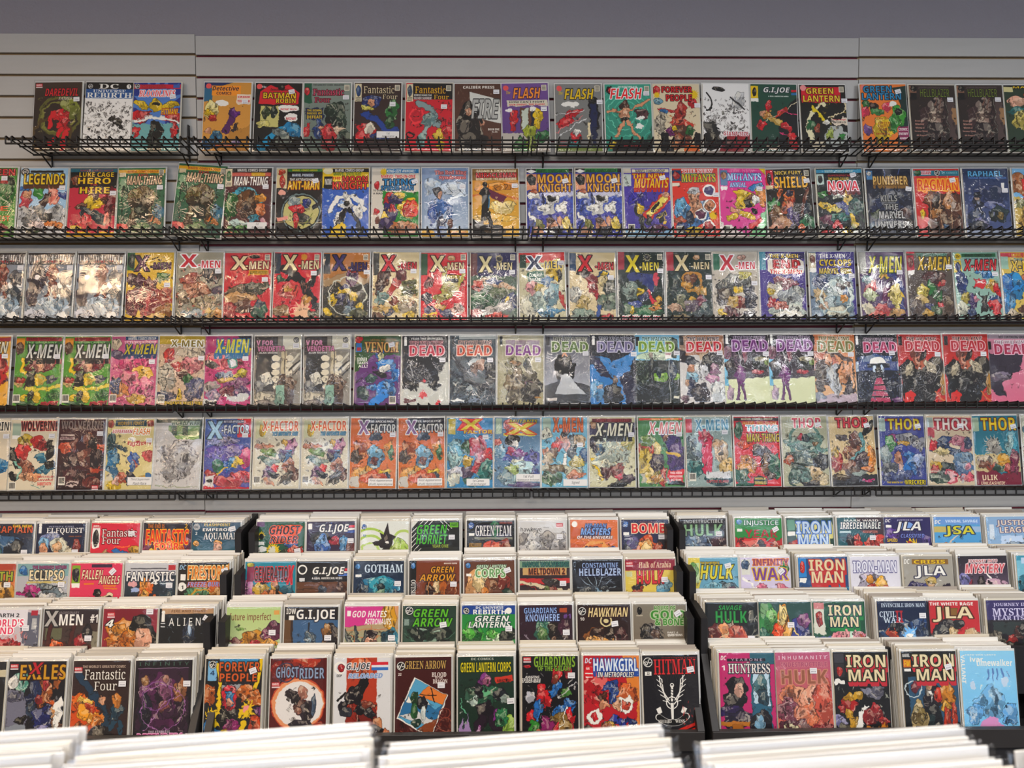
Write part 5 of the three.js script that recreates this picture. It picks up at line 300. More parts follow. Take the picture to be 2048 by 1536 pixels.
red cover with green paint drips and a pale title|B #b03c40;P #3a8a4c 0 0 100 0 100 40 88 48 80 36 70 50 60 40 48 46 40 34 30 44 20 38 10 46 0 40;E #5a90c0 9 8 6 6;T 56 11 74 12 #e8f0e8,#254 n INJUSTICE;R w 4 22 12 6;T 56 32 70 16 #a83840,#3a8a4c b YEAR;E #c84a48 40 66 50 26 0;E #d89078 54 62 9 16 0;E #3c2c30 54 52 9 7;E #a85050 22 68 9 12;E #b87060 86 62 9 14;E #5a2c48 56 84 20 10;K 40 0 44 100 50;s 86 23 -28
dark green cover with a pale blue slab title, its board set high|B #2c4c44;R #6a9880 2 4 16 22;R w 2 28 16 9;T 58 20 74 26 #c8d8e8,#3a68b0,#d8d090 b IRON;T 56 46 64 22 #c8d8e8,#3a68b0,#d8d090 b MAN;E #b04038 14 66 16 20 0;E #d87848 38 70 14 12;E #3a3c40 60 74 14 12;E w 86 66 16 16;E #2c2c34 86 58 10 6;L w 2 20 60 30 84;K 40 0 50 100 40
teal cover with a white speed title over a red face shape|B #2c6068;P #4a3c44 40 0 100 0 100 40 50 30;T 52 6 74 5 w b MARK WAID;T 50 17 88 14 w,#234 bi IRREDEEMABLE;R #c8d8d8 5 28 24 4;T 70 30 32 5 #d88878 bi REDEMPTION;E #b84a48 40 56 13 22 0;E #c85850 78 52 24 16 -10;E #b84848 84 66 14 12;E #a03c44 40 78 26 14;E #3c2c34 26 50 8 18;E #5a4848 28 86 16 9;L #1c3c48 2 0 40 40 46;K 30 10 36 80 50;s 74 42
indigo cover with large white initials and a yellow burst|B #342c60;e #88a8d8 50 20 14 10;T 56 6 56 4 #c8c8d8 b JUSTICE LEAGUE;T 9 7 12 7 w bi DC;R w 4 16 12 6;T 52 21 66 24 w,#224 bi JLA;T 60 39 52 8 #8a98d8,#224 bi CLASSIFIED;E #6a4a98 18 34 18 12;F y 58 64 20 14;E #a8343c 58 66 9 16 0;T 16 48 22 7 y b SPEED;T 18 57 20 7 y b FORCE;T 20 66 18 7 y b FEVER;E #d86a38 86 70 20 12;E #4a88b8 14 84 18 10;E #5a4888 88 48 10 14;E #3c68a0 36 80 12 12;K 40 0 30 100 60
sky blue cover with a gold and pale split banner|B #6aa8d0 #4f98c8;R #7aa0d0 0 0 100 16;T 9 10 14 8 w bi DC;T 60 9 70 6 #d8e4f4 b VANDAL SAVAGE;R #c8b878 0 20 50 12;R #a8c0d8 50 20 50 12;T 54 30 66 22 #d8d048,#246 b JSA;L #8a5a4c 3 20 80 50 60;E #d8d8d8 48 84 26 8 0;E #8a6a5c 70 68 9 10;E #c89078 30 58 12 5;L #d8c8b8 3 12 70 60 30;e w 90 62 7 9;T 90 63 4 6 #236 b 1;E #4a88b0 20 76 20 12;K 30 0 30 100 60
pale blue paneled cover near the frame edge|B #98b4d0;T 60 14 76 14 #e8d8c8,#668 b JUSTICE;T 64 28 72 12 #e8d8c8,#668 b LEAGUE;R #c8d8ec 30 40 46 30;E #8aa0b8 60 64 24 14;E #5a6478 16 80 22 16;E #d8a8a8 66 76 10 8;R #d8e0e8 6 16 10 30;W 20 0 10 100 80;K 30 0 30 100 60;w .8
#T2
yellow orange cover cut off by the frame edge in the second tier|B #c88048;R #a84c34 0 0 100 12;T 60 24 70 18 #a8b048,#333 b EARTH;E #c89848 50 60 50 30;E #8a4c34 70 80 30 16;R #d8b848 50 70 40 14;K 40 0 20 100 70;s 86 40
white and grey cover with magenta slashes and a round dark eclipse|B #b8b8bc;R #88a8a8 0 0 100 24;E #3c7ab0 12 14 9 9 0;T 62 7 66 6 #b04880,#334 b THE DARKNESS WITHIN;T 58 22 68 20 e,#333 b ECLIPSO;e #2c2c30 46 21 9 10;R #c8b878 20 34 76 4;L #a82c78 6 4 56 30 64 46 48;E #b0387c 26 50 14 9;E #3c3438 32 62 14 7 30;E #a02c70 30 84 22 10;L #a83c80 3 20 40 40 70;E #d8d8d8 70 60 26 14;E #7a8890 66 50 24 9 20;E #8a98a0 88 70 14 12;L k 2 50 50 80 44;W 20 40 40 60 50;K 50 0 36 100 60;w .6;s 88 40
pink cover with white brush letters and a black outlined silhouette|B #d04a68;R #8aa83c 2 4 16 36;E #2c2430 10 22 7 14;R w 2 38 16 9;T 42 22 42 18 e,#702 bi FALLEN;T 76 32 42 16 e,#702 bi ANGELS;R #d88838 26 38 20 3;R #d88838 64 42 26 3;R #d88838 66 47 26 3;L e 12 26 78 40 70 52 74 64 70 76 68 78 62;L k 7 26 80 40 72 52 76 66 72 78 66;E k 54 58 7 9 0;E k 54 76 13 16 0;E e 54 58 1 1;R #483048 40 2 40 6;s 82 16 -45;z 0.4
grey and white cover with sharp white letters and a flaming shape|B #2c3a44;R #c8c8ca 0 0 100 24;R #5a5a60 10 10 70 2;R #b03c44 84 4 14 10;T 50 26 94 18 w,#334 b FANTASTIC;T 58 38 14 8 w b 4;E #d87838 40 54 14 26 20;E #e8a048 36 40 8 14;E #c86830 60 76 9 16;E #e0b060 40 66 9 14 20;E #b05a30 30 76 20 9;e #d8a8a8 15 40 9 6;e #a8b8d8 20 52 9 6;R #c8d0d0 68 34 22 2;R #c8d0d0 70 38 22 2;E #3a4c54 84 66 14 14;E #2a3438 80 84 12 9;K 30 20 30 80 60;s 88 43
black and orange cover with a gold outlined title|B #2c2420;P #d09038 100 0 70 40 60 84 100 90;E #c8742c 70 56 40 20;T 9 9 14 9 #a8c8e0 bi DC;R w 5 22 10 12;e w 9 46 8 9;T 9 47 4 7 k b 1;T 58 19 78 26 #d88838,#f0e0b0 b FIRESTORM;T 54 42 70 9 #88a8e0,#c85838 bi FREEZE BURN;E #6a9a78 40 60 26 14;E #8a5c34 50 76 24 16;O #c8a048 4 46 82 30;O #3c2c24 5 84 86 24;E #c89048 84 64 20 16;K 40 10 44 90 50;s 92 16 -20
turquoise cover with red outlined letters and pink bubbles|B #2f8a9c;E #d090b8 10 60 16 26 0;E #e0a8c8 14 74 14 16;R #8a3c58 4 4 14 34;E #c8c048 10 6 7 4;T 56 24 76 28 #3c3c40,#d85058 b GENERATION;T 90 26 14 34 #b03040,#d85058 bi X;E #c8a838 32 52 16 14 0;E #2c2c34 38 38 9 6;E #d8b048 60 50 9 14;E s 60 42 6 7;E #c87838 54 66 20 12;E #78387c 40 84 20 9;E #d84c58 78 74 12 9;E k 66 60 5 14;E #c86a98 84 84 14 9;E #3c6a78 84 56 12 14;K 50 0 40 100 50;s 90 66
brown brick cover with a white block title on black|B #6a4830;R #201e22 0 0 100 40;O w 3 11 16 8;T 62 20 66 18 w,#333 bi G.I.JOE;R #c83848 82 14 18 5;R w 82 20 18 3;R #5878b8 82 24 18 5;T 60 33 60 4 w b A REAL AMERICAN HERO;R #d8d8d8 5 32 11 7;S #84603c 40 0 40 100 50;L #4a3020 1.5 0 54 100 54;L #4a3020 1.5 0 68 100 68;E #2c3440 50 74 24 14 0;E #3c4450 52 56 8 10;L #50586a 6 56 72 74 60 90 48;E #5a3c34 88 60 14 20;K 40 10 44 80 50;z 0.6
midnight teal cover with a white serif title and blue glow|B #1c2c40 #205070;E #5a98d0 8 10 5 6;T 60 15 76 16 #d8e4ec s GOTHAM;R w 4 26 12 5;E #2f7a98 54 54 44 26;E #48a0b0 54 46 24 16;E #3c8868 54 74 24 14 0;E #88a890 54 60 8 14 0;E #1c3038 54 50 9 6;L #a8d8e8 2 4 66 14 78 10 90;L #a8d8e8 2 92 40 88 60 96 80;E #1c3850 20 60 12 20;E #1c3850 86 74 12 20;K 30 20 40 70 50;s 88 44
copper brown cover with a gold slanted title and a vertical word|B #7a4424;R #1c1a1c 0 0 14 90;t 8 62 50 9 w s OUTSIDERS;E #5a90c8 8 10 5 6;T 82 6 26 3 w b BRAND NEW;T 66 18 48 12 #d8a038,#320 bi GREEN;T 56 33 72 13 #d8a038,#320 bi ARROW;E k 62 33 7 3;E #b06a34 56 60 20 24;E #e0c8a0 54 50 7 12 0;E #4a2414 54 84 26 16 0;E #8a4a24 84 50 12 26;E #3c1c14 40 60 8 20;L #d8a060 1.5 40 40 36 84;K 40 16 40 84 50;s 88 46
rust and green cover with pale green letters and a glow|B #6a4838;E #d8a878 24 50 24 30 0;E #e8d0a0 30 40 14 20;E #5a90c8 8 10 5 6;R w 4 26 10 5;T 54 12 60 6 #d8e8d0,#243 bi GREEN LANTERN;T 52 25 60 17 #7aa070,#e0ecd8 b CORPS;O w 3 42 25 7;E #8a5c40 52 52 13 16 0;E #8a4438 80 42 14 18 0;E #c87858 24 74 12 12;E #3c5a48 62 80 30 14 0;E #2c4438 84 74 16 20;E #c88848 40 64 7 14;E #a83c38 16 80 10 9;K 50 0 34 100 60;s 86 20 -20
green framed cover with dark pinstripe title over red and cream rays|B #3c3034;R #88a088 0 2 100 14;T 52 9 92 9 #4a8070,#234 b HAVOK WOLVERINE;R #c8a878 6 16 88 14;T 54 23 72 12 #2c2024,#b0704c b MELTDOWN 2;P #b84444 0 36 100 36 100 44 0 50;P #d8ccb0 0 40 100 60 100 68 0 46;P #b84844 10 50 100 74 100 88 40 60;E #4a4440 62 42 18 6;O #c8a878 3 20 84 14;O #c8a878 3 20 84 22;E #8a4840 64 62 9 12;E #7a8a58 54 58 8 8;E #b84438 78 76 16 10;E #6a3434 60 84 20 10;K 40 0 36 100 50;s 86 46
near black cover with pale blue stacked capitals and spiky rays|B #1c1c24;t 5 16 24 4 #8898a8 n DC;T 56 12 72 10 #9ab0d0,#224 b CONSTANTINE;T 56 25 84 14 #b8c8e0,#224 b HELLBLAZER;L #a8b8c0 1 50 60 20 40;L #a8b8c0 1 50 60 30 34;L #a8b8c0 1 50 60 44 32;L #a8b8c0 1 50 60 60 34;L #a8b8c0 1 50 60 78 40;L #a8b8c0 1 50 60 88 52;L #a8b8c0 1 50 60 8 52;E #4a5058 30 62 16 14 0;E #7898b0 56 70 16 16 0;E #6888a8 72 80 22 9;E #3c444c 20 80 20 9;E #8a7468 24 84 12 5;E #2c343c 62 56 8 8;K 60 0 50 100 40
yellow cover with a maroon banner in curly lettering|B #d8c468;R #8a2c40 0 0 100 22;T 60 11 66 12 e si Hulk of Arabia;M 9 8;R #c8c8a0 2 24 12 10;T 50 35 54 26 #c84048,#622 b HULK;E #6aa0b8 76 56 16 14 0;E #90b8c8 84 48 9 9;E #6a3434 18 74 12 14;E #a84c38 24 60 14 8;E #3c2c28 40 80 20 12;E #8a3838 60 80 20 9;E #2c2c30 30 50 20 5 -20;E #d8a888 20 84 8 6;E #b03c3c 90 78 12 10;L w 2 60 60 66 84;W 14 40 40 60 40;K 50 0 40 100 50;s 78 40
blue grey cover with slanted yellow block letters|B #78a8bc;R #d8c860 0 0 24 90;R #c8d8a8 4 10 18 40;E #6a9858 12 24 9 14;T 44 12 38 8 y,#333 b THE INCREDIBLE;T 58 28 70 28 #d8cc48,#2c3c38 bi HULK;E #4a6878 76 60 26 14;E #7a3c78 28 76 12 12 0;E #c05878 28 76 6 8;E #d8c860 44 84 9 7;E #5a3c58 84 72 14 12;E #2c3840 70 76 30 8 -10;E #d8d8c8 10 76 10 14;E #88b8c8 50 56 20 8;K 60 0 36 100 60;W 14 30 60 70 30;w .6;s 80 16 -14
lilac cover with jagged purple letters|B #d0c8dc;T 62 10 72 12 #8a4c78,#d8883c b INFINITY;T 60 33 72 24 #7a4c90,#d8b848 b WAR;R #d8d8d0 2 4 18 30;E #48607c 10 14 8 9;E #d06898 34 62 14 9 -40;E #d87898 44 56 9 7;E #4a58a8 56 76 18 10;E #c83c58 44 78 9 8;E #c8788c 82 62 16 10;E #d8b8a8 70 84 26 9;E #3a7a48 90 20 9 16;E #88a8c8 16 70 14 12;L w 4 4 40 30 60;W 20 0 36 60 50;K 40 0 36 100 60;w .6;s 82 28 -40
dark blue cover with a cream slab title and red edge|B #28507a;R #3c88c0 0 2 16 38;E #c83c3c 8 20 5 12;R w 2 42 14 8;T 58 16 72 22 #e0d4b0,#a83c3c,#b83c3c b IRON;T 58 40 64 22 #e0d4b0,#a83c3c,#b83c3c b MAN;R y 8 58 16 8;E #88b8d8 16 80 12 12;E #4a3c78 40 66 20 12;E #a83c3c 58 82 26 9;E #3c88a8 84 66 16 14;E #d8a848 56 80 6 6;E #2f4c5c 36 80 10 12;L #6ab0e0 2 70 70 80 60;W 14 0 50 100 40;K 40 0 46 100 50
white cover with a thin outlined title and an orange red torso|B #dedce4;T 50 20 88 22 #e8e8f0,#6a6890 b IRON-MAN;E #c8c0d0 46 56 30 26;E #d89838 38 46 9 11 0;E #b04030 42 66 12 12 0;E #e0b040 62 54 12 16 0;E #2c2424 46 80 26 14 0;E #b84838 38 70 8 10;E #c86838 76 80 9 9;E #d88858 14 70 5 8;E #c85038 70 66 7 9;W 20 0 30 100 60;K 20 20 44 60 46
grey violet cover with white initials behind a dark blue figure|B #a8a49c;T 8 10 12 10 w bi DC;R #8a6a38 18 6 74 10;T 54 11 64 7 y b CRISIS;T 54 31 64 24 w,#445 b JLA;E #4c4c80 24 66 20 18 0;L #4c4c80 14 40 70 54 54 66 36;E #38345c 18 60 9 12;e #c83c48 24 66 3 3;E #c8b070 54 50 12 9;E #c8a888 56 62 8 9;E #2c2838 60 76 16 14;L #302838 6 60 66 78 62 90 58;E #b0a878 50 84 26 7;E #5a5880 16 84 20 8;E #c8c0a8 84 78 14 14;K 40 0 36 100 60;W 14 40 10 50 50
violet grey cover with a ragged red title and a kneeling shape|B #2c2430 #b8a0b8;T 50 11 62 8 #a84c4c,#fff bi JOURNEY INTO;T 54 25 82 18 #c8646c,#f0d8d8 bi MYSTERY;E #c8a8b8 70 60 30 14;E #a85c7c 56 80 20 8 0;E #2c2028 44 54 7 16 10;E #3c2c38 56 64 16 8 10;L #30242c 4 60 50 78 70 96 82;E #7a6a98 10 70 14 26;E #a04858 18 50 9 8;E #8a88b8 10 46 12 12;L w 3 44 20 64 44;W 20 20 20 70 50;K 30 0 36 100 60
teal cover sliver cut off by the frame edge in the second tier|B #4f9ab0;R #88c0d0 0 10 50 40;E #3c7a8a 30 60 30 30;T 40 10 60 12 #c8d8e8 b DC;K 20 0 0 100 80
#T3
white cover with pink blocky letters and a red armoured shape|B #c8c0c4;P #6a6c78 60 0 100 10 100 90 70 60;R #e0dce0 0 0 78 30;T 40 10 44 7 #2c2c30 b EARTH 2;T 38 24 66 14 #d04868,#fff b WORLD'S;T 36 38 34 12 #d04868,#fff b END;R #a83848 84 2 12 9;R #b8b8b8 86 16 9 20;E #b03038 40 70 28 20 0;E #8a2028 50 66 14 14;E #c83c40 24 84 14 12;E #701820 64 80 9 16;W 30 50 20 50 60;S #d88080 30 20 40 60 20;K 60 0 46 100 46;s 76 33
dark brown lattice cover with white letters|B #4a3c38;R #3a3034 0 0 100 26;T 40 6 48 5 #8a8484 b EXTRAORDINARY;T 14 17 26 28 #b8b4b0,#222 b X;T 50 19 44 20 w b MEN;T 92 17 14 15 w b #1;R #6a6a54 4 34 30 20;R #6a6a54 10 62 30 28;L #502824 7 0 58 100 70;L #502824 7 14 26 4 90;L #502824 7 56 30 44 90;E #d8703c 24 66 14 12 0;E #c8a850 22 82 12 12;E #9a2c34 70 56 12 14 20;E #2c282c 82 44 9 16;E #a83038 60 80 16 9;R #8a8474 90 40 10 40;K 50 0 26 100 60;s 84 52;z 0.6
warm portrait cover with orange stone texture and black hair|B #8a2c3c;R #7a2434 20 0 60 26;M 14 10;T 13 26 18 14 w,#222 bi 4;E #c8843c 38 46 34 32 0;E #d89848 30 36 16 10;E #b87430 46 50 12 9;E #c8843c 20 56 12 10;E #d89c50 54 40 9 10;E #a86428 30 66 16 9;E #b87434 50 68 14 9;E #b06c30 14 76 16 12;E k 72 28 22 20 0;E k 88 50 14 20;E #d8a890 76 58 16 22 0;E #c89880 90 76 12 14;E #30488c 6 86 14 9;K 50 6 20 60 66;s 86 5
black cover with widely spaced white capitals and a pale glow|B #161618;R #b89878 4 0 96 10;T 54 5 64 5 #7a5c44 b FIRE AND STONE;T 54 24 72 15 w n A L I E N S;I 7 14 w;R #d8d8d8 3 26 8 2;R #d8d8d8 3 32 8 2;E #303848 56 44 12 22 0;E #58687c 56 46 7 14;e #b8c8d8 56 38 3 9;E #2c3440 56 54 16 5;R #a0a8a8 44 66 26 4;L #3c4448 2 20 50 22 66;L #3c4448 2 88 44 90 66;R #1c1c20 0 72 100 20;s 88 19 30
lime wash cover with dark red narrow lettering|B #b8cc90 #d8d8b8;T 44 19 78 17 #702c24 n future imperfect;R #d8a868 88 6 10 8;E #90b068 26 40 8 3;E #c89848 50 58 24 18 0;E #b88438 44 54 14 12;E #b02c3c 52 66 9 10 0;E #7a3c5c 84 46 20 18 -30;E #6a3850 90 38 14 12;E #d8a048 80 66 18 10;E #b03848 52 82 14 9;E #e0d8c0 30 76 20 9;E #34304c 80 84 30 8 0;E #8a5a58 18 62 14 6;E #d8d0b0 70 80 14 7;K 50 10 30 90 60;s 86 46
slate cover with a stencilled white title and a window frame|B #4a6888;R #2c2422 0 0 100 24;R #6a5038 0 24 14 70;R #3c2c24 12 24 4 70;L #282c34 3 46 30 46 90;L #282c34 3 14 70 90 70;T 12 8 18 10 w b IDW;T 58 16 72 22 w,#223 b G.I.JOE;R w 8 16 10 8;E #50606c 48 58 12 14 0;E #28303c 50 84 30 14 0;E #8aa0b0 46 64 6 8;E #7a5434 82 54 14 24 0;E #30282c 92 60 12 34;E #a87c4c 80 44 7 14;W 12 36 50 30 40;K 50 20 40 80 50;s 82 56;z 0.6
pink and orange grid cover with white slanted lettering|B #d8a078 #48a8a8;P #c84c90 0 0 78 0 74 30 0 38;T 46 14 66 12 w bi GOD HATES;T 62 28 50 11 w bi ASTRONAUTS;R w 4 8 7 10;L #c8784c 1 0 44 100 40;L #c8784c 1 0 56 100 54;L #c8784c 1 0 70 100 70;L #c8784c 1 20 36 20 90;L #c8784c 1 50 36 50 90;E #d0a038 84 20 14 26 0;E #50889c 90 60 14 20;E #3c5c68 80 70 14 26;E #d8a890 50 66 12 18 0;E #34282c 50 50 12 7;E #4a5458 10 66 4 24 -20;E #4a5458 24 60 4 26 -10;E #40484c 36 64 4 22 10;E #3a6a74 62 86 20 9;K 50 0 40 100 50;s 88 57
dark green cover with acid green letters and a pale masked chin|B #34483c;D 12 9 8;T 52 13 68 15 #6fb83c,#132 bi GREEN;T 56 30 76 16 #6fb83c,#132 bi ARROW;E #22302a 50 60 40 26 0;E #5a8074 52 70 12 20 0;E #6a9080 60 76 6 8;E #2c4034 50 54 14 9;P #2c3c34 20 92 44 74 54 80 64 74 84 92;P #3c5448 4 40 30 70 10 90 0 90;L #6a8a78 1 4 50 24 66;L #6a8a78 1 80 60 98 50;R #8a9a90 3 24 9 12;E #a8c0b0 40 44 8 2 10;E #a8c0b0 64 46 8 2 -10;K 40 0 40 100 50;s 76 34 -10
bright green cover under a blue banner with leaning white letters|B #3a8a4c;R #284c8c 0 0 100 16;T 52 4 52 5 w b DC UNIVERSE;T 52 12 62 9 w b REBIRTH;D 8 10 6;e w 88 10 6 6;T 56 24 66 11 w,#244 bi GREEN;T 52 35 80 11 w,#244 bi LANTERNS;E #50a04c 20 60 22 30 0;E #286a38 24 56 12 20;E #6ab858 14 50 12 12;E #c8e0c0 66 70 22 24;P w 40 90 60 60 64 70 56 90;P #a8b8b8 62 90 76 58 82 62 80 90;E #1c2420 84 64 12 20 0;E #202c24 92 50 10 14;E #78c068 58 52 12 9;E #3c9048 48 76 9 16;K 60 0 40 100 50;s 88 42
dark plum cover with blue and white angular lettering|B #3c2030 #2c1c28;T 40 10 62 11 #98b0d8,#224 b GUARDIANS;T 44 23 64 13 #a8bce0,#224 b KNOWHERE;T 90 21 14 9 #7a5a98 b #1;R #a85838 76 6 14 8;E #4a7a6a 46 50 20 24 0;E #6a8a5c 44 54 9 14 0;E #28201c 66 50 14 20;E #2c1c24 78 66 18 20;E #c8a088 36 80 12 9;E #7a5a48 66 74 9 14;E #c88078 50 84 14 7;L #8a8088 3 10 56 30 76;L #b8b0b0 2 94 44 74 80;E #70305c 92 84 12 9;E #4c2c3c 84 40 12 14;K 60 0 40 100 50;s 88 50
deep brown cover with cream letters over a ring emblem|B #34201e;D 9 12 8;T 58 14 76 17 #e0d0a0,#311 bi HAWKMAN;O #d8cca0 3 54 30 10;e #d8cca0 54 30 5 4;T 9 26 8 6 w b 10;E #8a5c34 36 66 26 26 0;E #d8a868 30 70 16 18 0;E #c89858 56 74 12 16;E #e0c088 24 84 12 10;E #3c241c 36 50 14 9;E #2c1814 60 54 12 12;E #4a2428 84 64 16 24;E #c8a878 6 82 9 14;K 50 10 40 80 50;s 70 35 -8
taupe cover with outlined green letters and a long haired head|B #8a8478 #6a5a4c;E k 12 12 4 7;R #b8b0a0 6 20 12 2;T 60 8 40 9 #5a8a48,#bcc8a8 b HOUSE OF;T 66 20 66 16 #4a8a3c,#bcc8a8 b GOLD;T 72 33 62 12 #4a8a3c,#bcc8a8 b & BONES;T 74 52 20 3 w n PART 4;T 78 57 28 5 w b QUESTIONS;E #2a2422 34 60 20 30 0;E #241e1c 24 60 14 24;E #5a4438 42 62 9 16 0;E #38302c 44 74 8 10;E #241e1e 24 86 24 9;E #5a4c44 80 80 22 12;E #4a3c34 62 86 12 7;L #241e1c 1 40 36 56 54;K 50 10 36 50 56;s 84 17 -30
dark cover with green slanted letters over glowing red rays|B #20262a;E #5a2c28 40 60 34 34 0;E #a84c3c 56 66 26 26 0;E #6a2c2c 20 60 18 24;T 48 10 46 9 #3c9a58,#132 bi SAVAGE;T 50 27 60 22 #3c9a58,#132 b HULK;E #f0d0a8 36 54 6 16;E #e8a878 34 48 10 10;L #e8a078 2 36 60 60 74 70 90;L #e8a078 2 10 60 20 80 8 90;L #d88868 2 70 44 76 70;E #20282c 90 50 12 40;L #e8b090 1.5 40 60 20 72;K 40 0 36 80 60;s 86 66
green and orange painted cover with a fiery swirl|B #3c5a58;E #4a8a58 16 36 20 40 0;E #2f6a60 10 70 14 20;E #88c078 24 24 10 14;E #e0a050 46 44 14 40 0;E #f0dca0 46 24 9 20;E #d85c34 36 56 12 18;E #e8b870 56 60 9 20;E #48508c 80 50 18 26;E #8a5c88 84 34 14 14;E #c8983c 72 80 24 10 -10;E #5a8a48 34 84 24 9;L #f0d890 2 60 40 80 66 70 90;W 20 20 10 60 80;K 60 0 20 100 76;s 60 42
green cover with white shaded letters and a pale corner box|B #2a5a48;R #d8d8cc 2 2 20 58;R #c88888 2 2 20 12;E #a83c3c 12 34 7 14;T 62 16 64 20 e,#234,#3a8a58 b IRON;T 60 38 54 18 e,#234,#3a8a58 b MAN;R #58689c 8 64 30 8;R #8ac0b0 8 74 30 8;E #d8909c 66 68 30 18 0;E #c87c90 60 80 26 10;E #e0a8b0 80 62 14 9;L #c8e0d0 4 66 90 74 50 80 40;E #a85c48 92 74 9 14;E #3a7a5c 30 86 20 6;K 40 22 46 78 46;w .5
night blue cover with plain white capitals and a white starburst|B #1c2c48 #203450;T 50 8 84 7 #d8e0e8 s INVINCIBLE IRON MAN;T 20 24 32 11 #d8e0e8 s CIVIL;T 28 35 34 11 #d8e0e8 s WAR;T 42 29 14 22 #a83844 b II;E #2c4868 50 60 44 26;E #34507a 76 46 20 16;F #88c0f0 62 64 18 14;e w 62 64 7 7;E #a04838 28 66 10 20 -20;E #1c2430 36 48 14 9;E #2a3c58 84 66 16 20;L #c86040 2 30 50 40 80;W 10 40 40 50 40;K 40 0 40 100 50;s 86 27
red cover with tall cream initials and a dark curling shape|B #b83c44;T 48 6 84 6 w b THE WHITE RAGE;T 50 25 78 28 e,#532 b JLA;P #8a6a3c 30 14 60 14 56 34 34 34;E #2c2c34 34 52 26 16 0;E #3c4048 26 60 16 16;E #d0b890 48 58 9 12;E #e0dcd0 54 80 18 14 0;E #303438 60 44 12 8;E #4a68a0 90 80 16 14 0;E #8ab0d0 78 84 8 10;E #3c4850 14 74 12 16;E #c8b090 84 60 14 9;E #c89858 24 86 16 7;W 16 20 40 70 50;K 60 0 40 100 50
indigo topped cover with a large serif title near the frame edge|B #2c2830;R #443c68 0 0 100 36;T 54 9 80 8 #d8d4e8 s JOURNEY INTO;T 58 22 94 14 #d8d4e8 s MYSTERY;T 54 33 84 8 #d8d4e8 s FEAR ITSELF;R #3c4444 10 40 90 24;E #7a7468 14 74 20 18;E #5a3c38 60 60 14 14;E #28282c 70 54 14 12;E #a03c38 44 74 12 12 0;E #3c4440 84 80 20 16;E #2c2c2c 40 86 30 8;K 40 0 40 100 50
#T4
dark purple cover cut off by the frame edge in the front tier|B #2c2a2c;R #c8c0a8 40 14 60 12;T 60 20 60 14 #d8d8c8 b SKY;E #4a3c50 60 60 30 30;E #6a7a2c 60 90 24 16;E #6a2c58 60 120 30 20;K 60 0 40 100 110
grey cowl and yellow letter cover crowded with dark figures|B #1c1c24;M 9 8;T 60 18 80 26 #c89c30,#311 b EXILES;T 48 12 26 20 #b02c38,#311 bi X;E #6ab0a0 22 34 14 20 0;E w 8 36 12 12;S #d8d8d8 30 0 20 30 30;P #7c7c8a 0 50 20 48 34 60 38 90 34 152 0 152;E #5c5c6c 14 60 16 9;E k 26 100 12 5 -16;P #8f949c 0 110 36 104 40 152 0 152;P w 44 120 60 112 70 130 64 152 40 152;E #c07848 64 52 16 24 10;E #b04848 66 40 7 9;E #a8683c 88 30 7 20 20;E #2c3858 46 58 12 26 0;E #8a3434 54 66 8 9;E #3c4a5c 44 84 9 14;E #c88c50 84 84 9 14;E #c86a38 76 72 9 9;E #2c3468 64 96 18 24 0;E #3f4878 64 124 22 20 0;E #8a88b8 66 116 12 9;E #7a5a48 90 110 10 14;E #303a68 50 140 14 14;P w 84 70 96 60 98 100 88 120 84 100;S #d0d0d0 40 76 60 24 90;K 130 20 24 80 128
brown cover with a white storybook title and a fiery diagonal|B #3c2a28;M 9 14;T 54 10 76 5 #c8b8a8 b THE WORLD'S GREATEST COMIC;T 56 23 72 18 w,#321 r Fantastic;T 58 43 40 15 w,#321 r Four;P #c85c24 0 60 40 66 64 120 60 140 0 120;E #d87830 24 76 22 22 0;E #e8a840 30 90 20 14 20;E #f0c868 24 66 14 8;E #b84820 34 80 12 9 40;E #d08030 50 104 14 18 20;L #2c4458 12 10 24 40 60 60 84;L #284050 10 50 66 66 90 60 118;E #2f4c5c 80 84 13 20 0;E #c88848 78 66 8 12 0;E s 54 66 6 9;L #2f4c5c 9 76 104 66 120 60 134;L #2f4c5c 9 86 104 92 118 84 136;E #a86838 16 120 18 18 0;E #b87444 10 138 20 12;E #8a4c28 34 134 14 14;E #241c1a 52 128 20 20 0;E #c87838 80 138 20 10;E #b8a8b0 82 142 16 7;R w 82 146 14 4;E #8a4c2c 50 146 30 6;K 90 0 50 100 100;s 88 39
black cover with purple toned figures and a pink outlined foot title|B #221820;T 50 6 88 6 #5a7a6a n I N F I N I T Y;R #3c2438 6 14 88 106;E #5c2c54 50 70 40 50 0;R #a08aa0 4 13 90 1;E #7a4870 20 54 12 26 0;E #a8805c 18 34 7 8;E #8a5c78 54 46 12 22;E #b0887c 54 32 6 7;E #a07050 80 54 12 24 0;E #2c2838 20 90 10 30;E #50304c 54 84 18 16;E #8a5a58 52 78 9 12;E #3c2038 82 96 12 30;O #a878a8 1.5 50 80 38;O #8a5c90 1.5 40 60 24;L #b088b0 1.5 20 120 50 70 80 60;T 46 121 38 4 #c8c0c8 b THE FEARLESS;T 48 132 80 17 #b8488c,#e8b0d0 b DEFENDERS;T 90 134 16 18 #c8a8c8,#735 bi 10;M 52 146;K 80 8 20 84 100;s 92 40
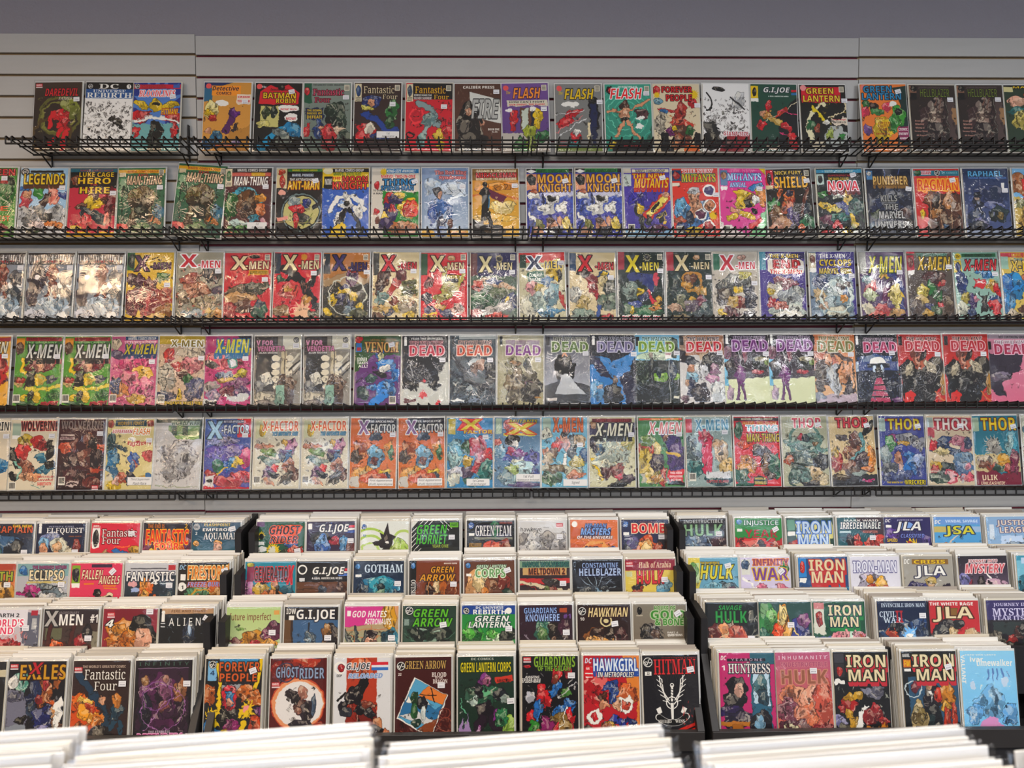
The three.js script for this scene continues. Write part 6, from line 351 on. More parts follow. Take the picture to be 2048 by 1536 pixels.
blue topped cover with orange letters and yellow lightning|B #24242a;R #3a88b0 24 0 68 14;R k 0 0 22 60;R #88b8d8 4 4 16 34;D 12 10 7;T 12 24 8 8 #246 b 4;T 60 14 72 16 #c86834,#321 b FOREVER;T 58 32 66 14 #c86834,#321 b PEOPLE;S #1c1c20 40 20 30 70 30;R #a0a4a8 30 44 50 20;L y 6 20 10 30 40 22 66 30 90;L y 6 98 0 94 40 80 70 64 96;E #c83c4c 44 64 14 22 0;E #3c88b8 44 68 9 12;E #d8a088 44 74 6 7;E #c8783c 70 56 14 16 0;E #c8783c 90 66 12 18;E #b86a34 8 62 12 18;F y 18 100 18 14;e w 12 98 4 5;F y 76 86 16 12;e #e8a0a0 74 84 5 6;E #28282c 48 94 16 9;E k 36 100 12 14;E #8a2c6a 50 116 16 14 0;E y 34 132 12 12 0;E #3c7ab0 8 118 10 16;E #2f78a8 22 124 9 9;E #c85c38 90 116 10 20;E #d8a040 84 134 16 14;E #3c5c48 56 140 20 10;L y 8 70 110 66 130 54 150;E y 12 148 12 6;E #7a4a78 96 92 7 9;K 150 0 46 100 105;s 84 20 -20
dark red cover with chrome letters around a white circle|B #5c1c1c;E #8a2c24 20 20 24 20;E #a84028 60 10 30 14;E #8a3024 84 130 24 24;e #b85438 50 78 48 46;e #e0a078 50 78 46 43;e #e8e4e2 52 78 42 38;T 30 24 40 18 #98a8c0,#323 b GHOST;T 74 26 44 18 #98a8c0,#323 b RIDER;E #8a3c54 54 23 8 12 0;O #40405c 2 28 24 16;M 10 44;E #5a3028 56 84 14 14;E #b08070 58 60 9 14 0;E #3c3034 38 62 12 9 20;E #2c2428 44 70 8 10;E #3a3038 66 92 16 20 0;E #a87c6c 50 88 7 7;E #38303a 56 114 22 9;E #58687c 78 80 4 20;E #b84a28 80 126 30 12 -14;E #7a2420 20 138 30 14;E #c86038 40 136 26 8;R #d8c8c0 82 138 14 6;K 60 20 50 60 80;z 0.5
white cover with a red centre strip and a dark crouching leap|B #dfdfe0;R #b04c34 22 0 54 152;E #c8643c 50 20 26 20;E #8a3428 48 100 26 30;O w 4 10 17 9;E #b02c38 12 17 6 7;T 9 30 9 5 #222 b DDP;T 42 16 44 14 #3c3c40,#e8e8ec bi G.I.JOE;R #c83848 66 8 30 5;R #e8e8ec 66 13 30 4;R #4878b8 66 17 30 5;T 56 31 62 8 #88a0c8,#c8d0e0 bi RELOADED;P #201c20 40 50 50 30 58 26 62 44 54 60 44 76 24 74 18 66 30 58;E #28242a 36 66 16 16 0;E #2c2830 16 84 9 10;E #40444c 22 92 10 10;E #28242a 50 88 14 9;E #8a5040 60 82 14 8;E #38383e 64 94 12 8 30;E #c8906c 78 112 8 12 0;E #241e20 72 128 18 14 0;E #c88c6c 56 134 16 8 -20;E #c08060 92 138 8 18;L k 3 6 74 20 60;E #201c20 42 52 10 6 -40;K 40 10 30 80 110;z 0.4
oxblood cover with a gold serif title and a tilted mountain picture|B #4a1e1e;T 54 13 74 14 #d0b070,#211 s GREEN ARROW;D 10 15 8;T 8 29 6 5 w b 22;T 78 30 26 8 w s BLOOD;T 78 36 14 3 w s OF THE;T 80 42 26 7 w s DRAGON;P w 34 34 94 66 64 138 2 104;P #6aa8c8 36 37 92 66 62 134 5 102;P #d8884c 60 50 92 66 84 82 40 66;P #3f78a0 10 90 24 66 34 86 52 72 70 90 84 82 74 108 8 102;P w 20 76 24 66 30 78;P w 48 78 54 70 62 82;P #d8d8d8 6 100 40 92 60 104 74 108 68 120;P #8a5030 40 122 76 104 64 134;E #2c4c34 34 70 7 14 0;E #3c6a44 34 92 6 14;E #2c2c34 48 78 9 12;E #d8e0e0 50 96 5 14;L k 1.5 44 64 74 66;L k 1.5 64 54 70 78;E #304a40 36 112 9 7;O #8a4c40 1.5 88 96 9;O #8a4c40 1.5 90 116 12;L #b07868 1 74 120 90 130 96 124;L #a06858 1 10 124 40 140 60 150;S #7a4034 60 0 120 60 30;S #7a4034 50 66 90 34 60;K 40 10 60 70 70;s 82 48;z 0.35
green night cover with narrow yellow capitals and a hulking purple head|B #2c4038 #20382c;T 44 4 40 4 #c8c8c0 b DC COMICS;T 50 18 90 17 #d8c838,#231 b GREEN LANTERN CORPS;E #8a4a88 48 40 12 14 0;E #b07090 52 42 8 8;E #3c6a54 50 66 26 18 0;E #2c2c34 34 60 14 12;E #c8d8d0 28 76 12 10;E #486858 22 66 9 12;E #2c3038 76 66 14 12;E #9aa8a0 84 72 8 8;e #7ab890 52 62 6 5;E #241c28 50 98 20 22 0;L #302030 14 42 106 36 124 30 146;L #302030 14 60 104 70 124 80 148;E #8a3c88 68 100 9 12;E #8a3c88 36 134 5 16;E #a0c060 90 120 14 24 0;E #88a850 92 134 12 10;P #a890b8 2 130 8 104 12 124 18 96 22 140;L #78b898 2 4 70 14 100;E #3c8058 76 104 14 14;R #c04a3c 66 36 32 11 -8;T 82 41 24 5 #300 b AMAZING!;E #a04838 54 146 20 4;W 20 0 90 40 60;K 70 0 36 100 110;s 94 76 -4
black starry cover with lime letters and a red blue leap|B #18161e;S w 40 0 30 100 90;M 9 5;E r 9 18 7 3;T 58 10 74 18 #90b048,#232 b GUARDIANS;T 58 21 60 9 #90b048,#232 b OF THE GALAXY;T 16 42 34 8 w bi SPIDER-MAN;T 18 36 26 4 w bi AMAZING;E r 34 60 8 12 0;E r 40 76 14 16 10;E r 62 32 9 16 14;E #3878b8 60 56 9 16 20;E #b03844 82 26 7 14 -10;E #3c78b8 82 84 12 12 30;E #3878b8 28 92 9 18 20;E r 88 108 6 20 -10;E #3a74b0 66 100 14 14;E r 14 104 8 14;E #8a7040 68 110 13 20 0;E #9a7c48 74 126 14 20;E #7a6438 56 112 5 14 -20;E #3f8a3c 22 124 13 14 0;E #b05034 30 134 9 9;E #8a2c68 46 124 12 20 0;E #c8c8d0 14 70 8 9;E #8a4a38 60 40 6 9;E #5a8a48 78 62 9 9;L w 2 60 148 80 90;L #c8c8c8 2 66 70 96 46;E r 62 132 5 18;K 90 0 30 100 120;s 88 33
red and orange cover with blue outlined white letters|B #b02c38;P #d88c48 70 0 100 0 100 152 90 152 96 80 80 60;E #c82c38 20 50 30 36 0;T 58 16 80 22 #e8eef4,#38589c,#38589c b HAWKGIRL;T 58 33 66 9 w,#223 bi IN METROPOLIS!;T 9 9 13 9 #d8e4f0 bi DC;T 8 22 6 5 w b 64;R w 3 30 14 2;R w 3 36 14 2;E #d87848 74 66 26 20;E #38508c 48 52 18 8 -20;E #34508c 52 66 9 20 0;E #5a3428 34 76 7 12;E #d8a080 36 84 10 9;E #d8a888 62 84 12 10 -30;P w 64 74 84 70 88 90 78 104 66 96;E #c85c48 74 86 7 9;P w 6 98 28 90 34 102 24 118 6 114;E r 18 104 7 6;E #3c4a98 56 116 20 14 0;E r 56 128 12 12;E #d8b048 46 118 9 8;E #484040 10 130 14 9;E #3c302c 30 140 18 14;E #8a4c38 40 126 9 14;P w 76 110 94 112 96 128 84 134 78 124;E #2c3c6c 84 114 10 6;E #c86a40 90 140 12 14;E #8a2c30 66 146 20 6;K 110 0 46 100 105
black cover with a red slab title and a white winged dagger crest|B #222026;T 66 6 62 5 #c03838 b ENNIS MCCREA & LEACH;T 58 20 76 26 #c8383c,#200 s HITMAN;D 10 12 9;R w 4 28 12 7;T 10 31 5 5 k b 22;L w 2 46 78 36 64 30 48 30 30;L w 2 47 84 40 76 36 62 34 42;L w 1.4 34 42 26 34;L w 1.4 34 50 25 42;L w 1.4 35 58 26 51;L w 1.4 37 66 28 60;L w 1.4 39 73 31 68;L w 1.4 43 80 35 78;L w 2 56 78 66 64 72 48 72 30;L w 2 55 84 62 76 66 62 68 42;L w 1.4 68 42 76 34;L w 1.4 68 50 77 42;L w 1.4 67 58 76 51;L w 1.4 65 66 74 60;L w 1.4 63 73 71 68;L w 1.4 59 80 67 78;L w 4 52 54 51 78;L k 1 49 58 54 60;L k 1 49 63 54 65;L k 1 49 68 54 70;L k 1 49 73 54 75;O w 1.6 52 52 3;O w 1.8 51 82 10;P w 48 82 54 82 53 112 51 117 49 112;P w 22 92 30 88 33 98 26 102;P w 72 102 66 98 70 88 78 92;L w 11 26 106 38 115 51 116 64 115 76 105;L k 8.6 27 106.5 38 115 51 116 64 115 75 105.5;T 37 113 24 5.5 w s WHO DARES;T 64 113 17 5.5 w s WINS;L #c8382c 5 40 138 60 130 98 116;L #c8382c 4 60 140 80 130 98 124;L #c8382c 3 44 134 70 126;S #a82c2c 20 70 80 26 44;K 6 10 40 80 90;s 86 25 -10;z 0
pink and teal cover with white serif letters and a black cowl|B #b83c74;R #3c6a78 56 0 44 152;R #c8dce8 60 34 30 70;P #b83c74 92 20 100 20 100 152 92 152;R #2c2434 14 10 70 5;T 50 12 56 4 #d8c8d8 n Y E A R O N E;T 8 9 11 8 w bi DC;T 7 26 6 9 w b 1;T 54 27 76 17 w,#323 s HUNTRESS;P w 50 16 54 16 53 42 51 42;E #1c1822 32 62 20 22 0;E #1c1822 26 84 24 20;E #d8b0a0 34 64 9 14 0;E #3c2c5c 22 100 24 12 0;E #2c2440 30 116 28 16;R #b87c34 0 118 56 8;P #a87030 22 122 38 122 42 140 18 140;E #302848 28 146 26 8;E #5c8088 74 60 12 20 0;E #38505c 76 80 12 16;P #3c6a80 56 86 92 92 92 152 56 152;E #22222c 74 124 18 24 0;E #8ab0c8 70 122 9 16 0;K 60 0 40 100 105;z 0.6
salmon haze cover with spaced capitals and pale teeth shapes low down|B #b86a88 #c87058;T 50 9 88 7 #e8d8e0 n I N H U M A N I T Y;T 52 21 84 8 #a85c78,#c88a90 b INDESTRUCTIBLE;T 52 43 84 24 #9a6a58,#c89080 b HULK;E #d89070 36 84 28 30 0;E #e0a890 64 80 20 30;E #c86858 84 90 20 40;E #8a5060 18 100 24 24 0;E #d88868 50 110 26 20;E #5c3440 34 132 40 18 0;E #e0d8b8 10 140 5 8;E #e0d8b8 20 138 5 9;E #e0d8b8 30 134 5 8;E #e0d8b8 14 128 4 4;E #e0d8b8 26 126 4 4;E #8a3840 80 136 24 14;E #c0485c 92 142 12 9;W 30 0 20 100 120;S #e0b0a0 40 20 60 80 70;K 30 0 60 100 90;w 1.0;s 68 32
starry black cover with a cream and red slab title|B #1c1e22;S #c8c8b8 50 0 20 100 120;R #4a4a50 2 3 18 16;R #38383c 2 20 18 24;E #b03838 11 34 6 9;R w 2 48 18 8;T 60 16 72 22 e,#332,#b83c48 b IRON;T 60 41 66 20 e,#332,#b83c48 b MAN;E #8a8a98 68 72 20 8 20;E #6a6a78 80 66 14 9;E #a83030 28 92 14 18 0;E #c89c30 26 78 8 8;E #c8a038 42 76 9 6 -20;E #c8a038 24 108 9 9;E #a83434 12 98 6 9;E #8a2c30 66 110 20 16 0;E #a8343c 72 96 8 9;E #a83434 88 120 9 9;E #c8a048 34 124 9 12;P w 36 128 44 104 54 90 60 92 50 108 46 140;P #c8883c 44 148 56 124 70 134 90 124 100 140 84 152 44 152;E w 56 140 12 9;E #8a88b0 6 120 16 9 30;E #58544c 16 134 14 10;U 4 138;K 90 0 50 100 100
black cover with a cream slab title, a robed shape and a red gold shape|B #1f2226;R #3c5c74 10 44 90 80;R #88b0c0 40 50 14 60;O #c8d0d0 2 18 66 14;T 58 16 76 22 e,#332,#b83c48 b IRON;T 60 41 68 20 e,#332,#b83c48 b MAN;T 9 7 13 6 w b MARVEL;R #c87838 3 14 14 14;T 10 21 10 10 y b FW;R w 4 30 12 5;R w 88 4 7 10;E #302c34 50 84 18 26 0;E #c8a080 48 60 6 9 0;P w 46 70 52 70 50 90;E #202428 52 112 16 24;E #2a3a3c 44 130 12 20;E #c87038 74 58 9 10 0;E #c88c40 78 78 18 20 0;E #c84c38 62 76 8 12;E #d8a848 76 96 9 9;E #b84830 76 118 8 24 0;E #c05038 90 112 6 26;E #7a3c48 22 62 9 10;E #b8a478 24 116 16 30 0;E #8a7a50 26 110 14 16;T 22 110 16 8 #5a4a2c b UP;E #302428 22 138 12 9;E #c03848 22 138 6 8;R #c8b088 62 142 34 8;T 79 146 28 4 r b CARRY ON;K 80 0 44 100 105;s 84 27 -14;z 0.6
pale cyan cover with a white lowercase title and a pink glow low down|B #9ccfe8 #86c4e8;t 5 32 50 7 w b VALIANT;T 38 7 56 2 w b FRED VAN LENTE;T 30 15 24 9 w b ivar;T 62 21 66 12 w b timewalker;e #c8d8e8 20 60 5 8;e #c8d8e8 80 54 6 7;L #6a8ab8 3 50 34 48 50;L #6a8ab8 3 58 32 57 54;L #6a8ab8 3 66 32 67 50;L #6a8ab8 3 74 32 77 46;L #7a98c0 2 84 36 86 46;E #88bce0 50 90 26 30;e #d8a0c8 50 140 22 26;e #e890b8 50 150 14 14;E #78b0dc 20 110 14 20;E #78b0dc 84 110 14 20;W 24 0 50 100 90;w .9
`;
const ROWS = parseCovers(COVERS);
function parseCovers(text) {
  const rows = {}; let row, last;
  for (const line of text.trim().split('\n')) {
    if (line[0] === '#') { rows[line.slice(1)] = row = []; continue; }
    let [look, cmds] = line.split('|');
    const same = look[0] === '='; if (same) look = look.slice(1);
    if (!same) last = { cmds: cmds.split(';').map((c) => c.trim()) };
    row.push({ look, art: last });
  }
  return rows;
}
const AW = 2048, CW = 227, CH = 341, PER = 54, SC = 2.2;
const arts = [...new Set(Object.values(ROWS).flat().map((c) => c.art))];
const sheets = [];
const hex = (c) => PAL[c] || c;
function shade(c, k) { const q = new THREE.Color(hex(c)); const t = new THREE.Color(k > 0 ? '#fff6e0' : '#100c14'); return '#' + q.lerp(t, Math.abs(k)).getHexString(); }
function smoothClosed(x, pts) {
  x.beginPath(); const n = pts.length; x.moveTo((pts[0][0] + pts[n - 1][0]) / 2, (pts[0][1] + pts[n - 1][1]) / 2);
  for (let i = 0; i < n; i++) { const p = pts[i], q = pts[(i + 1) % n]; x.quadraticCurveTo(p[0], p[1], (p[0] + q[0]) / 2, (p[1] + q[1]) / 2); } x.closePath();
}
function smoothLine(x, a) { x.beginPath(); x.moveTo(a[0], a[1]); for (let i = 2; i < a.length - 2; i += 2) x.quadraticCurveTo(a[i], a[i + 1], (a[i] + a[i + 2]) / 2, (a[i + 1] + a[i + 3]) / 2); x.lineTo(a[a.length - 2], a[a.length - 1]); }
const FONT = { b: 'bold 100px sans-serif', n: '100px sans-serif', s: 'bold 100px serif', r: '100px serif', m: '100px monospace' };
function fitText(x, cx, cy, w, h, cols, style, text) {
  const it = style.includes('i'), f = FONT[style.replace('i', '')[0] || 'b']; x.font = f; x.textAlign = 'left'; x.textBaseline = 'alphabetic';
  const m = x.measureText(text), tw = m.actualBoundingBoxRight + m.actualBoundingBoxLeft || 1, hgt = m.actualBoundingBoxAscent + m.actualBoundingBoxDescent || 1, sk = it ? .22 : 0;
  const sx = w / (tw + sk * hgt), sy = h / hgt, [fill, line, deep] = cols.split(',').map(hex);
  x.save(); x.translate(cx - w / 2, cy + h / 2); x.transform(1, 0, -sk * sx / sy, 1, 0, 0); x.scale(sx, sy); x.translate(m.actualBoundingBoxLeft, -m.actualBoundingBoxDescent); x.lineJoin = 'round';
  if (deep) { x.fillStyle = x.strokeStyle = deep; x.lineWidth = 14; for (let k = 5; k > 0; k--) x.strokeText(text, k * 1.2, k * 5); }
  if (line) { x.strokeStyle = line; x.lineWidth = Math.min(16, 2.4 / sy * .9 + 5); x.strokeText(text, 0, 0); }
  x.fillStyle = fill; x.fillText(text, 0, 0); x.restore();
}
function paint(x, art, seed) {
  const R = rng(seed), rr = (a, b) => a + (b - a) * R(); art.stickers = []; art.notes = []; art.wrinkle = null;
  // a patch of printed artwork: ragged edge, lighter and darker passages, ink spotting and hatching
  const blob = (c, cx, cy, rx, ry, rot) => {
    const a = (rot || 0) * Math.PI / 180, ca = Math.cos(a), sa = Math.sin(a), n = 15, rag = Math.min(rx, ry) > 6 ? .30 : .16;
    const loop = (ox, oy, k0) => { const pts = []; for (let i = 0; i < n; i++) { const t = i / n * 6.2832 + rr(-.16, .16), k = k0 * rr(1 - rag, 1 + rag * .7), u = rx * (k * Math.cos(t) + ox), v = ry * (k * Math.sin(t) + oy); pts.push([cx + u * ca - v * sa, cy + u * sa + v * ca]); } return pts; };
    const pts = loop(0, 0, 1.02), big = Math.max(rx, ry), small = Math.min(rx, ry);
    smoothClosed(x, pts); x.fillStyle = hex(c); x.fill(); x.save(); x.clip();
    x.globalAlpha = .55; x.fillStyle = shade(c, -.55); smoothClosed(x, loop(rr(.25, .6) * (R() < .5 ? -1 : 1), rr(.2, .6), .75)); x.fill();
    x.globalAlpha = .6; x.fillStyle = shade(c, .38); smoothClosed(x, loop(rr(-.5, .5), rr(-.7, -.2), .42)); x.fill();
    const m = Math.min(46, 10 + rx * ry * .10);
    for (let i = 0; i < m; i++) {
      const k = R(), px = cx + rr(-1.1, 1.1) * rx, py = cy + rr(-1.1, 1.1) * ry, t = a + (k < .6 ? rr(1.0, 2.0) : rr(0, 3.1)), l = rr(.15, .6) * big;
      x.globalAlpha = rr(.5, .95); x.strokeStyle = k < .42 ? shade(c, -.86) : k < .66 ? shade(c, -.45) : shade(c, .45); x.lineWidth = Math.pow(R(), 2.2) * .22 * small + .45;
      x.beginPath(); x.moveTo(px, py); x.quadraticCurveTo(px + rr(-.4, .4) * rx, py + rr(-.4, .4) * ry, px + Math.cos(t) * l, py + Math.sin(t) * l); x.stroke();
    }
    x.restore(); x.globalAlpha = .8; x.strokeStyle = shade(c, -.86); x.lineWidth = rr(.5, 1.1); smoothClosed(x, pts); x.stroke(); x.globalAlpha = 1;
  };
  const OVER = 'TtMDIAU', late = art.cmds.filter((c) => OVER.includes(c[0])), early = art.cmds.filter((c) => !OVER.includes(c[0]));
  for (const cmd of [...early, 'ragged', ...late]) {
    if (cmd === 'ragged') { const z = art.cmds.find((c) => c.startsWith('z ')); ragged(x, seed, z ? +z.slice(2) : 1); continue; }
    const [op, ...p] = cmd.split(' '), N = (i) => +p[i], F = (i) => { x.fillStyle = hex(p[i]); };
    if (op === 'B') { const g = x.createLinearGradient(0, 0, 0, 152); g.addColorStop(0, hex(p[0])); g.addColorStop(1, hex(p[1] || p[0])); x.fillStyle = g; x.fillRect(-2, -2, 104, 156); }
    else if (op === 'R') { F(0); x.save(); x.translate(N(1), N(2)); x.rotate((N(5) || 0) * Math.PI / 180); x.fillRect(0, 0, N(3), N(4)); x.restore(); }
    else if (op === 'E') blob(p[0], N(1), N(2), N(3), N(4), N(5));
    else if (op === 'e') { F(0); x.beginPath(); x.ellipse(N(1), N(2), N(3), N(4), 0, 0, 6.2832); x.fill(); }
    else if (op === 'O') { x.strokeStyle = hex(p[0]); x.lineWidth = N(1); x.beginPath(); x.ellipse(N(2), N(3), N(4), N(4), 0, 0, 6.2832); x.stroke(); }
    else if (op === 'P') { F(0); x.beginPath(); for (let i = 1; i < p.length; i += 2) x.lineTo(N(i), N(i + 1)); x.closePath(); x.fill(); x.strokeStyle = shade(p[0], -.8); x.lineWidth = .6; x.globalAlpha = .5; x.stroke(); x.globalAlpha = 1; }
    else if (op === 'L') { x.strokeStyle = hex(p[0]); x.lineWidth = N(1); x.lineCap = 'round'; x.lineJoin = 'round'; const a = p.slice(2).map(Number); if (N(1) > 4) { x.strokeStyle = shade(p[0], -.8); x.lineWidth = N(1) + 1.4; smoothLine(x, a); x.stroke(); x.strokeStyle = hex(p[0]); x.lineWidth = N(1); } smoothLine(x, a); x.stroke(); }
    else if (op === 'S') for (let i = 0; i < N(1); i++) { x.fillStyle = shade(p[0], rr(-.22, .22)); x.globalAlpha = rr(.35, .9); const a = rr(.5, 2.6), l = rr(1.2, 5), w = rr(.4, 1.5), px = N(2) + R() * N(4), py = N(3) + R() * N(5); x.beginPath(); x.ellipse(px, py, l, w, a, 0, 6.2832); x.fill(); x.globalAlpha = 1; }
    else if (op === 'K' || op === 'W') {   // ink: bundles of hatching with a few loose contours
      const a = p.map(Number); x.strokeStyle = op === 'K' ? '#17120f' : '#f2f0ea';
      for (let i = 0; i < a[0] / 2.3; i++) {
        const px = a[1] + R() * a[3], py = a[2] + R() * a[4], t = rr(.2, 2.9), m = 2 + Math.floor(R() * 5), l = rr(2, 7), gap = rr(.8, 1.5), bend = rr(-.9, .9);
        for (let j = 0; j < m; j++) { const qx = px - Math.sin(t) * gap * j + rr(-.4, .4), qy = py + Math.cos(t) * gap * j + rr(-.4, .4), k = l * rr(.5, 1.1); x.globalAlpha = rr(.4, .9); x.lineWidth = Math.pow(R(), 3) * 1.3 + .3; x.beginPath(); x.moveTo(qx, qy); x.quadraticCurveTo(qx + Math.cos(t + bend) * k * .6, qy + Math.sin(t + bend) * k * .6, qx + Math.cos(t) * k, qy + Math.sin(t) * k); x.stroke(); }
      }
      x.globalAlpha = 1;
    }
    else if (op === 'F') { F(0); x.beginPath(); const n = N(4); for (let i = 0; i < 2 * n; i++) { const r = N(3) * (i % 2 ? .58 : rr(.85, 1.15)), t = i / n * Math.PI; x.lineTo(N(1) + r * Math.cos(t), N(2) + r * 1.1 * Math.sin(t)); } x.closePath(); x.fill(); }
    else if (op === 'T') fitText(x, N(0), N(1), N(2), N(3), p[4], p[5], p.slice(6).join(' '));
    else if (op === 't') { x.save(); x.translate(N(0), N(1)); x.rotate(Math.PI / 2); fitText(x, 0, 0, N(2), N(3), p[4], p[5], p.slice(6).join(' ')); x.restore(); }
    else if (op === 'M') { x.fillStyle = '#b8303a'; x.fillRect(N(0) - 7, N(1) - 3.4, 14, 6.8); fitText(x, N(0), N(1), 12, 4.2, 'w', 'b', 'MARVEL'); x.fillStyle = '#e8d8d8'; x.fillRect(N(0) - 7, N(1) + 3.8, 14, 2.4); }
    else if (op === 'D') { x.fillStyle = '#1a1a1e'; x.beginPath(); x.ellipse(N(0), N(1), N(2), N(2), 0, 0, 6.2832); x.fill(); x.strokeStyle = '#f0eee8'; x.lineWidth = N(2) * .16; x.beginPath(); x.ellipse(N(0), N(1), N(2) * .84, N(2) * .84, 0, 0, 6.2832); x.stroke(); x.save(); x.translate(N(0), N(1)); x.rotate(-.5); fitText(x, 0, 0, N(2) * 1.3, N(2) * .78, 'w', 'b', 'DC'); x.restore(); }
    else if (op === 'I') { F(2); x.fillRect(N(0) - 3, N(1) - 4, 6, 14); x.beginPath(); x.ellipse(N(0), N(1) - 7, 3.4, 3.4, 0, 0, 6.2832); x.fill(); }
    else if (op === 'A') { x.fillStyle = '#e4dcc8'; x.fillRect(86, 4, 11, 13); x.fillStyle = '#444'; for (let i = 0; i < 4; i++) x.fillRect(87.5, 6 + i * 2.6, 8, 1.2); }
    else if (op === 'X') { x.fillStyle = '#ddd2b4'; x.fillRect(1, 2, 14, 40); blob(p[0], 8, 18, 5, 12, 0); x.fillStyle = '#444'; for (let i = 0; i < 3; i++) x.fillRect(3, 33 + i * 2.6, 10, 1.1); }
    else if (op === 'U') { x.fillStyle = '#e4e0d4'; x.fillRect(N(0), N(1), 15, 18); x.fillStyle = '#26221e'; for (let i = 0; i < 11; i++) x.fillRect(N(0) + 1.6 + i * 1.1, N(1) + 2, i % 3 ? .5 : .8, 12); }
    else if (op === 's') art.stickers.push([N(0), N(1), N(2) || 0]);
    else if (op === 'N') art.notes.push([N(0), N(1), N(2), N(3), p.slice(4).join(' ')]);
    else if (op === 'w') art.wrinkle = N(0);
  }
  x.globalAlpha = .05; for (let i = 0; i < 500; i++) { x.fillStyle = R() < .5 ? '#000' : '#fff'; x.fillRect(R() * 100, R() * 152, rr(.4, 1.6), rr(.4, 1.6)); } x.globalAlpha = 1;   // print grain
}
// breaks the painted patches into ragged brushwork below the title
const wobble = createNoise2D(rng(4242));
function ragged(x, seed, amount) {
  if (!amount) return;
  const { a, d, e, f } = x.getTransform(), W = Math.round(100 * a), H = Math.round(152 * d), src = x.getImageData(e, f, W, H), out = x.createImageData(W, H), S = src.data, O = out.data, o = seed * 1.7;
  for (let j = 0; j < H; j++) for (let i = 0; i < W; i++) {
    const u = i / a, v = j / d, ramp = Math.max(.12, Math.min(1, (v - 30) / 26)) * Math.min(1, (152 - v) / 8 + .2) * amount;
    const dx = ramp * (3.3 * wobble(u / 24 + o, v / 24) + 1.5 * wobble(u / 8 + o, v / 8) + .6 * wobble(u / 3 + o, v / 3)), dy = ramp * (3.3 * wobble(u / 24 - o, v / 24 + 50) + 1.5 * wobble(u / 8 - o, v / 8 + 50) + .6 * wobble(u / 3 - o, v / 3 + 50));
    const px = Math.max(0, Math.min(W - 1.001, i + dx * a)), py = Math.max(0, Math.min(H - 1.001, j + dy * d)), x0 = Math.floor(px), y0 = Math.floor(py), fx = px - x0, fy = py - y0, k = (y0 * W + x0) * 4, q = (j * W + i) * 4, r = k + W * 4;
    for (let c = 0; c < 3; c++) O[q + c] = (S[k + c] * (1 - fx) + S[k + 4 + c] * fx) * (1 - fy) + (S[r + c] * (1 - fx) + S[r + 4 + c] * fx) * fy;
    O[q + 3] = 255;
  }
  x.putImageData(out, e, f);
}
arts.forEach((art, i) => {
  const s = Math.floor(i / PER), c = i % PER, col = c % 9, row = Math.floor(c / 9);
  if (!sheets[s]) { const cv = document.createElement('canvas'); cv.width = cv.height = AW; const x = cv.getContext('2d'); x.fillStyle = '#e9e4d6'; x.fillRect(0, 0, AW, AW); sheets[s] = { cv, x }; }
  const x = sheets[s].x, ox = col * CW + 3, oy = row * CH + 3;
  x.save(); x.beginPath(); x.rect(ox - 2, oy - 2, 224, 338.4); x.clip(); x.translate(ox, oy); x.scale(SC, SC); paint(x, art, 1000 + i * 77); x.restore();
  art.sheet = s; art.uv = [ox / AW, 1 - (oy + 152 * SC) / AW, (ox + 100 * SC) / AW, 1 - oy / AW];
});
for (const s of sheets) {   // full-strength printing ink
  const im = s.x.getImageData(0, 0, AW, AW), D = im.data;
  for (let i = 0; i < D.length; i += 4) { const m = .3 * D[i] + .59 * D[i + 1] + .11 * D[i + 2]; for (let c = 0; c < 3; c++) { const v = m + (D[i + c] - m) * 1.16; D[i + c] = v + (v - 128) * .13 - 5; } }
  s.x.putImageData(im, 0, 0);
}
for (const s of sheets) { const t = new THREE.CanvasTexture(s.cv); t.colorSpace = THREE.SRGBColorSpace; t.magFilter = THREE.LinearFilter; s.mat = std({ map: t, roughness: .6 }); }

// handwritten slips share one sheet
const noteTexts = [...new Set(arts.flatMap((a) => a.notes.map((n) => n[4])))];
const noteSheet = document.createElement('canvas'); noteSheet.width = 512; noteSheet.height = 1024;
{
  const x = noteSheet.getContext('2d'); x.fillStyle = '#e8e6e2'; x.fillRect(0, 0, 512, 1024);
  noteTexts.forEach((t, i) => { const w = t.split(' '), k = w.length > 1 ? Math.ceil(w.length / 2) : 1, lines = [w.slice(0, k).join(' '), w.slice(k).join(' ')].filter(Boolean); lines.forEach((l, j) => fitText(x, 256, i * 128 + (lines.length === 1 ? 64 : 38 + j * 54), Math.min(470, l.length * 28), lines.length === 1 ? 62 : 40, '#1c1a1c', 'ni', l)); });
}
const noteTex = new THREE.CanvasTexture(noteSheet); noteTex.colorSpace = THREE.SRGBColorSpace; const noteMat = std({ map: noteTex, roughness: .5 });
const priceSheet = document.createElement('canvas'); priceSheet.width = 64; priceSheet.height = 48;
{ const x = priceSheet.getContext('2d'); x.fillStyle = '#e9e9ec'; x.fillRect(0, 0, 64, 48); x.fillStyle = '#9a98a4'; for (let i = 0; i < 4; i++) x.fillRect(12 + i * 11, 27, 7, 9); x.fillStyle = '#c8c6cc'; x.fillRect(8, 10, 48, 4); }
const priceTex = new THREE.CanvasTexture(priceSheet); priceTex.colorSpace = THREE.SRGBColorSpace; const priceMat = std({ map: priceTex, roughness: .5 });

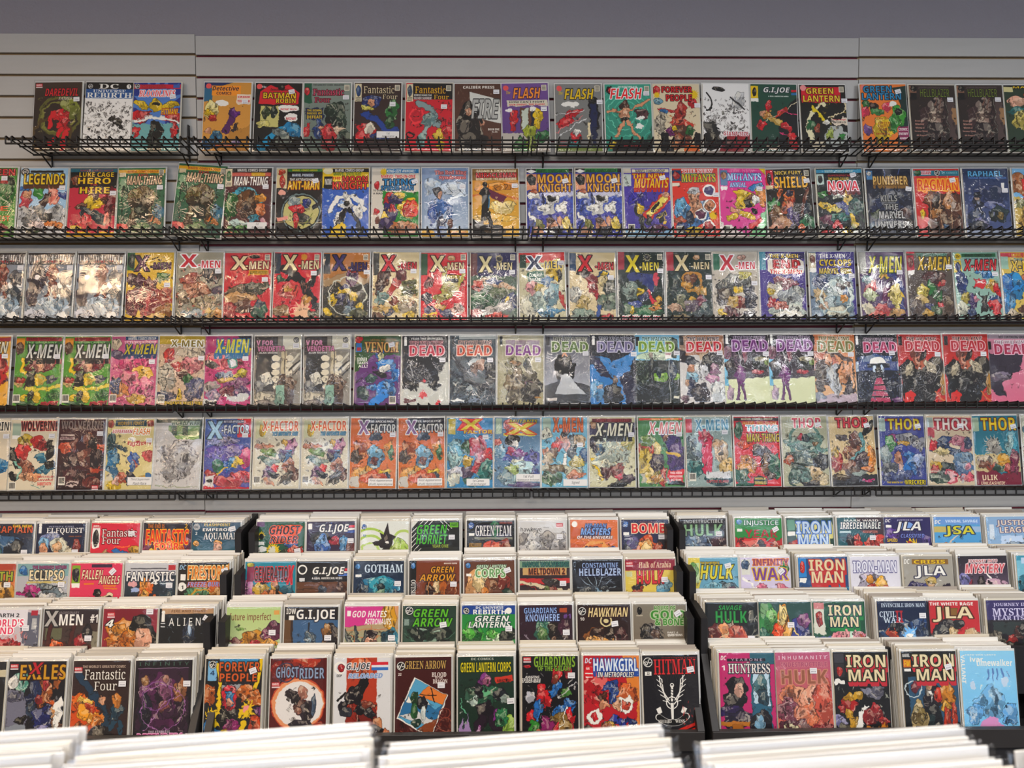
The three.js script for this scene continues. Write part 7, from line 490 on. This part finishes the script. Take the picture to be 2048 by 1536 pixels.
// ---------------------------------------------------------------- comics
const BW = .1765, BH = .2665, COV_W = .1685, COV_H = .2575;
const boardGeo = rbox(BW, BH, .0013, .0005, 0, BH / 2, .0007);
function sheetBox(w, h, d, x, y, z, uv) {   // thin box whose front shows a rectangle of a texture sheet, its other faces the sheet's blank paper
  const g = box(w, h, d, x, y, z), a = g.attributes.uv;
  for (let i = 0; i < a.count; i++) { const front = i >= 16 && i < 20; a.setXY(i, front ? uv[0] + a.getX(i) * (uv[2] - uv[0]) : .9995, front ? uv[1] + a.getY(i) * (uv[3] - uv[1]) : .5); }
  return g;
}
// the bag: a clear front sheet that wraps to the board at its edges, with a folded flap at the top; a few variants
function bagGeometry(k) {
  const nx = 14, ny = 20, pos = [], uv = [], idx = [], R = rng(40 + k), ph = [R() * 6, R() * 6, R() * 6];
  for (let j = 0; j <= ny; j++) for (let i = 0; i <= nx; i++) {
    const ex = i === 0 || i === nx, ey = j === 0 || j === ny, u = i === 0 ? 0 : i === nx ? 1 : .012 + .976 * (i - 1) / (nx - 2), v = j === 0 ? 0 : j === ny ? 1 : .006 + .988 * (j - 1) / (ny - 2);
    const edge = Math.min(1, 8 * Math.min(u, 1 - u, v, 1 - v));
    pos.push((u - .5) * BAG_W, -.002 + v * BAG_H, ex || ey ? .0003 : .0068 + edge * (.0007 * Math.sin(u * 5 + ph[0]) * Math.sin(v * 4 + ph[1]) + .0004 * Math.sin(v * 17 + ph[2])));
    uv.push(k % 2 ? 1 - u : u, k > 3 ? 1 - v : v);
  }
  for (let j = 0; j < ny; j++) for (let i = 0; i < nx; i++) { const a = j * (nx + 1) + i; idx.push(a, a + 1, a + nx + 2, a, a + nx + 2, a + nx + 1); }
  const g = new THREE.BufferGeometry(); g.setAttribute('position', new THREE.Float32BufferAttribute(pos, 3)); g.setAttribute('uv', new THREE.Float32BufferAttribute(uv, 2)); g.setIndex(idx); g.computeVertexNormals(); return g;
}
const bagGeos = Array.from({ length: 8 }, (_, k) => bagGeometry(k));
const stickerGeo = (() => { const g = box(.0215, .0165, .0004), a = g.attributes.uv; for (let i = 0; i < a.count; i++) if (i < 16 || i > 19) a.setXY(i, .5, .9); return g; })();
const sheetY = (y) => .003 + COV_H * (1 - y / 152), sheetX = (x) => (x / 100 - .5) * COV_W;
const words = (s) => s.split(/\s+/).length;
let serial = 0;
const coverGeos = new Map();
function comic(entry, place, group, wrinkle) {
  let label = 'comic with ' + entry.look + ', ' + place; if (words(label) > 16) label = 'comic with ' + entry.look; if (words(label) > 16) label = entry.look;
  const g = thing('comic_book', label, 'comic', [0, 0, 0], group), art = entry.art, k = serial++;
  mesh('backing_board', boardGeo, k % 5 === 2 ? M.boardCream : M.board, g);
  if (!coverGeos.has(art)) coverGeos.set(art, sheetBox(COV_W, COV_H, .0042, 0, .003 + COV_H / 2, .0036, art.uv));
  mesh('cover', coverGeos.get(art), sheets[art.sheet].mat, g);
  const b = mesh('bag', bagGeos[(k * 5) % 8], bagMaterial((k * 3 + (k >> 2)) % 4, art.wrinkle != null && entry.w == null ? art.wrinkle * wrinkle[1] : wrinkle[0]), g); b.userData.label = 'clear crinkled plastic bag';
  for (const [x, y, r] of art.stickers) { const s = mesh('price_sticker', stickerGeo, priceMat, g); s.position.set(sheetX(x), sheetY(y), .0083); s.rotation.z = -r * Math.PI / 180; s.userData.label = 'small white price sticker'; }
  if (!entry.bare) for (const [x, y, w, h, t] of art.notes) { const i = noteTexts.indexOf(t); const s = mesh('note_slip', sheetBox(w / 100 * COV_W, h / 152 * COV_H, .0004, 0, 0, 0, [.01, 1 - (i + 1) * .125 + .012, .97, 1 - i * .125 - .004]), noteMat, g); s.position.set(sheetX(x), sheetY(y), .0083); s.userData.label = 'white paper slip with handwriting'; }
  return g;
}
const RACK_X = {
  R1: [-1.699,-1.521,-1.347,-1.095,-0.912,-0.733,-0.552,-0.367,-0.188,-0.013,0.179,0.361,0.537,0.715,0.892,1.076,1.300,1.480,1.658,1.833],
  R2: [-1.943,-1.764,-1.586,-1.408,-1.209,-1.025,-0.839,-0.670,-0.490,-0.309,-0.124,0.074,0.253,0.432,0.609,0.781,0.959,1.143,1.326,1.505,1.685,1.868],
  R3: [-1.927,-1.748,-1.569,-1.385,-1.206,-1.032,-0.853,-0.672,-0.492,-0.315,-0.133,0.048,0.229,0.408,0.586,0.756,0.932,1.117,1.306,1.480,1.660,1.836],
  R4: [-1.987,-1.798,-1.621,-1.453,-1.279,-1.107,-0.927,-0.746,-0.562,-0.386,-0.212,-0.037,0.136,0.304,0.469,0.637,0.803,0.969,1.123,1.294,1.453,1.624,1.789],
  R5: [-1.999,-1.825,-1.651,-1.475,-1.301,-1.116,-0.937,-0.759,-0.582,-0.401,-0.224,-0.050,0.126,0.304,0.487,0.666,0.845,1.026,1.206,1.389,1.568,1.745,1.928],
};
const TILT = -.168;
const rackPlace = ['on top rack', 'on second rack', 'on third rack', 'on fourth rack', 'on lowest rack'], rackWr = [.2, .6, 1.3, .8, 1.5];
const ROLL = { 'R1:0': .015, 'R1:9': .02, 'R2:4': -.07, 'R2:16': .03, 'R2:3': .01, 'R1:7': -.01, 'R3:11': .02, 'R4:11': -.01, 'R1:14': -.012 };
const rollRnd = rng(9);
for (let i = 0; i < 5; i++) {
  const key = 'R' + (i + 1), xs = RACK_X[key];
  ROWS[key].forEach((e, j) => {
    const R0 = rollRnd(), g = comic(e, rackPlace[i], 'bagged comics on the ' + ['top', 'second', 'third', 'fourth', 'lowest'][i] + ' rack row', [rackWr[i], 1]);
    const roll = ROLL[key + ':' + j] ?? (R0 - .5) * .022, x = xs[j];
    g.position.set(x, rowFloor(i) + .0045, .058 + (j % 2) * .0005); g.rotation.set(TILT + (rollRnd() - .5) * .03, 0, roll, 'XYZ');
    const s = key === 'R2' && j === 4 ? 1.05 : 1; g.scale.set(s, s, 1);
  });
}

// ---------------------------------------------------------------- stepped bins under the wall
const LEAN = -.175, TY = [.913, .812, .708, .593], TZ = [.16, .31, .46, .585];
const BIN_X = {
  T1: [-1.835,-1.655,-1.466,-1.284,-1.113,-0.887,-0.710,-0.522,-0.340,-0.147,0.038,0.219,0.403,0.613,0.811,0.999,1.181,1.350,1.530,1.723],
  T2: [-1.807,-1.633,-1.456,-1.277,-1.100,-0.881,-0.709,-0.520,-0.333,-0.148,0.037,0.215,0.394,0.610,0.787,0.985,1.161,1.343,1.534,1.732],
  T3: [-1.643,-1.461,-1.277,-1.100,-0.892,-0.711,-0.521,-0.339,-0.151,0.033,0.217,0.394,0.626,0.799,0.972,1.182,1.342,1.537],
  T4: [-1.673,-1.495,-1.304,-1.118,-0.914,-0.718,-0.527,-0.344,-0.156,0.036,0.221,0.403,0.637,0.811,0.986,1.198,1.378],
};
const BINS = [[-2.48, -1.012, 'left-hand'], [-.985, .492, 'middle'], [.515, 1.99, 'right-hand']];
const zBase = (t) => TZ[t] + BH * Math.sin(-LEAN), yBase = (t) => TY[t] - BH * Math.cos(LEAN);
{
  const sideShape = new THREE.Shape(), step = [[.03, 0], [.03, TY[0] - .005], [.2, TY[0] - .024], [.222, TY[0] - .03]];
  for (const p of step) sideShape.lineTo(p[0], p[1]);
  for (let t = 1; t < 3; t++) { sideShape.lineTo(zBase(t - 1) + .016, TY[t] - .02); sideShape.lineTo(zBase(t) + .014, TY[t] - .034); }
  sideShape.lineTo(zBase(2) + .016, TY[3] - .03); sideShape.lineTo(zBase(3) + .026, .384); sideShape.lineTo(zBase(3) + .026, 0); sideShape.closePath();
  const sideGeo = new THREE.ExtrudeGeometry(sideShape, { depth: .02, bevelEnabled: true, bevelSize: .001, bevelThickness: .001, bevelSegments: 1 }).rotateY(-Math.PI / 2).translate(.01, 0, 0);   // profile runs along z
  for (const [a, b, which] of BINS) {
    const g = thing('display_bin', `${which} black stepped comic bin of four tiers under the slatwall`, 'bin', [(a + b) / 2, 0, 0], 'black stepped bins'), W = b - a;
    for (const s of [-1, 1]) mesh('side_panel', sideGeo, M.black, g).position.x = s * (W / 2 - .01);
    for (let t = 0; t < 4; t++) {
      mesh('tier_shelf', box(W - .044, .012, .16, 0, yBase(t) - .008, zBase(t) - .065), M.black, g);
      if (t < 3) mesh('tier_riser', box(W - .044, .15, .012, 0, yBase(t) + .06, zBase(t) + .02), M.black, g);
    }
    mesh('back_panel', box(W - .044, TY[0] - .1, .012, 0, (TY[0] - .1) / 2, .036), M.black, g);
    mesh('front_lip', rbox(W, .058, .02, .002, 0, .354, zBase(3) + .02), M.blackEdge, g);
    mesh('front_panel', box(W, .326, .018, 0, .163, zBase(3) + .012), M.black, g);
  }
}
// the files of comics behind each front one: the next one is a thing of its own, those further back are stuff
const plainGeo = rbox(BW, BH, .0048, .0007, 0, BH / 2, .0024), stuffPut = [], stuffCol = [], pileRnd = rng(77);
const tierPlace = ['in back tier', 'in second tier', 'in third tier', 'in front tier'];
const bagEdgeGeo = bagGeos[0];
for (let t = 0; t < 4; t++) {
  const key = 'T' + (t + 1);
  ROWS[key].forEach((e, j) => {
    const x = BIN_X[key][j], g = comic(e, tierPlace[t], 'front comics of the ' + ['back', 'second', 'third', 'front'][t] + ' bin tier', [.25, 1]);
    const right = x > .5, left = x < -1, roll = (pileRnd() - .5) * .016, zf = zBase(t) - (right ? .012 : left ? -.006 : 0);
    g.position.set(x, yBase(t), zf); g.rotation.set(LEAN, 0, roll, 'XYZ');
    const b = thing('bagged_comic', '', 'comic', [x + (pileRnd() - .5) * .006, yBase(t) + (pileRnd() - .3) * .005, zf - .0085], 'comics filed behind the front ones'); b.rotation.set(LEAN - .004, 0, (pileRnd() - .5) * .016, 'XYZ');
    let lab = 'bagged comic edge directly behind the ' + e.look; if (words(lab) > 16) lab = 'comic edge behind the ' + e.look; if (words(lab) > 16) lab = e.look.split(' ').slice(0, 12).join(' ').replace(/,.*/, '') + ': comic edge behind it'; b.userData.label = lab;
    mesh('backing_board', boardGeo, M.board, b); mesh('pages', box(COV_W, COV_H, .0035, 0, COV_H / 2 + .002, .003), M.pages, b);
    const n = (right ? 19 : 14) + Math.floor(pileRnd() * 5), drift = right ? -.0006 : left ? .0004 : 0; let z = .0085;
    for (let k = 0; k < n; k++) {
      z += .0048 + pileRnd() * .0012; if (z > (t === 0 ? .115 : .118)) break;
      const m = new THREE.Matrix4().makeRotationFromEuler(new THREE.Euler(LEAN - .003 * k * .5, 0, (pileRnd() - .5) * .02, 'XYZ')), tall = pileRnd() < .12 ? .008 : 0;
      m.setPosition(x + drift * k + (pileRnd() - .5) * .006, yBase(t) + (pileRnd() - .4) * .006 + tall, zf - z); stuffPut.push(m);
      const v = pileRnd(); stuffCol.push(v < .6 ? lin(.80, .78, .73) : v < .85 ? lin(.66, .60, .49) : v < .94 ? lin(.5, .46, .4) : lin(.38, .33, .28));
    }
  });
}
{
  const s = new THREE.InstancedMesh(plainGeo, std({ color: 0xffffff, roughness: .5 }), stuffPut.length); stuffPut.forEach((m, i) => { s.setMatrixAt(i, m); s.setColorAt(i, stuffCol[i]); });
  s.name = 'filed_comics'; s.castShadow = s.receiveShadow = true; s.userData.kind = 'stuff'; tag(s, 'packed files of bagged comics seen as pale edges in the black bins', 'comics'); scene.add(s);
}

// ---------------------------------------------------------------- near stand with comics seen from behind
{
  const g = thing('comic_stand', 'black comic stand close to the camera, holding the blurred white stacks', 'stand', [-.09, 0, 2.43]);
  mesh('stand_body', rbox(1.7, 1.0, .6, .004, 0, .5, .02), M.black, g);
  mesh('stand_tray', box(1.7, .012, .46, 0, 1.006, .06), M.blackEdge, g);
  const film = new THREE.MeshPhysicalMaterial({ color: lin(.97, .97, .98), transmission: 1, thickness: 0, roughness: .12, ior: 1.48 });
  const flapGeo = bagGeos[2], ord = ['first', 'second', 'third', 'fourth', 'fifth', 'sixth', 'seventh', 'eighth', 'ninth', 'tenth', 'eleventh', 'twelfth'];
  const PILES = [['leftmost', -0.4673, 1.2704, 2.3965, 0.125], ['second', -0.2788, 1.2725, 2.3992, 0.128], ['third', -0.0884, 1.2726, 2.4021, 0.138], ['fourth', 0.1071, 1.2718, 2.4051, 0.118], ['rightmost', 0.3072, 1.2693, 2.4082, 0.12]];
  const R = rng(5);
  for (const [which, x, y, z, yaw] of PILES) { let d = 0; for (let k = 0; k < 10; k++) {
    const c = thing('bagged_comic', `white backed bagged comic, ${ord[k]} from the back of the ${which} blurred near stack`, 'comic', [0, 0, 0], 'near comics in the ' + which + ' stack');
    c.position.set(x + (R() - .5) * .007 + d * .08, y - BH * Math.cos(.175) + (R() - .5) * .003 - (R() < .2 ? .003 : 0), z + d + BH * Math.sin(.175)); c.rotation.set(-.175, yaw + (R() - .5) * .04, (R() - .5) * .012, 'YXZ');
    d += .0054 + R() * .002;
    mesh('backing_board', boardGeo, [M.board, M.boardGrey, M.board, M.boardCream, M.boardGrey][k % 5], c); mesh('pages', box(COV_W, COV_H, .0035, 0, COV_H / 2 + .002, -.0018), M.pages, c);
    const b = mesh('bag', flapGeo, film, c); b.scale.set(1.03, .986, .35); b.userData.label = 'clear plastic bag with a folded top';
  } }
}
renderer.render(scene, camera);
